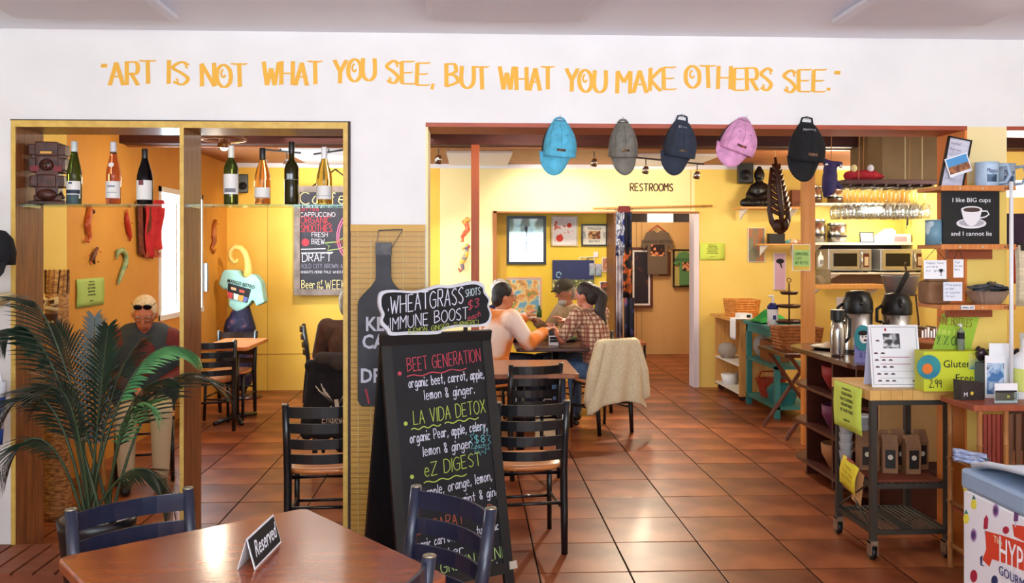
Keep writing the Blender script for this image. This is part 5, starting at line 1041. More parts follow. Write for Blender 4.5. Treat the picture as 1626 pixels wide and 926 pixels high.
for k in range(6): MB().tube([(-.09+k*.035+.014*math.cos(a), .014*math.sin(a)*0, .014*math.sin(a)) for a in [j*.785 for j in range(8)]], .003, 4, closed=True).build('curtain_ring', mat('red brown cloth', (110,40,40), .8), t)
MB().box(-.07, .07, -.025, .02, -.045, .035).build('gathered_heading', mat('red brown cloth', (0,0,0)), t, bevel=.01)
# corridor
YC = 14.17
def tee(label, uv, m_, pm, Y, grp):
    a = P(uv[0], uv[3], Y); b = P(uv[2], uv[1], Y); c = (a.x+b.x)/2; H_ = b.z-a.z; W_ = (b.x-a.x); t = thing('tee_shirt', label, 'shirt', (c, Y, a.z), group=grp); w2 = W_/2
    pts = [(-w2*.6, 0), (w2*.6, 0), (w2*.60, H_*.66), (w2*.80, H_*.56), (w2, H_*.64), (w2*.66, H_*.95), (w2*.22, H_), (0, H_*.94), (-w2*.22, H_), (-w2*.66, H_*.95), (-w2, H_*.64), (-w2*.80, H_*.56), (-w2*.60, H_*.66)]
    MB().prism(pts, .03, 'y', -.03).build('cloth', m_, t, bevel=.01); MB().box(-w2*.42, w2*.42, -.033, -.03, H_*.42, H_*.68).build('shirt_print', pm, t); lettering('lettering', 'MANGO BISTRO', W_*.13, ink, t, (0, -.034, H_*.71)); return t, w2, H_
prt = mat('shirt scene print', (40,24,24), .7, col2=[(30,20,22), (190,80,60), (220,170,120)], scale=20, detail=1, ramp=(.42, .62))
t, w2, H_ = tee('grey t-shirt on a hanger against the corridor wall', (1017, 366, 1070, 436), mat('grey cotton', (110,96,84), .9), prt, YC-.07, 'display t-shirts'); MB().tube([(-w2*.5, -.01, H_*.97), (0, -.01, H_+.08), (w2*.5, -.01, H_*.97)], .012, 6).build('hanger', mat('red hanger', (170,70,50), .5), t)
picture('framed_picture', 'large dark framed poster on the corridor wall left of the grey t-shirt', (1000, 393, 1036, 489), YC, .04, mat('dark brown frame', (90,44,26), .45), mat('dark poster', (36,28,44), .6, col2=[(30,24,40), (120,60,44)], scale=6, detail=3, ramp=(.45, .7)), .03, group='corridor pictures')
picture('framed_picture', 'small brown picture half hidden behind the grey t-shirt', (1046, 400, 1064, 438), YC+.02, .02, mat('dark brown frame', (0,0,0)), mat('brown print', (150,100,70), .7), .0, group='corridor pictures')
picture('framed_picture', 'thin-framed display case holding a green t-shirt in the corridor', (1068, 396, 1118, 456), YC, .02, bf, mat('case backing', (196,180,110), .7), 0, dep=.05, group='corridor pictures')
tee('green t-shirt inside the corridor display case', (1069, 399, 1117, 453), mat('green cotton', (90,140,90), .85), prt, YC-.045, 'display t-shirts')
# bench
a = PZ(1024, 598, 0); t = thing('bench', 'small dark-legged wooden bench at the foot of the doorway curtain', 'bench', (a.x-.18, a.y+.15, 0))
box('bench_top', mat('orange bench top', (190,110,60), .5), t, -.2, .2, -.16, .22, .41, .44)
for sx in (-1, 1):
    for sy in (-.13, .19): box('leg', black, t, sx*.18-.014, sx*.18+.014, sy-.014, sy+.014, 0, .41)
for sy in (-.13, .19): box('rail', black, t, -.18, .18, sy-.01, sy+.01, .1, .125)
bk = [q_ for q_ in C.objects if q_.name.startswith('wall_back')][1]; m = MB(); a = P(1001, 303, YW-.004); chalk(m, 'RESTROOMS', a, .085, .018, jit=.2, width=X(1068, YW)-a.x); m.build('painted_lettering', mat('brown sign paint', (76,46,36), .7), bk)
# seahorses on bright wall
Y = YW-.02
for pts, rr, mt, lb, hd_ in (([(737, 352), (741, 356), (743, 364), (738, 370), (734, 376), (735, 383), (731, 384)], [.02, .026, .03, .026, .02, .014, .008], mat('glazed coral', (220,110,60), .4, col2=[(206,70,50), (230,190,90)], scale=12), 'orange and green seahorse ornament at the left post, upper of two', (742, 349)), ([(742, 395), (741, 402), (737, 410), (733, 418), (735, 426), (731, 431), (728, 426)], [.02, .026, .03, .026, .02, .014, .008], mat('glazed yellow', (230,180,60), .4, col2=[(230,190,70), (90,120,150), (200,80,50)], scale=14), 'yellow and blue seahorse ornament at the left post, lower of two', (742, 391))):
    p = P(*pts[0], Y); t = thing('seahorse_ornament', lb, 'ornament', tuple(p), group='seahorses at the left post'); MB().tube([P(u, v, Y-.02)-p for u, v in pts], rr, 8).build('body', mt, t, smooth=True); MB().ell(P(*hd_, Y-.02)-p, .032, 8).build('head', mt, t, smooth=True); MB().cap(P(hd_[0]+2, hd_[1], Y-.03)-p, .02, P(hd_[0]-7, hd_[1]+3, Y-.03)-p, .012, 8).build('snout', mt, t, smooth=True)
# ------------------------------------------------------------------ RIGHT SIDE: shelves on the far wall
def shelf(name, label, u0, u1, v, Y, dep, th, m_, grp='kitchen wall shelves', up=True):
    a = P(u0, v, Y); b = P(u1, v, Y); z = a.z; t = thing(name, label, 'shelf', ((a.x+b.x)/2, Y, z), group=grp); h_ = (b.x-a.x)/2
    box('board', m_, t, -h_, h_, 0, dep, -th, 0, bevel=.003)
    for f in (-.8, .8): MB().prism([(0, -th), (dep-.005, -th), (dep-.005, -th-.12)], .015, 'x', h_*f).build('bracket', whitepl, t)
    return z
YS = 10.4
whs = mat('white shelf board', (232,228,216), .5)
zA = shelf('wall_shelf', 'upper white shelf behind the wine glasses holding steel canisters', 1272, 1470, 322, YS, .3, .03, whs)
zB = shelf('wall_shelf', 'white shelf directly above the two microwaves', 1284, 1478, 385, YS, .3, .03, whs)
zC = shelf('wall_shelf', 'white shelf on which the two microwaves stand', 1318, 1462, 433, YS-.25, .5, .02, whs)
zD = shelf('wall_shelf', 'wooden ledge shelf under the microwaves', 1289, 1405, 452, 9.9, .3, .05, pinew)
zE = shelf('wall_shelf', 'pale wood shelf carrying the seated dark statue', 1176, 1276, 328, YS-.1, .3, .025, pinew)
zF = shelf('wall_shelf', 'small low wood shelf with trinkets left of the pine post', 1213, 1276, 387, YS-.1, .3, .02, pinew)
def cyl(name, label, cat, u, v1, v0, w_px, Y, m_, prof=None, grp=None, lid=None, z=None):
    p = P(u, v1, Y); h_ = P(u, v0, Y).z-p.z; z = p.z if z is None else z; r_ = w_px/2*Y/F*1.02; t = thing(name, label, cat, (p.x, Y+r_*0, z), group=grp)
    pr = prof(r_, h_) if prof else [(0, 0), (r_, 0), (r_, h_), (0, h_)]
    MB().lathe(pr, n=24).build('body', m_, t, smooth=False, bevel=0); o = t.children[0]; 
    for q_ in o.data.polygons: q_.use_smooth = abs(q_.normal.z) < .9
    if lid: MB().lathe([(0, h_), (r_*1.03, h_), (r_*1.03, h_+.02), (0, h_+.022)], n=24).build('lid', lid, t, smooth=False)
    return t, r_, h_
for i, (u, v1, v0, w_, lb) in enumerate(((1294, 322, 297, 21, 'steel canister left on the upper white shelf'), (1326, 322, 297, 24, 'steel canister with dark band right on the upper white shelf'), (1298, 384, 350, 24, 'tall steel canister above the left microwave'), (1329, 384, 356, 30, 'wide steel canister above the left microwave'))):
    z_ = zA if v1 == 322 else zB
    t, r_, h_ = cyl('steel_canister', lb, 'canister', u, v1, v0, w_, YS+.12, steel, grp='steel canisters', z=z_, lid=steel); MB().lathe([(r_*1.01, h_*.3), (r_*1.02, h_*.32), (r_*1.02, h_*.38), (r_*1.01, h_*.4)], n=24).build('band', black, t)
t = thing('cardboard_box', 'brown box between the posts on the upper white shelf', 'box', (X(1262, YS+.1), YS+.1, zE)); box('carton', mat('brown carton', (120,70,46), .7), t, -.05, .05, -.05, .05, 0, .2, bevel=.003); box('flap', mat('tan flap', (160,110,70), .7), t, -.05, .05, -.052, .0, .2, .205)
# microwaves
for u0, u1, lb in ((1315, 1384, 'left stainless microwave on the white shelf'), (1398, 1469, 'right stainless microwave on the white shelf')):
    a, b = X(u0, YS-.2), X(u1, YS-.2); h2 = P(0, 391, YS-.2).z-zC; w2 = (b-a)/2; t = thing('microwave', lb, 'microwave', ((a+b)/2, YS-.2, zC), group='microwaves')
    box('casing', mat('stainless casing', (178,176,172), .35, .7), t, -w2, w2, 0, .38, .02, h2-.03, bevel=.008); box('door', mat('dark door glass', (24,20,20), .12), t, -w2*.78, w2*.32, -.012, 0, .07, h2-.08, bevel=.004); box('door_frame', steel, t, -w2*.92, w2*.42, -.008, 0, .04, h2-.05)
    MB().tube([(w2*.5, -.02, .05), (w2*.52, -.035, h2*.45), (w2*.5, -.02, h2-.07)], .012, 8).build('handle', steel, t, smooth=True)
    box('control_panel', mat('panel maroon', (96,44,34), .4), t, w2*.62, w2*.88, -.006, 0, .06, h2-.08)
    for k in range(5): box('button', mat('button cream', (220,200,170), .5), t, w2*.66, w2*.84, -.01, -.006, .08+k*(h2-.2)/5, .08+k*(h2-.2)/5+.02)
    for s in (-1, 1): box('foot', black, t, s*w2*.8-.02, s*w2*.8+.02, .02, .06, 0, .02)
# small things on shelves
t, r_, h_ = cyl('squeeze_bottle', 'white squeeze bottle left of the left microwave', 'bottle', 1303, 424, 399, 9, 10.0, whitepl, lambda r, h: [(0, 0), (r, 0), (r, h*.62), (r*.35, h*.8), (r*.12, h), (0, h)], z=None); box('label', mat('grey label', (140,140,140), .6), t, -r_*.6, r_*.6, -r_*1.05, -r_*.9, h_*.2, h_*.45)
p = P(1302, 450, 9.95); t = thing('plastic_bin', 'clear plastic bin with white napkins on the wooden ledge', 'bin', (p.x, 10.02, zD)); hx = .1
for a in ((-.12, .12, -.08, -.076, 0, .17), (-.12, .12, .076, .08, 0, .17), (-.12, -.116, -.08, .08, 0, .17), (.116, .12, -.08, .08, 0, .17)): box('bin_wall', glass_pane('cloudy plastic', (214,210,210), .25), t, *a)
MB().grid(lambda a, b: V(-.1+.2*a, -.06+.12*b, .03+.05*math.sin(a*7)*math.sin(b*5+1)+.02), 10, 6).build('napkins', whitep, t, smooth=True, solid=.01)
# seated statue
p = P(1207, 326, YS-.0); t = thing('seated_statue', 'black seated figure statue on the pale wood shelf', 'statue', (p.x, YS+.03, zE), R(-30)); zt = P(0, 259, YS).z-zE; m = MB()
m.ell((0, 0, zt-.10), (.062, .07, .085), 16, m=10).cap((0, 0, zt-.22), .04, (0, 0, zt-.12), .04).cap((0, 0, .14), .09, (0, 0, zt-.27), .10, 14).cap((-.06, 0, zt-.24), .05, (-.12, -.04, .14), .035).cap((.06, 0, zt-.24), .05, (.12, -.04, .14), .035).cap((-.12, -.04, .14), .035, (-.02, -.12, .1), .03).cap((.12, -.04, .14), .035, (.02, -.12, .1), .03).cap((-.04, 0, .07), .07, (-.16, -.08, .05), .05).cap((.04, 0, .07), .07, (.16, -.08, .05), .05).cap((-.16, -.08, .05), .05, (.06, -.14, .045), .04).cap((.16, -.08, .05), .05, (-.06, -.14, .045), .04).ell((0, 0, zt-.02), (.03, .03, .03)).cap((0, -.065, zt-.1), .012, (0, -.07, zt-.12), .014)
m.build('figure', mat('black bronze', (22,20,20), .35), t, remesh=.012); MB().lathe([(0, 0), (.17, 0), (.16, .025), (0, .025)], n=20, sy=.8).build('base', mat('black bronze', (0,0,0)), t)
# openwork carved feather mask hanging
Y = 8.6; p = P(1236, 250, Y); t = thing('carved_feather', 'large dark openwork carved wooden leaf hanging left of the pine post', 'carving', tuple(p)); 
def lf(u, v, o=0): q_ = P(u, v, Y)-p; return V(q_.x, -o, q_.z)
m = MB(); m.tube([lf(1231, 250), lf(1233, 275, .02), lf(1236, 305, .03), lf(1239, 335, .03), lf(1241, 368, .0)], [.012, .026, .03, .03, .014], 8)
for k in range(9):
    v = 268+k*8.6; wl_ = 5+k*1.35
    for s, uo in ((-1, 0), (1, 0)):
        uc = 1232+(v-262)*.085; m.tube([lf(uc, v+5, .03), lf(uc+s*wl_*.7, v-1, .02), lf(uc+s*wl_*1.05, v-7, .0)], [.02, .02, .014], 6)
m.tube([lf(1225, 266, 0), lf(1222, 300, 0), lf(1223, 325, 0), lf(1221, 332, 0), lf(1226, 352, 0), lf(1234, 366, 0), lf(1241, 370, 0)], [.014, .02, .022, .022, .03, .03, .02], 7)
m.tube([lf(1237, 266, 0), lf(1243, 300, 0), lf(1250, 325, 0), lf(1252, 335, 0), lf(1251, 350, 0), lf(1247, 362, 0), lf(1241, 370, 0)], [.014, .02, .022, .022, .03, .03, .02], 7)
m.build('openwork', mat('espresso carved wood', (54,28,20), .45, col2=(76,42,30), scale=18), t, smooth=True); m = MB(); m.ell(lf(1233, 358, .02), (.045, .04, .06), 10).ell(lf(1246, 356, .02), (.035, .04, .06), 10); m.build('mask_cheeks', mat('espresso carved wood', (0,0,0)), t, smooth=True)
MB().tube([lf(1231, 250), lf(1231, 234)], .003, 4).build('hanging_cord', mat('pale cord', (0,0,0)), t)
for (u0, v0, u1, v1, c, lb) in ((1221, 371, 1245, 386, (18,16,18), 'small black box among the trinkets on the low wood shelf'),):
    a, b = P(u0, v1, YS), P(u1, v0, YS); t = thing('trinket_box', lb, 'box', ((a.x+b.x)/2, YS+.02, zF)); box('casing', mat('black box', c, .5), t, -.09, .09, -.05, .05, 0, b.z-a.z); box('lid', mat('black box', c, .5), t, -.094, .094, -.054, .054, b.z-a.z, b.z-a.z+.008)
for k, (u, c) in enumerate(((1250, (90,160,160)), (1256, (210,180,150)), (1262, (230,224,214)), (1268, (200,150,110)))):
    t = thing('shell_trinket', ('teal', 'tan', 'white', 'copper')[k]+' shell trinket on the low wood shelf', 'ornament', (X(u, YS), YS-.02, zF), R(k*40), 'trinkets on the low wood shelf'); MB().ell((0, 0, .022), (.035, .028, .022), 10, m=6).cap((.02, 0, .03), .016, (.035, 0, .05), .006, 8).build('shell', mat('shell %d' % k, c, .4), t, smooth=True)
def flatpic(label, uv, m_, nm='canvas_picture', Y=YW-.01, dep=.02, cat='picture', grp=None):
    a, b = P(uv[0], uv[3], Y), P(uv[2], uv[1], Y); t = thing(nm, label, cat, ((a.x+b.x)/2, Y, a.z), group=grp); h_ = (b.x-a.x)/2; box('print', m_, t, -h_, h_, -dep-.002, -dep, 0.004, b.z-a.z-.004); box('backing', whitep, t, -h_-.006, h_+.006, -dep, 0, 0, b.z-a.z); return t, h_, b.z-a.z
flatpic('weathered green and rust painted panel under the statue shelf', (1188, 362, 1213, 416), mat('weathered paint panel', (150,140,110), .7, col2=[(120,130,110), (180,110,70), (150,140,120)], scale=5, stretch=(3,1,.6), ramp=(.35, .65)))
t, h_, z_ = flatpic('pink poster with a dark bird shape below the low wood shelf', (1229, 402, 1246, 460), mat('pink poster', (206,170,196), .6)); MB().ell((0, -.026, z_*.78), (.05, .004, .03), 10).cap((0, -.026, z_*.75), .012, (.02, -.026, z_*.6), .006).build('bird_shape', ink, t)
p = P(1273, 397, 7.40); t = thing('menu_note', 'green handwritten note taped to the pine post', 'notice', (p.x, 7.405, P(0, 424, 7.4).z)); w_ = 27*7.4/F; hh = P(0, 397, 7.4).z-P(0, 424, 7.4).z; box('sheet', mat('mint green note', (186,220,130), .7), t, -w_/2, w_/2, -.004, 0, 0, hh)
for k, tx in enumerate(('COMPOSTABLE', 'CUPS', 'NOT RECYCLE')): m = MB(); chalk(m, tx, V(-w_*.4, -.0055, hh*(.68-.27*k)), hh*.16, .0035, width=w_*.8 if k != 1 else w_*.4); m.build('lettering', mat('green ink', (60,130,60), .7), t)
flatpic('yellow cloth square hanging behind the green note', (1259, 388, 1285, 430), mat('yellow cloth', (240,204,90), .8), 'dish_towel', 7.419, .008, 'towel')
t, h_, z_ = flatpic('small white label with numbers on the kitchen wall below the ledge', (1329, 472, 1342, 494), mat('white lavender card', (220,214,224), .7), 'wall_label', YW-.01, .004, 'sign')
# kitchen clock frame, white boxes on shelf B
t = thing('framed_note', 'small black-framed note standing on the shelf above the left microwave', 'picture', (X(1377, YS+.1), YS+.1, zB), rot=(R(-8), 0, 0)); box('frame', black, t, -.085, .085, 0, .012, 0, .125); box('note', mat('pale blue note', (214,222,234), .6), t, -.073, .073, -.003, 0, .012, .113)
m = MB(); chalk(m, 'BLEND', V(-.05, -.0045, .065), .03, .004, width=.1); chalk(m, 'bar', V(-.03, -.0045, .03), .03, .004, width=.06); m.build('lettering', ink, t)
t = thing('wedge_box', 'white slant-topped carton above the right microwave', 'box', (X(1412, YS+.1), YS+.1, zB)); MB().prism([(-.18, 0), (.08, 0), (.08, .14), (.03, .17), (-.18, .02)], .2, 'y', 0).build('carton', whitep, t); box('flap', whitep, t, .08, .1, .0, .2, .0, .1)
t = thing('storage_carton', 'white carton with pink label right of the slant-topped carton', 'box', (X(1432, YS), YS, zB)); box('carton', whitep, t, -.11, .11, 0, .16, 0, .1); box('pink_label', mat('pinkish label', (214,160,170), .6), t, -.09, .06, -.003, 0, .01, .07)
p = P(1441, 350, YS+.02); t = thing('pendant_switch', 'dark pull switch hanging on a cord above the right microwave', 'switch', tuple(p)); MB().tube([(0.03, 0, zA-.03-p.z), (.01, 0, .1), (0, 0, 0), (-.015, 0, -.1)], .004, 5).build('cord', black, t); MB().cap((0, 0, 0), .012, (-.003, 0, -.05), .012).build('switch_body', black, t, smooth=True)
# light fixture under shelf
p = P(1387, 334, YS-.15); t = thing('shelf_lamp', 'glaring white under-shelf lamp behind the hanging wine glasses', 'lamp', (p.x, YS-.1, p.z)); MB().cap((-.09, 0, 0), .035, (.09, 0, 0), .035, 10).build('tube', mat('lamp tube glow', (255,250,236), .5, emit=14), t, smooth=True); box('housing', whitepl, t, -.12, .12, .03, .09, -.03, .05); box('end_cap', whitepl, t, .12, .14, -.03, .08, -.04, .05)
pt('shelf_lamp_light', (p.x, YS-.22, p.z-.02), 14, (1,.93,.78), .06)
# ------------------------------------------------------------------ hanging wine glass rack
Yr = 6.05; a, b = P(1326, 285, Yr), P(1472, 285, Yr); z = P(0, 283, Yr).z; t = thing('glass_rack', 'dark hanging wine glass rack suspended on thin cords', 'rack', ((a.x+b.x)/2, Yr, z)); h_ = (b.x-a.x)/2
box('top_board', mat('dark rack wood', (70,30,26), .5), t, -h_, h_, -.16, .22, -.03, 0, bevel=.004)
for k in range(8): xx = -h_+.04+k*(2*h_-.08)/7; box('rail', mat('dark rack rail', (60,34,28), .5), t, xx-.008, xx+.008, -.16, .22, -.045, -.03)
for (xx, yy) in ((-h_+.12, -.1), (-h_+.26, .15), (-h_+.03, .15), (h_-.05, .15)): MB().tube([(xx, yy, 0), (xx+.01, yy, 2.62-z)], .003, 4).build('suspension_cord', mat('tan cord', (170,120,80), .8), t)
gl = glass_pane('wine glass crystal', (244,246,246), .16)
wg = thing('wine_glass', 'upside-down wine glass hanging in the rack, part of the shared row', 'glass', (0, 0, 0), group='wine glasses hanging upside down in the rack')
MB().lathe([(.0, 0), (.034, -.002), (.034, -.005), (.006, -.012), (.004, -.03), (.004, -.085), (.012, -.1), (.03, -.12), (.038, -.15), (.036, -.18), (.029, -.21), (.0275, -.21), (.034, -.18), (.036, -.15), (.028, -.123), (.0, -.103)], n=16).build('glass', gl, wg, smooth=True)
spots_ = [(a.x+h_+(-h_+.06+i*(2*h_-.12)/6.0), Yr+dy) for dy in (-.10, .02, .14) for i in range(7)]
WN = ('front', 'middle', 'back'); OR = ('first', 'second', 'third', 'fourth', 'fifth', 'sixth', 'seventh')
for k, (x_, y_) in enumerate(spots_):
    o = wg if k == 0 else dup(wg); o.location = (x_+rnd.uniform(-.006, .006), y_, z-.046); o['label'] = 'wine glass hanging %s from the left in the %s row of the rack' % (OR[k % 7], WN[k//7])
# toys and box on the rack
rp = (a.x, Yr, z)
t = thing('plush_bird', 'long red plush toy with white tufts lying on the glass rack', 'toy', (X(1368, Yr), Yr-.02, z)); m = MB(); m.cap((-.1, 0, .035), .034, (.06, 0, .04), .042, 12).cap((.06, 0, .04), .042, (.14, 0, .03), .012, 12); m.build('body', mat('red plush', (150,24,34), .9, col2=(180,40,46), scale=20), t, remesh=.008)
for x_, c in ((-.07, (230,210,150)), (.045, (220,214,220))): MB().ell((x_, -.02, .085), (.022, .02, .026), 10).build('tuft', mat('tuft %d' % c[0], c, .9), t, smooth=True)
t = thing('plush_jester', 'dark blue plush jester hanging off the left end of the glass rack', 'toy', (X(1318, Yr-.15), Yr-.15, P(0, 306, Yr-.15).z)); m = MB(); m.ell((0, 0, .17), (.045, .045, .05), 14).cap((0, 0, .13), .05, (-.01, 0, .04), .045).cap((-.01, 0, .04), .04, (-.03, 0, -.0), .02).cap((0, 0, .2), .03, (.07, -.01, .21), .014).cap((0, 0, .2), .03, (-.06, 0, .24), .014).cap((.02, 0, .1), .025, (.06, -.02, .05), .018); m.build('body', mat('midnight blue plush', (26,26,70), .7, col2=(60,36,90), scale=18), t, remesh=.008); MB().ell((.06, -.03, .19), .012, 8).ell((-.035, -.03, .2), .012, 8).build('spangles', mat('silver spangle', (214,222,236), .2, 1), t, smooth=True)
# khaki range hood panels
Yh = 7.0; a, b = P(1401, 286, Yh), P(1500, 200, Yh); t = thing('range_hood', 'khaki boxed hood with two pale vertical seams above the glass rack', 'hood', ((a.x+b.x)/2, Yh, a.z)); h_ = (b.x-a.x)/2
box('casing', mat('khaki hood panel', (132,104,66), .6, col2=(118,92,58), scale=3), t, -h_, h_, 0, .6, 0, 2.62-a.z)
for u in (1437, 1464): x_ = X(u, Yh)-(a.x+b.x)/2; box('seam_strip', mat('pale seam', (196,176,130), .6), t, x_-.004, x_+.004, -.003, 0, 0, 2.62-a.z)
# ------------------------------------------------------------------ units along the right wall
def bottle_items(*a): pass
# pine cart at far end
x0 = 2.90; t = thing('pine_shelf_cart', 'small pine shelf unit open to the aisle next to the doorway wall', 'shelf', (x0, 10.1, 0))
box('top_board', pinew, t, -.05, .42, -.5, .5, .86, .89); 
for y in (-.49, .46): box('side_panel', pinew, t, 0, .4, y, y+.03, .06, .86)
for z_ in (.08, .38): box('shelf_board', whs, t, 0, .4, -.46, .46, z_, z_+.02)
for y in (-.4, .4): MB().lathe([(0, -.015), (.04, -.015), (.04, .015), (0, .015)], c=(.05, y, .04), n=12, M=Matrix.Rotation(R(90), 4, 'X')).build('wheel', darkw, t)
box('back_panel', pinew, t, .4, .41, -.49, .49, .06, .86)
cyl('glass_jar', 'large clear round jar inside the pine unit', 'jar', 1155, 557, 533, 30, 10.3, mat('jar glass', (214,216,214), .1, trans=.6, ior=1.2), lambda r, h: [(0, 0), (r*.6, 0), (r, h*.4), (r*.9, h*.8), (r*.5, h), (0, h)], z=.40)
t, r_, h_ = cyl('storage_tub', 'white tub with blue coil on the lower shelf of the pine unit', 'tub', 1158, 598, 582, 26, 10.3, whitepl, lambda r, h: [(0, 0), (r*.8, 0), (r, h), (0, h)], z=.10); MB().tube([(r_*.9+.01*math.cos(k), -.05, .02+k*.006) for k in range(20)], .004, 4).build('coil', mat('teal plastic', (40,110,130), .5), t)
def basket(label, c, lx, ly, h_, m_, rz=0, flare=1.15, grp='woven baskets'):
    t = thing('woven_basket', label, 'basket', c, rz, grp); m = MB()
    def rim(e): return [(e*lx/2*math.copysign(abs(math.cos(a_))**.4, math.cos(a_)), e*ly/2*math.copysign(abs(math.sin(a_))**.4, math.sin(a_))) for a_ in [2*math.pi*k/40 for k in range(40)]]
    n_ = 7
    for k in range(n_): m.tube([(x, y, h_*(k+.5)/n_+.002*math.sin(i*3.1416+k*3.1416)) for i, (x, y) in enumerate(rim(1/flare+(1-1/flare)*k/n_))], h_/n_*.5, 5, closed=True)
    m.build('weave', m_, t); m = MB()
    A_, B_ = rim(1/flare), rim(1)
    for i in range(0, 40, 1): m.tube([(A_[i][0]*1.02, A_[i][1]*1.02, 0), (B_[i][0]*1.03, B_[i][1]*1.03, h_)], .006, 4)
    m.build('stakes', m_, t); MB().prism(rim(1/flare), .01, 'z', 0).build('bottom', m_, t); return t
wk = mat('honey wicker', (196,124,52), .6, col2=(222,156,76), scale=24, bump=.3)
basket('honey wicker basket on top of the pine unit by the doorway', (3.1, 10.2, .89), .34, .42, .19, wk)
t = thing('tissue_box', 'white and black box leaning on the pine unit front', 'box', (2.98, 9.72, .891)); box('carton', whitep, t, -.06, .06, -.1, .12, 0, .06); box('black_panel', ink, t, .0, .04, -.103, -.1, .02, .05)
p = PZ(1178, 501, .89); t = thing('dish_cloth', 'white cloth hanging over the edge of the pine unit', 'cloth', (2.86, 9.66, .895)); MB().grid(lambda a_, b_: V(-.02 if b_ > .3 else .12-.14*b_/.3, -.1+.2*a_, (.004 if b_ < .3 else .004-.22*(b_-.3)/.7)+.004*math.sin(a_*9)), 8, 10).build('cloth', whitep, t, smooth=True, solid=.006)
# teal unit
teal = mat('teal painted wood', (54,132,132), .5, col2=(66,146,144), scale=5); t = thing('teal_shelf_unit', 'teal painted open shelf unit beyond the dark trestle table', 'shelf', (2.95, 9.1, 0))
box('top_board', teal, t, -.03, .42, -.5, .45, .86, .89)
for x_ in (0, .36):
    for y in (-.48, .4): box('corner_post', teal, t, x_, x_+.05, y, y+.05, 0, .86)
for z_ in (.09, .48): box('shelf_board', teal, t, 0, .41, -.48, .45, z_, z_+.03)
box('side_rail', teal, t, 0, .02, -.48, .45, .78, .86)
t = thing('red_basket', 'red orange basket on the bottom shelf of the teal unit', 'basket', (3.12, 9.25, .12)); MB().lathe([(.1, 0), (.15, .17), (.16, .17), (.16, .185), (.14, .185), (.095, .01), (0, .01)], n=24).build('bowl', mat('brick red weave', (176,66,40), .7, col2=(150,50,34), scale=30, bump=.3), t); MB().tube([(-.15, 0, .17), (-.1, 0, .26), (.1, 0, .26), (.15, 0, .17)], .01, 6).build('handle', mat('brick red weave', (0,0,0)), t)
t = thing('teal_basket', 'teal lidded basket at the near end of the teal unit', 'basket', (3.1, 8.85, .12)); MB().lathe([(.12, 0), (.15, .12), (.15, .14), (.1, .19), (0, .2)], n=24).build('bowl', mat('teal weave', (46,128,132), .7, scale=30, bump=.2), t); MB().tube([(-.1, 0, .17), (-.05, 0, .25), (.05, 0, .25), (.1, 0, .17)], .008, 6).build('handle', mat('teal weave', (0,0,0)), t)
t = thing('bag_of_jars', 'clear bag with a brown box on the middle shelf of the teal unit', 'bag', (3.1, 9.2, .511)); box('brown_box', mat('tan carton', (150,96,56), .7), t, -.08, .1, -.28, .1, 0, .2); MB().ell((-.02, .2, .12), (.1, .1, .12), 12).build('clear_bag', mat('cloudy bag', (206,206,206), .2, trans=.5, ior=1.1), t, smooth=True)
m = MB(); t = thing('green_cloth', 'crumpled green cloth lying on the teal unit', 'cloth', (3.1, 9.2, .892)); MB().grid(lambda a_, b_: V(-.17+.34*a_, -.2+.4*b_, .012+.10*math.sin(a_*3.14)*math.sin(b_*3.14)*(1+.35*math.sin(a_*11+b_*7))), 18, 18).build('cloth', mat('emerald cloth', (34,142,62), .85, col2=(50,168,80), scale=8), t, smooth=True, solid=.006)
t, r_, h_ = cyl('spray_bottle', 'white bottle with dark blue shoulder and white pump on the teal unit', 'bottle', 1227, 513, 486, 17, 8.75, whitepl, z=.892); MB().lathe([(r_, h_), (r_*1.02, h_+.03), (r_*.5, h_+.06), (r_*.3, h_+.06)], n=18).build('shoulder', mat('navy plastic', (30,40,110), .35), t, smooth=True); MB().cap((0, 0, h_+.06), .012, (0, 0, h_+.13), .01).cap((0, 0, h_+.13), .01, (-.04, 0, h_+.125), .007).build('pump', whitepl, t, smooth=True); box('label', mat('navy plastic', (0,0,0)), t, -.015, .015, -r_-.002, -r_+.004, h_*.4, h_*.65)
# cakestand / tiered trays
tz = .892; t = thing('tiered_stand', 'bronze three-tier tray stand in front of the yellow wall', 'stand', (X(1252, 8.6)+.05, 8.72, tz)); brz = mat('aged bronze', (92,66,52), .4, .6)
MB().tube([(0, 0, 0), (0, 0, .42)], .008, 8).build('rod', brz, t, smooth=True); MB().tube([(.02*math.cos(a_), 0, .45+.02*math.sin(a_)) for a_ in [k*.785 for k in range(8)]], .004, 5, closed=True).build('ring', brz, t)
for z_, r_ in ((.03, .15), (.18, .12), (.31, .09)): MB().lathe([(0, z_), (r_*.8, z_), (r_, z_+.025), (r_*.98, z_+.03), (r_*.78, z_+.008), (0, z_+.008)], n=24).build('tray', brz, t, smooth=True)
for k in range(3):
    a_ = -1.2+k*.3; z_, r_ = ((.04, .1), (.19, .075), (.32, .05))[k % 3]; o = thing('salt_packet', ('white', 'tan', 'pale')[k % 3]+' condiment packets on the %s tray of the tiered stand' % ('lowest', 'middle', 'top')[k % 3], 'packet', (t.location.x+r_*math.cos(a_), 8.72+r_*math.sin(a_), tz+z_), a_, 'condiment packets on the tiered stand'); box('packet', mat('packet %d' % (k % 3), ((230,226,220), (190,150,110), (214,206,170))[k % 3], .7), o, -.025, .025, -.015, .015, 0, .02)
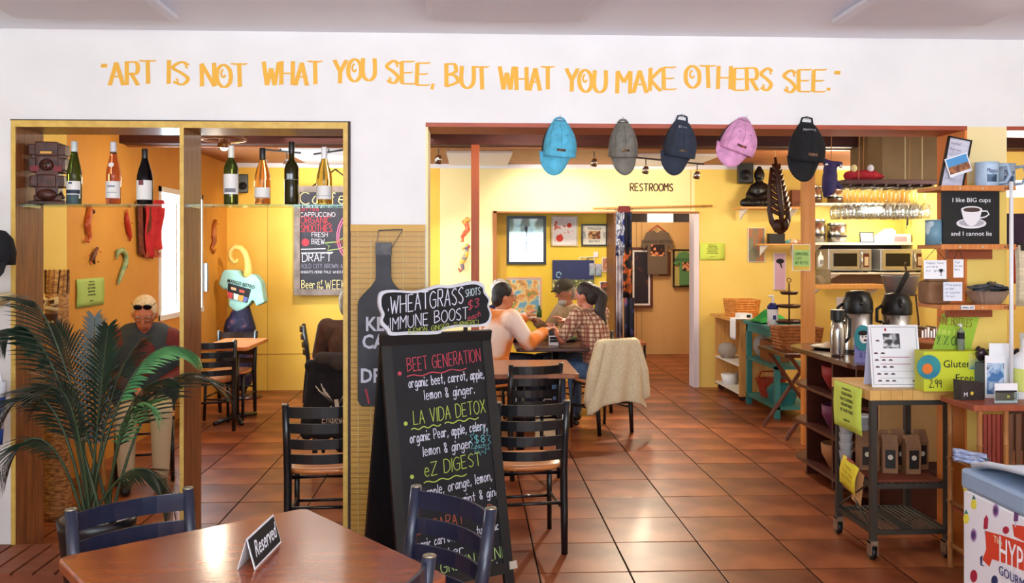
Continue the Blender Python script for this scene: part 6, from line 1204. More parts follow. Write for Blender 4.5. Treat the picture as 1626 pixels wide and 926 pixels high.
# dark trestle table
t = thing('trestle_table', 'dark wooden trestle table with splayed legs holding a wicker basket', 'table', (2.98, 7.95, 0)); box('tabletop', darkw, t, -.30, .32, -.36, .36, .715, .75, bevel=.004)
for y in (-.3, .3):
    for s in (-1, 1): MB().tube([(-s*.27, y, .01), (s*.24, y+.03*s, .72)], .018, 6).build('leg', mat('brown leg wood', (110,58,38), .5), t)
box('rail', mat('brown leg wood', (0,0,0)), t, -.2, .22, -.30, -.28, .16, .19)
t = basket('large brown wicker basket on the dark trestle table', (2.93, 8.0, .75), .40, .34, .2, mat('brown wicker', (150,86,42), .6, col2=(178,110,58), scale=24, bump=.3))
# ------------------------------------------------------------------ curved dark counter
CZ = .92; t = thing('counter', 'dark brown counter with rounded corners and open curved shelves', 'counter', (2.4, 5.35, 0))
def cpoly(x0_, x1_, y0_, y1_, r):
    pts = [(x1_, y0_)]
    for k in range(9): a_ = R(270-k*90/8); pts.append((x0_+r+r*math.cos(a_), y0_+r+r*math.sin(a_)))
    for k in range(9): a_ = R(180-k*90/8); pts.append((x0_+r+r*math.cos(a_), y1_-r+r*math.sin(a_)))
    return pts+[(x1_, y1_)]
MB().prism(cpoly(-.02, 1.2, 0, 1.5, .26), .035, 'z', CZ-.035).build('countertop', mat('dark glossy countertop', (74,36,28), .2, col2=(90,46,36), scale=4, coat=.4), t, bevel=.005)
for z_ in (.09, .36, .63): MB().prism(cpoly(.02, .45, .05, 1.47, .24), .022, 'z', z_).build('curved_shelf', darkw, t)
box('back_panel', mat('near black panel', (34,18,16), .6), t, .45, .48, .05, 1.47, .0, CZ-.035)
for y in (.3, .68, 1.15): box('divider', darkw, t, .06, .45, y, y+.02, .0, CZ-.035)
box('end_panel', darkw, t, .3, 1.2, .02, .05, 0, CZ-.035)
for (y_, z_, c, lb) in ((.78, .66, (150,40,36), 'dark red bowl in the top shelf of the curved counter'), (.78, .39, (110,46,80), 'purple bowl in the middle shelf of the curved counter'), (.79, .12, (176,120,76), 'round tan board standing in the bottom shelf of the curved counter')):
    t = thing('shelf_bowl', lb, 'bowl', (2.56, 5.42+y_, z_-.007), group='bowls in the curved counter'); MB().lathe([(0, 0), (.05, 0), (.10, .1), (.105, .17), (.098, .17), (.045, .01), (0, .01)], n=20).build('bowl_body', mat('bowl %d' % c[0], c, .6), t, smooth=True)
def airpot(u, y, label, topv, lever):
    p = P(u, 540, y); H_ = P(0, topv, y).z-CZ; t = thing('airpot', label, 'thermos', (p.x, y, CZ), R(-12), 'coffee airpots'); r_ = .098
    MB().lathe([(0, 0), (r_, 0), (r_, .02), (r_, H_*.66), (0, H_*.66)], n=28).build('steel_body', steel, t, smooth=False)
    for q_ in t.children[0].data.polygons: q_.use_smooth = abs(q_.normal.z) < .9
    MB().lathe([(r_*1.01, H_*.64), (r_*1.04, H_*.66), (r_*1.02, H_*.82), (r_*.8, H_*.97), (r_*.3, H_), (0, H_)], n=28).build('black_top', black, t, smooth=True)
    MB().tube([(-r_*1.0, 0, H_*.78), (-r_*1.35, 0, H_*.72), (-r_*1.35, 0, H_*.52), (-r_*1.02, 0, H_*.5)], .012, 8).build('side_handle', black, t, smooth=True)
    MB().lathe([(r_*1.01, 0), (r_*1.03, .0), (r_*1.03, .02), (r_*1.0, .022)], n=28).build('base_ring', black, t)
    if lever: MB().cap((0, 0, H_), .02, (.06, -.03, H_+.13), .018).build('pump_lever', black, t, smooth=True)
    MB().cap((0, -r_*.8, H_*.88), .018, (0, -r_*1.25, H_*.80), .014).build('spout', black, t, smooth=True); return t
airpot(1362, 6.2, 'left steel and black airpot on the curved counter', 464, False); airpot(1424, 6.2, 'right steel airpot with its pump lever raised', 468, True)
p = P(1330, 560, 5.95); t = thing('carafe', 'slim waisted steel carafe with black lid at the counter edge', 'carafe', (p.x, 5.95, CZ)); H_ = P(0, 496, 5.95).z-CZ
MB().lathe([(0, 0), (.042, 0), (.045, .02), (.050, H_*.4), (.048, H_*.55), (.036, H_*.78), (0, H_*.78)], n=26).build('steel_body', steel, t, smooth=True); MB().lathe([(.037, H_*.77), (.046, H_*.79), (.046, H_), (0, H_)], n=22).build('lid', black, t); MB().tube([(.046, 0, H_*.9), (.085, 0, H_*.8), (.08, 0, H_*.4), (.05, 0, H_*.3)], .011, 8).build('handle', black, t, smooth=True)
p = P(1290, 548, 6.5); t = thing('cake_plate', 'black round plate with sliced cake under paper at the counter corner', 'plate', (2.62, 6.4, CZ)); MB().lathe([(0, 0), (.13, 0), (.17, .018), (.165, .022), (.125, .006), (0, .006)], n=28).build('plate', black, t, smooth=True)
MB().grid(lambda a_, b_: V(-.11+.24*a_, -.08+.16*b_, .012+.05*math.sin(a_*3.14)*math.sin(b_*3.14)*(.8+.4*math.sin(a_*9))), 12, 10).build('wrapped_cake', mat('paper with orange', (236,226,206), .7, col2=(236,170,110), scale=6), t, smooth=True, solid=.004)
t = thing('paper_bags', 'brown pastry bags lying between the airpots', 'bag', (P(1392, 540, 6.05).x, 6.0, CZ)); MB().grid(lambda a_, b_: V(-.16+.32*a_, -.06+.12*b_, .01+.08*math.sin(a_*3.14)*math.sin(b_*3.14)*(.8+.5*math.sin(a_*13+b_*3))), 14, 8).build('bag_body', mat('kraft paper', (186,126,74), .7, col2=(206,150,96), scale=10), t, smooth=True, solid=.004)
t, r_, h_ = cyl('napkin_cup', 'small dark blue lidded cup between the two airpots', 'cup', 1393, 540, 510, 16, 6.25, mat('pale paper cup', (226,206,180), .6), z=CZ); MB().lathe([(0, h_), (r_*1.1, h_), (r_*1.0, h_+.04), (0, h_+.045)], n=18).build('blue_lid', mat('navy plastic', (0,0,0)), t)
t, r_, h_ = cyl('sugar_jar', 'dark small grinder behind the right airpot', 'grinder', 1458, 530, 500, 18, 6.5, black, lambda r, h: [(0, 0), (r, 0), (r*.6, h*.5), (r*.9, h*.8), (r*.5, h), (0, h)], z=CZ)
t = thing('glass_cake_dome', 'low clear glass dome behind the pine post', 'dome', (3.0, 6.75, CZ)); MB().lathe([(.13, 0), (.13, .06), (.1, .11), (0, .13)], n=24).build('dome', mat('jar glass', (0,0,0)), t, smooth=True, solid=.004); MB().ell((0, 0, .14), .014, 8).build('knob', steel, t, smooth=True)
# steel tub on wire stand
p = P(1430, 468, 6.9); t = thing('steel_tub', 'round galvanised tub on a wire stand behind the right airpot', 'tub', (p.x, 6.9, p.z)); MB().lathe([(0, 0), (.105, 0), (.14, .145), (.145, .15), (.136, .15), (.1, .008), (0, .008)], n=28).build('tub_body', mat('galvanised steel', (176,180,184), .35, .8), t, smooth=True)
MB().tube([(.0, -.1, .15), (.01, -.04, .24), (.06, .04, .25), (.1, .1, .15)], .004, 5).build('wire_handle', brz, t); m = MB()
for k in range(3): a_ = k*2.09; m.tube([(.12*math.cos(a_), .12*math.sin(a_), 0), (.16*math.cos(a_), .16*math.sin(a_), CZ-p.z)], .007, 6)
m.tube([(.12*math.cos(k*.5), .12*math.sin(k*.5), 0) for k in range(13)], .006, 6); m.build('wire_stand', brz, t)
t = thing('cookie_bowl', 'shallow copper-rimmed bowl with wrapped cookies right of the airpots', 'bowl', (P(1473, 550, 5.85).x, 5.85, CZ)); MB().lathe([(0, 0), (.06, 0), (.13, .10), (.135, .12), (.125, .12), (.055, .01), (0, .01)], n=26).build('bowl_body', mat('copper rim bowl', (168,104,60), .3), t, smooth=True); MB().grid(lambda a_, b_: V(-.09+.18*a_, -.09+.18*b_, .10+.03*math.sin(a_*8)*math.sin(b_*7)), 8, 8).build('cookies', mat('cookie brown', (120,60,36), .6, col2=(160,90,56), scale=20), t, smooth=True, solid=.01)
for k in range(6):
    u = 1458+k*4.6; o = thing('thin_book', ('tan', 'brown', 'cream', 'dark', 'tan edged', 'grey')[k]+' book standing %s in the row behind the bowl' % OR[k], 'book', (P(u, 520, 6.05).x, 6.05, CZ), 0, 'books behind the cookie bowl'); hh = .17+.01*(k % 3); c_ = ((170,130,90), (110,66,44), (214,190,150), (60,40,34), (186,150,110), (140,120,104))[k]; box('cover', mat('book %d' % k, c_, .7), o, -.008, .008, -.06, .08, 0, hh); box('pages', whitep, o, -.006, .006, -.061, -.06, .004, hh-.004)
# ------------------------------------------------------------------ BUTCHER-BLOCK CART
cx0, cy0, cw, cdp, ch_ = 2.085, 4.63, .46, .50, .895
t = thing('kitchen_cart', 'grey metal cart with a butcher block top and wheels in the right opening', 'cart', (cx0, cy0, 0))
for k in range(8): box('block_strip', butcher, t, k*cw/8+.0006, (k+1)*cw/8-.0006, 0, cdp, ch_-.052, ch_, bevel=.0015)
cg_ = mat('worn grey cart steel', (66,62,56), .5, .4)
for x in (.03, cw-.03):
    for y in (.03, cdp-.03):
        box('leg', cg_, t, x-.016, x+.016, y-.016, y+.016, .10, ch_-.052)
        MB().lathe([(0, -.012), (.034, -.012), (.036, 0), (.034, .012), (0, .012)], c=(x, y+.01, .036), n=16, M=Matrix.Rotation(R(90), 4, 'Y')).build('wheel', black, t, smooth=True)
        MB().box(x-.02, x-.014, y-.02, y+.03, .03, .10).box(x+.014, x+.02, y-.02, y+.03, .03, .10).box(x-.02, x+.02, y-.022, y+.03, .09, .105).build('caster_fork', steel, t)
for z in (.16, .40):
    for a in ((.03, cw-.03, .02, .035), (.03, cw-.03, cdp-.035, cdp-.02)): box('shelf_rail', cg_, t, a[0], a[1], a[2], a[3], z-.025, z)
    for x in (.02, cw-.035): box('shelf_rail', cg_, t, x, x+.015, .03, cdp-.03, z-.025, z)
    for k in range(14): x = .05+k*(cw-.1)/13; MB().tube([(x, .03, z-.005), (x, cdp-.03, z-.005)], .0055 if z < .2 else .004, 6).build('shelf_slat', cg_, t)
box('cross_strip', cg_, t, .19, .25, .03, cdp-.03, .155, .160)
MB().tube([(.02, .05, .40), (.02, cdp-.05, .17)], .006, 6).build('side_brace', cg_, t); MB().tube([(.02, cdp-.05, .40), (.02, .05, .17)], .006, 6).build('side_brace', cg_, t)
box('top_rail', cg_, t, .03, cw-.03, .02, .035, ch_-.08, ch_-.052)
box('tray_board', mat('red brown tray', (120,56,36), .5), t, .05, cw-.05, .06, cdp-.05, .401, .412)
for k in range(10): box('tray_strip', steelgrey, t, .07+k*.034, .075+k*.034, .03, .06, .398, .403)  # short grey steel strips along the tray front
kraft = mat('kraft coffee bag', (124,86,56), .7, col2=(144,104,70), scale=8)
for k, (u, yo) in enumerate(((1373, .30), (1398, .28), (1412, .22), (1424, .3), (1447, .2), (1459, .3))):
    x = P(u, 720, cy0+yo).x-cx0; o = thing('coffee_bag', ('leftmost kraft coffee bag with a round sticker on the cart', 'kraft coffee bag second from the left on the cart shelf', 'kraft coffee bag with a black label, third from the left', 'kraft coffee bag fourth on the cart shelf, set back', 'kraft coffee bag with a black label, second from the right', 'rightmost kraft coffee bag on the cart shelf, tilted')[k], 'bag', (cx0+x, cy0+yo, .4125), R(rnd.uniform(-15, 15)), 'coffee bags on the cart')
    H_ = .21+.01*(k % 2); MB().add([(-.04, -.03, 0), (.04, -.03, 0), (.04, .03, 0), (-.04, .03, 0), (-.042, -.03, H_*.7), (.042, -.03, H_*.7), (.042, .03, H_*.7), (-.042, .03, H_*.7), (-.04, -.004, H_), (.04, -.004, H_), (.04, .004, H_), (-.04, .004, H_)], [(0,1,2,3), (0,1,5,4), (1,2,6,5), (2,3,7,6), (3,0,4,7), (4,5,9,8), (5,6,10,9), (6,7,11,10), (7,4,8,11), (8,9,10,11)]).build('bag_body', kraft, o, bevel=.004); box('label', mat('black bag label', (30,24,22), .5), o, -.026, .026, -.033, -.0305, .03, H_*.62)
    MB().lathe([(0, 0), (.014, 0)], c=(0, -.034, .09), n=14, M=Matrix.Rotation(R(90), 4, 'X')).build('sticker', mat('cream sticker', (206,196,170), .6), o); box('fold_clip', mat('tan tin tie', (190,150,100), .5), o, -.042, .042, -.006, .006, H_-.02, H_-.008)
for k in range(2):
    o = thing('cup_stack', ('stack of clear plastic cups under the lime notice', 'second stack of clear plastic cups behind the first')[k], 'cups', (cx0+.0+.32*k*.3+.05, cy0+.42-.0*k, .4125)); m = MB()
    for j in range(5): m.lathe([(.028, j*.05), (.038, j*.05+.075), (.04, j*.05+.078), (.036, j*.05+.075), (.026, j*.05)], n=16)
    m.build('cups', mat('cloudy cups', (214,216,218), .25, trans=.3), o, smooth=True); MB().lathe([(.0, .27), (.041, .27), (.041, .283), (.0, .286)], n=16).build('top_lid', whitepl, o)
# notices on cart edge
a = PX(1326, 603, cx0-.004); b = PX(1370, 618, cx0-.004); dz = a.z-PX(1326, 674, cx0-.004).z
notice('notice', 'lime face covering notice taped to the butcher block edge', abs(a.y-b.y)*1.0, .25, ygreen, (cx0-.003, (a.y+b.y)/2, ch_-.004), (0, 0, R(-90)))
t = thing('yellow_flyer', 'yellow folded flyer clipped to the metal cart frame', 'notice', tuple(PX(1352, 733, cx0-.01)), rot=(0, R(18), R(-80)))
MB().grid(lambda a_, b_: V((a_-.5)*.15, -.01*math.sin(b_*4), -b_*.17), 4, 6).build('sheet', mat('canary paper', (240,220,60), .7), t, smooth=True, solid=.001)
MB().grid(lambda a_, b_: V(.02+a_*.09, .012+.02*b_, -.02-b_*.2), 3, 4).build('second_sheet', mat('buff paper', (206,160,110), .7), t, solid=.001)
for k, (tx, w_) in enumerate((('today', .06), ('fresh juice', .1), ('smoothies', .1), ('& coffee', .08))): m = MB(); chalk(m, tx, V(-w_/2, -.0125, -.045-.032*k), .016, .002, width=w_); m.build('lettering', mat('olive ink', (150,130,40), .7), t)
MB().cap((-.02, -.01, .005), .008, (.03, -.01, .012), .006).build('binder_clip', mat('red clip', (170,60,50), .4), t)
# menu tent card on the cart
tt = thing('tent_card', 'white pastry tent card with a grey portrait and rows of shell drawings on the cart', 'sign', (P(1427, 614, 4.72).x, 4.74, ch_), R(-4)); w_ = 80*4.75/F; hh = P(0, 521, 4.75).z-ch_
def leanM(a_): return Matrix.Rotation(R(a_), 4, 'X')
MB().box(-w_/2, w_/2, -.002, .0, 0, hh, M=leanM(-10)).build('front_panel', whitep, tt); MB().box(-w_/2, w_/2, .0, .002, 0, hh, M=Matrix.Translation((0, hh*.36, 0)) @ leanM(11)).build('rear_panel', mat('pale lavender card', (200,206,236), .7), tt)
Mt = leanM(-10); m = MB()
for (a_, b_, c_, d_) in ((-.46, .46, .04, .045), (-.46, .46, .96, .965), (-.46, -.453, .04, .96), (.453, .46, .04, .96)): m.box(a_*w_, b_*w_, -.0028, -.002, c_*hh, d_*hh, M=Mt)
m.build('border_print', mat('grey ink', (110,100,110), .7), tt)
MB().box(-.22*w_, .12*w_, -.0028, -.002, .62*hh, .86*hh, M=Mt).build('portrait_print', mat('grey portrait print', (60,60,64), .6, col2=[(60,60,64), (170,170,172), (220,220,220)], scale=26, detail=1, ramp=(.38, .62)), tt)
m = MB()
def shell(x, z, s): m.prism([(x*w_+s*math.cos(k*math.pi/8), z*hh+s*math.sin(k*math.pi/8)*.85) for k in range(9)], .0008, 'y', -.0028, M=Mt)
shell(-.33, .73, .011)
for z, xs in ((.53, (-.38, -.24)), (.42, (-.37, -.23, -.09)), (.31, (-.36, -.22, -.08)), (.2, (-.34, -.2, -.06)), (.09, (-.33, -.18, -.05, .36))):
    for x in xs: shell(x, z, .0115)
m.build('shell_print', mat('maroon brown ink', (96,70,76), .7), tt); m = MB()
for z in (.475, .365): m.box(-.3*w_, .3*w_, -.0028, -.002, z*hh, z*hh+.003, M=Mt)
m.prism([(-.16*w_+.006*math.cos(k*.785), .92*hh+.009*math.sin(k*.785)) for k in range(8)], .0008, 'y', -.0028, M=Mt); m.build('red_print', mat('crimson ink', (170,40,50), .7), tt); m = MB()
for z in (.255, .145, .045): m.box(-.32*w_, .4*w_, -.0028, -.002, z*hh, z*hh+.0012, M=Mt)
m.build('grey_rule', mat('grey ink', (0,0,0)), tt)
# blue oval face card
t = thing('oval_card', 'blue card with a teal oval and a white comic face at the counter', 'sign', (P(1364, 585, 5.62).x+.04, 5.62, CZ), R(10)); s_ = 5.6/F
m = MB().prism([(-19*s_, 0), (21*s_, -.01), (21*s_, 30*s_), (-2*s_, 34*s_), (-19*s_, 36*s_)], .004, 'y', 0); m.build('card', mat('periwinkle card', (136,140,206), .6), t); MB().prism([(-5*s_+15*s_*math.cos(k*.314), 40*s_+21*s_*math.sin(k*.314)) for k in range(20)], .004, 'y', -.005).build('teal_oval', mat('teal print', (46,140,156), .5), t)
MB().prism([(-3*s_+8*s_*math.cos(k*.4), 40*s_+9*s_*math.sin(k*.4)) for k in range(16)], .001, 'y', -.0065).build('face_shape', whitep, t); MB().prism([(-5*s_+9*s_*math.cos(k*.35), 48*s_+4*s_*math.sin(k*.35)) for k in range(18)], .001, 'y', -.008).prism([(-1*s_+3*s_*math.cos(k*.6), 36*s_+1.6*s_*math.sin(k*.6)) for k in range(11)], .001, 'y', -.008).prism([(-6*s_+1*s_*math.cos(k*.8), 42*s_+1.4*s_*math.sin(k*.8)) for k in range(8)], .001, 'y', -.008).prism([(0*s_+1*s_*math.cos(k*.8), 42*s_+1.4*s_*math.sin(k*.8)) for k in range(8)], .001, 'y', -.008).build('ink_marks', ink, t)
m = MB(); chalk(m, 'XL DEALS', V(-10*s_, -.001, 8*s_), .03, .004, width=24*s_); m.build('lettering', mat('blue ink', (50,60,140), .7), t)
MB().tube([(0, .006, .15), (0, .08, 0.0)], .004, 5).build('easel_leg', steel, t)
# ------------------------------------------------------------------ gluten-free box, green poster, etc. on the stand and cart
GZ = ch_; Yg = 4.585
a, b = P(1466, 612, Yg), P(1577, 560, Yg); t = thing('snack_box', 'lime display box lettered gluten free with a round blue and orange emblem', 'box', ((a.x+b.x)/2, Yg, GZ)); h_ = (b.x-a.x)/2*.98; hh = P(0, 566, Yg).z-GZ
hh_sb = hh; limem = mat('lime carton', (206,214,50), .5); MB().box(-h_, h_, 0, .10, 0, hh).build('carton', limem, t, bevel=.002); lettering('lettering', 'Gluten', .055, ink, t, (-h_*.45, -.002, hh*.60), align='LEFT'); lettering('lettering', 'Free', .055, ink, t, (-h_*.1, -.002, hh*.25), align='LEFT')
MB().lathe([(0, 0), (.062, 0), (.062, .006), (0, .006)], c=(-h_+.02, -.008, hh*.62), n=28, M=Matrix.Rotation(R(90), 4, 'X')).build('emblem_disc', mat('blue teal emblem', (30,110,150), .5, col2=(50,150,150), scale=8), t); MB().lathe([(0, 0), (.028, 0), (.028, .002), (0, .002)], c=(-h_+.01, -.0155, hh*.58), n=12, M=Matrix.Rotation(R(90), 4, 'X')).build('orange_emblem', mat('orange emblem', (226,120,40), .5), t); MB().box(h_*.3, h_*.95, -.003, 0, hh*.55, hh*.95).build('printed_corner', mat('blue yellow print', (40,120,140), .5, col2=(226,220,90), scale=14), t)
t.location.y -= 0; m = MB(); chalk(m, '2.99', V(-h_+.03, -.0015, hh*.1), .04, .005, width=.06); m.build('price_lettering', ink, t)
# tilted green wine bottle poster
a, b, c_, d_ = (1497, 498), (1556, 500), (1525, 617), (1463, 617); Yp = 4.69; pc = P(1510, 530, Yp)
t = thing('price_poster', 'lime green hand-lettered poster about wine bottles leaning behind the snack box', 'sign', tuple(pc), rot=(0, R(6), 0)); pts = [P(*q_, Yp)-pc for q_ in (d_, c_, b, a)]; Ri = Matrix.Rotation(R(-6), 3, 'Y'); pts = [Ri @ q_ for q_ in pts]
MB().prism([(q_.x, q_.z) for q_ in pts], .004, 'y', 0).build('sheet', mat('lime poster', (170,206,60), .7, col2=(150,186,60), scale=5), t); m = MB(); chalk(m, 'WINE BOTTLES', V(-.075, -.002, .045), .042, .005, width=.18); m.build('lettering', mat('olive orange ink', (150,110,40), .7), t); m = MB(); chalk(m, '\u00bd % OFF', V(-.07, -.002, -.06), .045, .006, width=.14); m.build('lettering', mat('dark green ink', (50,90,50), .7), t); m = MB(); chalk(m, 'take home', V(-.07, -.002, -.005), .028, .004, width=.15); m.build('lettering', mat('pale green ink', (220,240,120), .7), t); pass
# ------------------------------------------------------------------ bamboo stand
SX, SY0, SY1, SZ_ = 2.435, 4.25, 4.56, .88
t = thing('bamboo_stand', 'red brown wooden stand with bamboo legs and slatted shelves behind the freezer', 'stand', (SX, SY0, 0)); rb = mat('red brown stand top', (150,72,46), .4, col2=(166,86,56), scale=5, stretch=(6,1,1)); bam = mat('dark bamboo pole', (150,96,48), .5, col2=(176,118,62), scale=4)
box('top_board', rb, t, -.01, .8, 0, SY1-SY0, SZ_-.03, SZ_, bevel=.003)
def pole(x, y, m_=bam):
    m = MB(); n_ = 5; 
    for k in range(n_): z0_ = k*(SZ_-.03)/n_; z1_ = (k+1)*(SZ_-.03)/n_; m.tube([(x, y, z0_), (x, y, z0_+.008), (x, y, z1_-.008), (x, y, z1_)], [.016, .013, .013, .016], 10)
    m.build('bamboo_leg', m_, t, smooth=True)
for x, y in ((.03, .02), (.03, SY1-SY0-.02), (.78, .02), (.78, SY1-SY0-.02), (.16, .02)): pole(x, y)
for z in (.12, .34, .56): MB().tube([(0.0, .02, z), (.8, .02, z)], .010, 8).build('bamboo_rail', bam, t, smooth=True); MB().tube([(0.03, .0, z), (.03, SY1-SY0, z)], .010, 8).build('bamboo_rail', bam, t, smooth=True)
redsl = mat('brick red slat', (140,52,38), .5, col2=(120,42,32), scale=5)
for k in range(5): box('red_slat', redsl, t, .055+k*.022, .072+k*.022, .03, .04, .02, SZ_-.05)
for k in range(14): box('brown_slat', mat('brown slat', (104,66,42), .6), t, .19+k*.04, .215+k*.04, .05, .06, .02, SZ_-.05)
for z in (.3, .58): box('shelf_board', rb, t, .03, .78, .06, SY1-SY0-.03, z, z+.015)
# khaki panel behind cart
t = thing('panel_board', 'tan plywood panel with a dark gap behind the cart', 'board', (2.62, 5.35, 0)); box('panel', mat('tan plywood', (190,150,96), .6, col2=(176,138,86), scale=3), t, -.15, .28, 0, .02, .35, .86); box('panel', mat('tan plywood', (0,0,0)), t, .36, .62, 0, .02, .3, .86); box('base_rail', darkw, t, -.15, .62, 0, .03, .0, .3)
# blue-white crinkled paper on the stand
t = thing('paper_stack', 'crinkled pale blue paper stack sticking out of the bamboo stand above the freezer', 'paper', tuple(P(1540, 722, 4.2))); MB().grid(lambda a_, b_: V(-.07+.15*a_, .01*math.sin(a_*10), .03-.06*b_-.03*a_+.006*math.sin(b_*20)), 10, 10).build('sheets', mat('pale blue paper', (196,208,240), .6, col2=(150,166,210), scale=20, stretch=(1,1,6)), t, smooth=True, solid=.03)
# on the stand
t, r_, h_ = cyl('sanitizer_bottle', 'clear pump bottle with a black label beside the snack box', 'bottle', 1525, 612, 560, 18, 4.75, mat('clear bottle', (214,220,220), .1, trans=.7, ior=1.2), z=ch_, prof=lambda r, h: [(0, 0), (r, 0), (r, .16), (r*.4, .185), (r*.35, .2), (0, .2)]); 
t.location = (P(1525, 570, 4.65).x, 4.645, GZ+hh_sb); t.scale = (.6,)*3; MB().lathe([(r_*1.02, .10), (r_*1.02, .155)], n=20).build('label', ink, t); MB().cap((0, 0, .2), .01, (0, 0, .225), .008).cap((0, 0, .225), .007, (-.03, 0, .222), .005).build('pump', whitepl, t, smooth=True)
p = P(1540, 600, 4.42); t = thing('card_rack', 'tray of dark business cards with a yellow dot at the corner of the stand', 'cards', (P(1541, 620, 4.42).x, 4.40, SZ_), R(8)); MB().prism([(-.06, 0), (.065, -.0), (.06, .085), (-.065, .1)], .06, 'y', 0).build('card_block', mat('black brown cards', (40,32,32), .5, col2=(60,48,46), scale=30, stretch=(1,1,8)), t); MB().lathe([(0, 0), (.009, 0)], c=(-.005, -.002, .035), n=12, M=Matrix.Rotation(R(90), 4, 'X')).build('yellow_dot', mat('yellow dot', (220,190,60), .6), t); lettering('lettering', 'M', .03, whitep, t, (-.04, -.002, .02))
t = thing('photo_card_stand', 'white-bordered blue photo card standing at the right of the stand', 'photo', (P(1574, 618, 4.5).x, 4.46, SZ_), R(-4)); w_ = 34*4.5/F; hh = .215; box('card', whitep, t, -w_/2, w_/2, 0, .004, 0, hh); box('photo', mat('blue photo', (70,120,170), .5, col2=[(60,110,170), (190,214,236), (70,60,80)], scale=14, detail=2, ramp=(.35, .65)), t, -w_/2+.008, w_/2-.012, -.001, 0, .02, hh*.82); box('rear_card', whitep, t, -w_/2+.03, w_/2+.04, .02, .024, 0, hh+.06); box('foot', whitep, t, -w_/4, w_/4, .004, .06, 0, .004)
t = thing('card_holder', 'clear holder of black and yellow cards at the front of the stand', 'cards', (P(1592, 628, 4.35).x, 4.32, SZ_)); w_ = 38*4.35/F; box('cards', whitep, t, -w_/2, w_/2, 0, .004, 0, .095); box('black_field', ink, t, -w_/2+.002, w_/2-.004, -.001, 0, .01, .06); MB().lathe([(0, 0), (.008, 0)], c=(.01, -.002, .03), n=12, M=Matrix.Rotation(R(90), 4, 'X')).build('yellow_dot', mat('yellow dot', (0,0,0)), t); box('holder', glass_pane('window glass'), t, -w_/2-.002, w_/2+.002, -.006, -.004, 0, .05); lettering('lettering', 'NVW', .022, whitep, t, (.038, -.0015, .025), (90, 90, 0))
t = thing('white_jug', 'large white jug with a yellow-green label at the right picture edge', 'jug', (P(1627, 610, 4.45).x, 4.44, SZ_)); MB().lathe([(0, 0), (.065, 0), (.07, .01), (.07, .19), (.055, .215), (.03, .235), (.026, .25), (.026, .30), (0, .30)], n=24).build('jug_body', whitepl, t, smooth=True); MB().lathe([(.0705, .04), (.071, .045), (.071, .15), (.0705, .155)], n=24).build('label', mat('yellow green label', (214,220,120), .6), t, smooth=True); MB().ell((0, -.069, .14), (.03, .004, .012), 12).build('dark_emblem', mat('navy plastic', (0,0,0)), t); MB().box(-.02, .02, -.02, .02, .30, .33).build('cap', whitepl, t)
t = thing('tip_bucket', 'grey tub overflowing with dark shiny wrappers behind the photo cards', 'tub', (P(1571, 560, 4.62).x-.0, 4.50, SZ_)); w_ = .10; MB().box(-w_, w_, 0, .12, 0, .17).build('tub_body', mat('slate grey tub', (96,106,120), .5), t, bevel=.006); m = MB()
for k in range(26): m.ell((rnd.uniform(-.095, .095), rnd.uniform(.01, .11), .18+.045*rnd.random()), (.03, .022, .016), 8, Euler((rnd.random()*3, rnd.random()*3, 0)).to_matrix(), 5)
o = m.build('wrappers', mat('dark shiny wrapper', (34,24,30), .15, col2=(70,50,60), scale=10), t, smooth=True); o['kind'] = 'stuff'; box('tub_label', mat('pale blue label', (200,210,226), .6), t, -.02, .09, -.003, 0, .07, .13); m = MB(); chalk(m, 'espresso', V(-.01, -.004, .10), .016, .002, width=.08); m.build('lettering', ink, t)
# ------------------------------------------------------------------ shelving on the pier at the right
YSH = 4.45; sx0, sx1 = X(1462, YSH+.2), X(1612, YSH)
zs = [P(0, 290, YSH).z, P(0, 388, YSH).z, P(0, 489, YSH).z]; lb3 = ('top orange-brown shelf on the pier carrying two big mugs', 'middle orange-brown shelf on the pier carrying the big cups sign', 'bottom orange-brown shelf on the pier carrying the fluted bowl')
osh = mat('orange brown shelf wood', (196,116,56), .5, col2=(212,134,70), scale=5, stretch=(8,1,1))
for z, lb in zip(zs, lb3):
    t = thing('pier_shelf', lb, 'shelf', ((sx0+sx1)/2, YSH, z), group='shelves on the pier'); h_ = (sx1-sx0)/2; box('board', osh, t, -h_, h_, 0, .24, -.02, 0, bevel=.003); box('support_rail', mat('red brown rail', (150,72,36), .5), t, -h_+.15, h_, .20, .235, -.075, -.02)
    box('lip', osh, t, -h_, h_, -.008, 0, -.024, .002); 
    for f in (-.5, .1, .7): MB().lathe([(0, 0), (.005, 0)], c=(h_*f, -.009, -.012), n=8, M=Matrix.Rotation(R(90), 4, 'X')).build('screw', steel, t)
p = P(1603, 420, YSH-.02); o = thing('white_pole', 'slim white metal pole running up the right ends of the pier shelves', 'pole', (p.x, YSH-.035, SZ_)); MB().tube([(0, 0, 0), (0, 0, zs[0]-SZ_+.02)], .010, 12).build('tube', whitepl, o, smooth=True); MB().lathe([(.025, 0), (.025, .006), (0, .006)], n=14).build('foot', whitepl, o)
for z in zs: MB().tube([(0, 0, z-SZ_-.01), (0, .03, z-SZ_-.01)], .006, 6).build('clamp', steel, o)
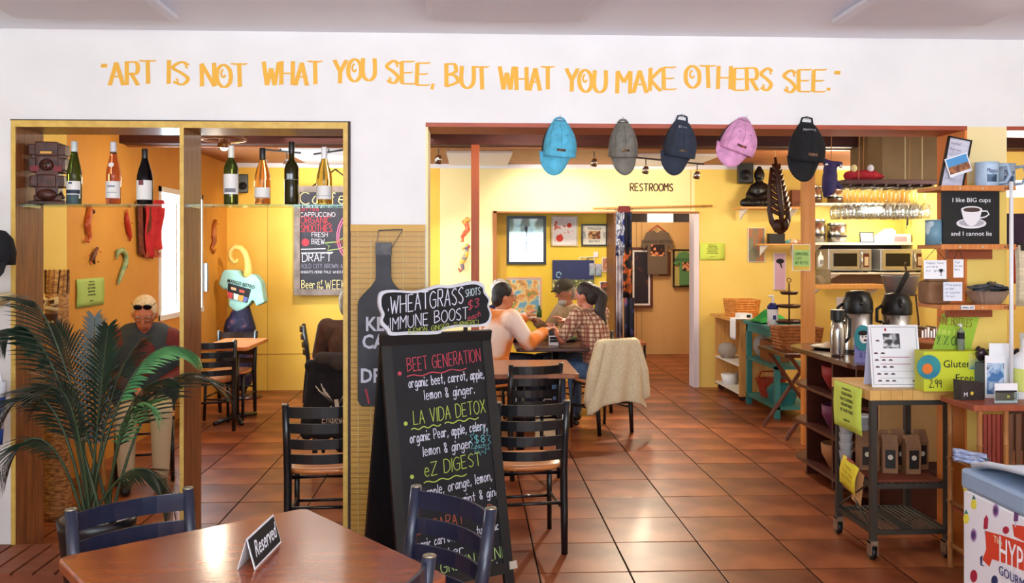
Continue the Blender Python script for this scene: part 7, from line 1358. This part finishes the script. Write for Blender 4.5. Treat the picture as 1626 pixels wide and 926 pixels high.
def mug(u, label, y, col, dark):
    r_ = .056; t = thing('big_mug', label, 'mug', (P(u, 285, y).x, y, zs[0]), 0, 'big mugs on the top pier shelf'); H_ = .125
    MB().lathe([(0, 0), (r_, 0), (r_*.98, .01), (r_*.96, H_*.85), (r_*1.02, H_), (r_*.97, H_), (r_*.9, .01), (0, .01)], n=28).build('mug_body', mat('pale blue stoneware '+label[:6], col, .35, col2=tuple(int(c*.9) for c in col), scale=9), t, smooth=True)
    MB().tube([(r_*.95, -.01, H_*.85), (r_*1.7, -.02, H_*.9), (r_*1.95, -.02, H_*.5), (r_*1.55, -.02, H_*.18), (r_*.95, -.01, H_*.15)], .009, 8).build('handle', mat('pale blue stoneware '+label[:6], col), t, smooth=True)
    MB().grid(lambda a_, b_: V(r_*1.01*math.sin(-.5+.9*a_), -r_*1.01*math.cos(-.5+.9*a_), H_*(.18+.3*b_)), 8, 2).build('printed_emblem', mat('grey blue print', (90,120,150), .6, col2=(30,50,80), scale=40, detail=1), t, smooth=True); m = MB(); chalk(m, 'Maya', V(-.03, -r_*1.02, H_*.55), .022, .003, width=.05); m.build('lettering', mat('navy plastic', (0,0,0)), t); return t
mug(1567, 'pale blue big mug, left of two on the top pier shelf', YSH+.06, (176,200,226), 1); mug(1594, 'grey blue big mug, right of two on the top pier shelf', YSH+.14, (150,166,184), 1)
# cup sign
a, b = P(1499, 384, YSH+.03), P(1589, 304, YSH+.03); t = thing('cup_sign', 'square black sign with a white cup and saucer on the middle pier shelf', 'sign', ((a.x+b.x)/2, YSH+.04, zs[1])); h_ = (b.x-a.x)/2; hh = b.z-zs[1]
box('panel', mat('black canvas', (14,14,18), .6), t, -h_, h_, 0, .02, 0, hh)
lettering('lettering', 'I like BIG cups', .032, whitep, t, (0, -.0015, hh*.80), sx=1.08); lettering('lettering', 'and I cannot lie', .031, whitep, t, (0, -.0015, hh*.17), sx=1.12)
m = MB(); m.prism([(.078*math.cos(k*.2618), hh*.40+.026*math.sin(k*.2618)) for k in range(24)], .001, 'y', -.001); m.build('saucer', mat('print white', (226,224,230), .6), t); MB().prism([(.066*math.cos(k*.2618), hh*.41+.018*math.sin(k*.2618)) for k in range(24)], .001, 'y', -.0018).build('saucer_shade', mat('print grey', (170,166,176), .6), t)
MB().prism([(-.055, hh*.66)]+[(-.055+.11*k/10, hh*.66-.085*math.sin(math.pi*k/10)**.6) for k in range(1, 10)]+[(.055, hh*.66)], .001, 'y', -.0028).build('cup', mat('print white', (0,0,0)), t); MB().prism([(.055*math.cos(k*.2618), hh*.66+.017*math.sin(k*.2618)) for k in range(24)], .001, 'y', -.0036).build('cup_rim', mat('print white', (0,0,0)), t); MB().prism([(.045*math.cos(k*.2618), hh*.655+.012*math.sin(k*.2618)) for k in range(24)], .001, 'y', -.0044).build('coffee', mat('coffee print', (70,50,46), .6), t); MB().ribbon([V(.052, -.004, hh*.63), V(.08, -.004, hh*.63), V(.09, -.004, hh*.57), V(.07, -.004, hh*.52), V(.04, -.004, hh*.5)], .007).build('cup_handle', mat('print white', (0,0,0)), t)
t, r_, h_ = cyl('blue_jar', 'blue grey printed jar left of the cup sign', 'jar', 1485, 385, 348, 30, YSH+.1, mat('blue grey jar', (110,150,170), .4, col2=[(110,150,170), (196,216,224)], scale=18, detail=1, ramp=(.5, .6)), z=zs[1]); MB().lathe([(r_, h_), (r_*1.04, h_+.002), (r_*1.04, h_+.008), (0, h_+.008)], n=24).build('rim', mat('blue grey rim', (90,124,140), .4), t)
# leaning framed menu on glass rack side / jamb
p = P(1506, 288, 4.62); t = thing('framed_menu', 'black-framed menu sheet leaning against the right jamb above the top pier shelf', 'picture', (P(1490, 290, 4.6).x, 4.6, zs[0]), rot=(0, R(11), R(0)))
hh = P(0, 205, 4.6).z-zs[0]; w_ = .125; 
for a_ in ((0, .008, 0, hh), (w_-.008, w_, 0, hh), (0, w_, 0, .008), (0, w_, hh-.008, hh)): box('frame_rail', bf, t, a_[0], a_[1], -.012, .006, a_[2], a_[3])
box('menu_sheet', mat('printed menu sheet', (214,212,226), .6, col2=(186,184,204), scale=9, stretch=(1,1,5)), t, .008, w_-.008, -.006, 0, .008, hh-.008)
for k in range(7): m = MB(); chalk(m, ('Breakfast', 'bagel toast', 'wraps', 'Lunch', 'salads', 'sandwich', 'soups')[k], V(.02, -.0065, hh*(.86-.11*k)), .012, .0016, width=.05+.01*(k % 3)); m.build('lettering', mat('grey ink', (0,0,0)), t)
t = thing('postcard', 'postcard of red rocks under a blue sky stuck on the leaning framed menu', 'postcard', tuple(P(1522, 262, 4.57)), rot=(0, R(-18), 0)); box('card', whitep, t, -.062, .062, 0, .002, -.05, .05); box('sky_print', mat('postcard blue', (80,150,206), .5), t, -.056, .056, -.001, 0, .0, .044); box('rock_print', mat('postcard rock', (190,120,70), .5, col2=(90,60,50), scale=40), t, -.056, .056, -.0012, 0, -.036, .002)
# hanging tickets and papers under middle shelf
def tick(label, uv, Y, m_, txts, strings=True):
    a, b = P(uv[0], uv[3], Y), P(uv[2], uv[1], Y); t = thing('hanging_card', label, 'sign', ((a.x+b.x)/2, Y, b.z), group='cards hung under the middle pier shelf'); h_ = (b.x-a.x)/2; H_ = b.z-a.z; box('card', m_, t, -h_, h_, 0, .002, -H_, 0)
    if strings:
        for s in (-1, 1): MB().tube([(s*h_*.9, 0, 0), (0, 0, (zs[1]-.02)-b.z)], .0015, 4).build('string', ink, t)
    for k, tx in enumerate(txts): m = MB(); chalk(m, tx, V(-h_*.8, -.001, -H_*(.2+.2*k)), H_*.1, .0018, width=h_*1.6 if len(tx) > 5 else h_); m.build('lettering', mat('blue grey ink', (90,100,130), .7), t)
    return t, h_, H_
t, h_, H_ = tick('larger white card with a wine glass drawing hanging under the middle pier shelf', (1467, 413, 1503, 443), 4.5, whitep, ('Happy hour', 'wines', 'by glass')); MB().lathe([(0, -.022), (.009, -.022), (.0015, -.02), (.0015, -.008), (.008, .0), (.010, .012), (0, .012)], c=(h_*.5, -.002, -H_*.6), n=10, sy=.2).build('glass_drawing', ink, t)
tick('small white card with a dark phone picture hanging under the middle pier shelf', (1514, 412, 1530, 441), 4.5, whitep, ('tap', 'to pay', 'here'))
tick('curling white note taped to the front of the bottom pier shelf', (1498, 448, 1528, 478), 4.43, mat('pale note', (222,226,236), .7), ('Please', 'order', 'at counter', 'first'), False)
# bread roll box, fluted bowl, tray rack
t = thing('bread_box', 'brown paper bread bag beside the steel tub', 'bag', (P(1479, 487, 4.62).x, 4.58, zs[2])); MB().box(-.07, .06, -.06, .06, 0, .12).build('bag_body', kraft, t, bevel=.02); box('folded_top', kraft, t, -.06, .05, -.05, .0, .12, .13)
t = thing('fluted_bowl', 'fluted silver bowl with dark packets on the bottom pier shelf', 'bowl', (P(1568, 487, 4.56).x, 4.56, zs[2])); m = MB(); n_ = 48; vs = []
for r0, z_ in ((.06, 0), (.075, .02), (.1, .065), (.104, .068), (.07, .02), (.0, .008)): vs += [V((r0+.003*(k % 2)*(r0 > .07))*math.cos(2*math.pi*k/n_), (r0+.003*(k % 2))*math.sin(2*math.pi*k/n_), z_) for k in range(n_)]
m.add(vs, [(j*n_+k, j*n_+(k+1) % n_, (j+1)*n_+(k+1) % n_, (j+1)*n_+k) for j in range(5) for k in range(n_)]); m.build('bowl_body', mat('ribbed silver', (190,176,160), .3, .6), t)
m = MB()
for k in range(12): m.box(-.04, .04, -.02, .02, -.006, .006, M=Matrix.Translation((rnd.uniform(-.05, .05), rnd.uniform(-.04, .04), .065+.003*k)) @ Euler((rnd.uniform(-.4, .4), rnd.uniform(-.4, .4), rnd.random()*3)).to_matrix().to_4x4())
m.build('packets', mat('dark packets', (40,44,50), .4, col2=(90,90,96), scale=20), t)
t = thing('shelf_label', 'white price strip on the front of the bottom pier shelf', 'label', (P(1538, 490, 4.43).x, YSH-.012, zs[2]-.012)); box('strip', whitep, t, -.035, .035, -.002, 0, -.01, .012)
m = MB(); chalk(m, 'GRANOLA BARS', V(-.03, -.003, -.004), .01, .0015, width=.06); m.build('lettering', ink, t)
# right edge: fluorescent, hanging papers, red cloth
t = thing('strip_light', 'glaring white strip light at the right picture edge below the mugs', 'lamp', (3.35, 5.4, P(0, 300, 5.4).z)); MB().cap((-.25, 0, 0), .03, (.3, 0, 0), .03, 10).build('tube', mat('lamp tube glow', (0,0,0)), t, smooth=True); box('housing', whitepl, t, -.32, .36, -.02, .05, .03, .07); MB().tube([(-.2, .0, .07), (-.2, .0, 2.62-t.location.z)], .004, 4).tube([(.25, 0, .07), (.25, 0, 2.62-t.location.z)], .004, 4).build('suspension_cord', steelgrey, t)
pt('strip_light_light', (3.35, 5.3, P(0, 305, 5.4).z-.05), 14, (1, .96, .9), .08)
t = thing('hanging_papers', 'stack of cream order papers hanging at the right picture edge', 'paper', (P(1626, 500, 4.6).x, 4.6, P(0, 395, 4.6).z)); 
for k in range(3): MB().grid(lambda a_, b_: V(-.05+.11*a_+k*.004, -.008*k-.01*math.sin(b_*3), -.30*b_+.01*k), 3, 8).build('sheet', mat('cream ruled paper', (226,210,176), .7, col2=(206,190,160), scale=30, stretch=(.2,1,3)), t, smooth=True, solid=.001)
MB().box(-.03, .03, -.03, .01, -.01, .03).build('bulldog_clip', black, t)
t = thing('red_apron', 'dark and red apron hanging behind the papers at the right edge', 'apron', (P(1624, 335, 4.95).x+.05, 4.62+.4, P(0, 335, 4.95).z)); MB().grid(lambda a_, b_: V(-.10+.3*a_, .02*math.sin(a_*12), -.20*b_), 14, 6).build('cloth', mat('dark cloth', (50,30,46), .9), t, smooth=True, solid=.006); MB().grid(lambda a_, b_: V(-.08+.3*a_, .02*math.sin(a_*12)-.01, -.18-.22*b_), 14, 6).build('red_hem', mat('red cloth', (170,50,36), .9), t, smooth=True, solid=.006)
# ------------------------------------------------------------------ FREEZER
FZ = .88; fx, fy1, fy0 = 1.69, 3.03, 1.85; t = thing('ice_pop_freezer', 'white chest freezer printed with fruit and ice pops in the lower right corner', 'freezer', (fx, fy0, 0)); Lf = fy1-fy0
fw = mat('white freezer wrap', (232,232,240), .35); rimm = mat('grey blue freezer rim', (140,162,188), .45)
MB().box(0, .62, 0, Lf, .05, FZ-.07).build('body', fw, t, bevel=.008); MB().box(-.006, .626, -.006, Lf+.006, FZ-.07, FZ).build('rim', rimm, t, bevel=.012)
MB().box(.02, .6, .02, Lf-.02, 0, .05).build('base', black, t)
m = MB(); m.grid(lambda a_, b_: V(.03+.56*a_, .03+(Lf-.06)*b_, FZ+.002+.055*math.sin(b_*math.pi)**.5), 4, 20); m.build('sliding_lid', mat('frosted freezer lid', (220,228,238), .15), t, smooth=True, solid=.008)
MB().tube([(.02, .02, FZ+.01)]+[(.02, .03+(Lf-.06)*k/12, FZ+.012+.055*math.sin(k/12*math.pi)**.5) for k in range(13)], .009, 8).build('lid_rail', mat('pale grey plastic', (196,204,216), .4), t, smooth=True)
def fq(u, v): q_ = PX(u, v, fx-.001); return (q_.y-fy0, q_.z)
def onf(pts, m_, nm, o=.001): # polygon on the side (pixels)
    mb = MB(); mb.prism([fq(u, v) for u, v in pts], .0008, 'x', -o); return mb.build(nm, m_, t)
redp = mat('banner orange red', (214,64,36), .5)
banner = [(1564, 843), (1590, 850), (1626, 862), (1664, 872), (1664, 926), (1626, 907), (1597, 895), (1575, 888), (1571, 900), (1560, 889), (1566, 872)]
onf(banner, redp, 'banner_print'); onf([(1607, 833), (1626, 836), (1650, 846), (1650, 868), (1626, 860), (1610, 852)], redp, 'banner_print', .0006)
def ftext(tx, u, v, s_, m_, sx=1, ang=0):
    y_, z_ = fq(u, v); o = lettering('lettering', tx, s_, m_, t, (-.0022, y_, z_), (90, 0, -90), align='LEFT', sx=sx); return o
ftext('HYPPO', 1586, 893, .125, whitep, .56); ftext('The', 1578, 860, .03, mat('cream print', (240,226,180), .6)); ftext('GOURMET', 1586, 911, .042, mat('navy print', (40,50,110), .6), .9)
def fdot(u, v, ru, rv, m_, nm, o=.001): onf([(u+ru*math.cos(k*.3927), v+rv*math.sin(k*.3927)) for k in range(16)], m_, nm, o)
pin = mat('pineapple yellow', (226,214,70), .5); pur = mat('plum print', (110,60,120), .5); rst = mat('berry red', (170,30,60), .5); blu = mat('blueberry navy', (40,50,100), .5); gre = mat('leaf green print', (50,120,110), .5)
for (u, v) in ((1533, 772), (1559, 779), (1546, 801), (1534, 824)): fdot(u, v, 4.5, 8, pin, 'pineapple_print'); onf([(u-3, v-8), (u, v-15), (u+3, v-8)], gre, 'leaf_print')
for (u, v) in ((1581, 811), (1596, 794), (1546, 850)): fdot(u, v, 5, 11, mat('lilac ring', (176,156,196), .5), 'fruit_print'); fdot(u, v, 3.6, 7.5, pur, 'fruit_print', .0018); fdot(u, v, 1.6, 3, blu, 'fruit_print', .0026)
for (u, v, m_) in ((1565, 832, rst), (1613, 820, pur)): onf([(u-3.5, v+8), (u-2.5, v-8), (u+1, v-14), (u+4, v-8), (u+3, v+8)], m_, 'ice_pop_print'); onf([(u-1.5, v+8), (u-2, v+17), (u, v+17), (u+.8, v+8)], mat('wood stick print', (196,190,200), .5), 'stick_print')
fdot(1597, 842, 5, 6, rst, 'berry_print'); fdot(1546, 915, 5.5, 10, rst, 'berry_print'); fdot(1579, 922, 5, 8, blu, 'berry_print'); fdot(1624, 808, 3, 9, rst, 'berry_print'); onf([(1556, 885), (1560, 882), (1559, 896), (1563, 900), (1557, 898)], blu, 'stroke_print'); onf([(1536, 771), (1550, 777), (1550, 781), (1536, 776)], mat('small blue print', (90,150,200), .5), 'label_print')
# ------------------------------------------------------------------ lettering objects become meshes; light tidy-up
dg = bpy.context.evaluated_depsgraph_get()
for o in [o for o in C.objects if o.type == 'FONT']:
    me = bpy.data.meshes.new_from_object(o.evaluated_get(dg)); n_ = bpy.data.objects.new('tmp', me); C.objects.link(n_)
    n_.parent = o.parent; n_.location = o.location; n_.rotation_euler = o.rotation_euler; n_.scale = o.scale; nm = o.name.split('.')[0]
    k_ = o.get('kind'); bpy.data.objects.remove(o); n_.name = nm
    if k_: n_['kind'] = k_
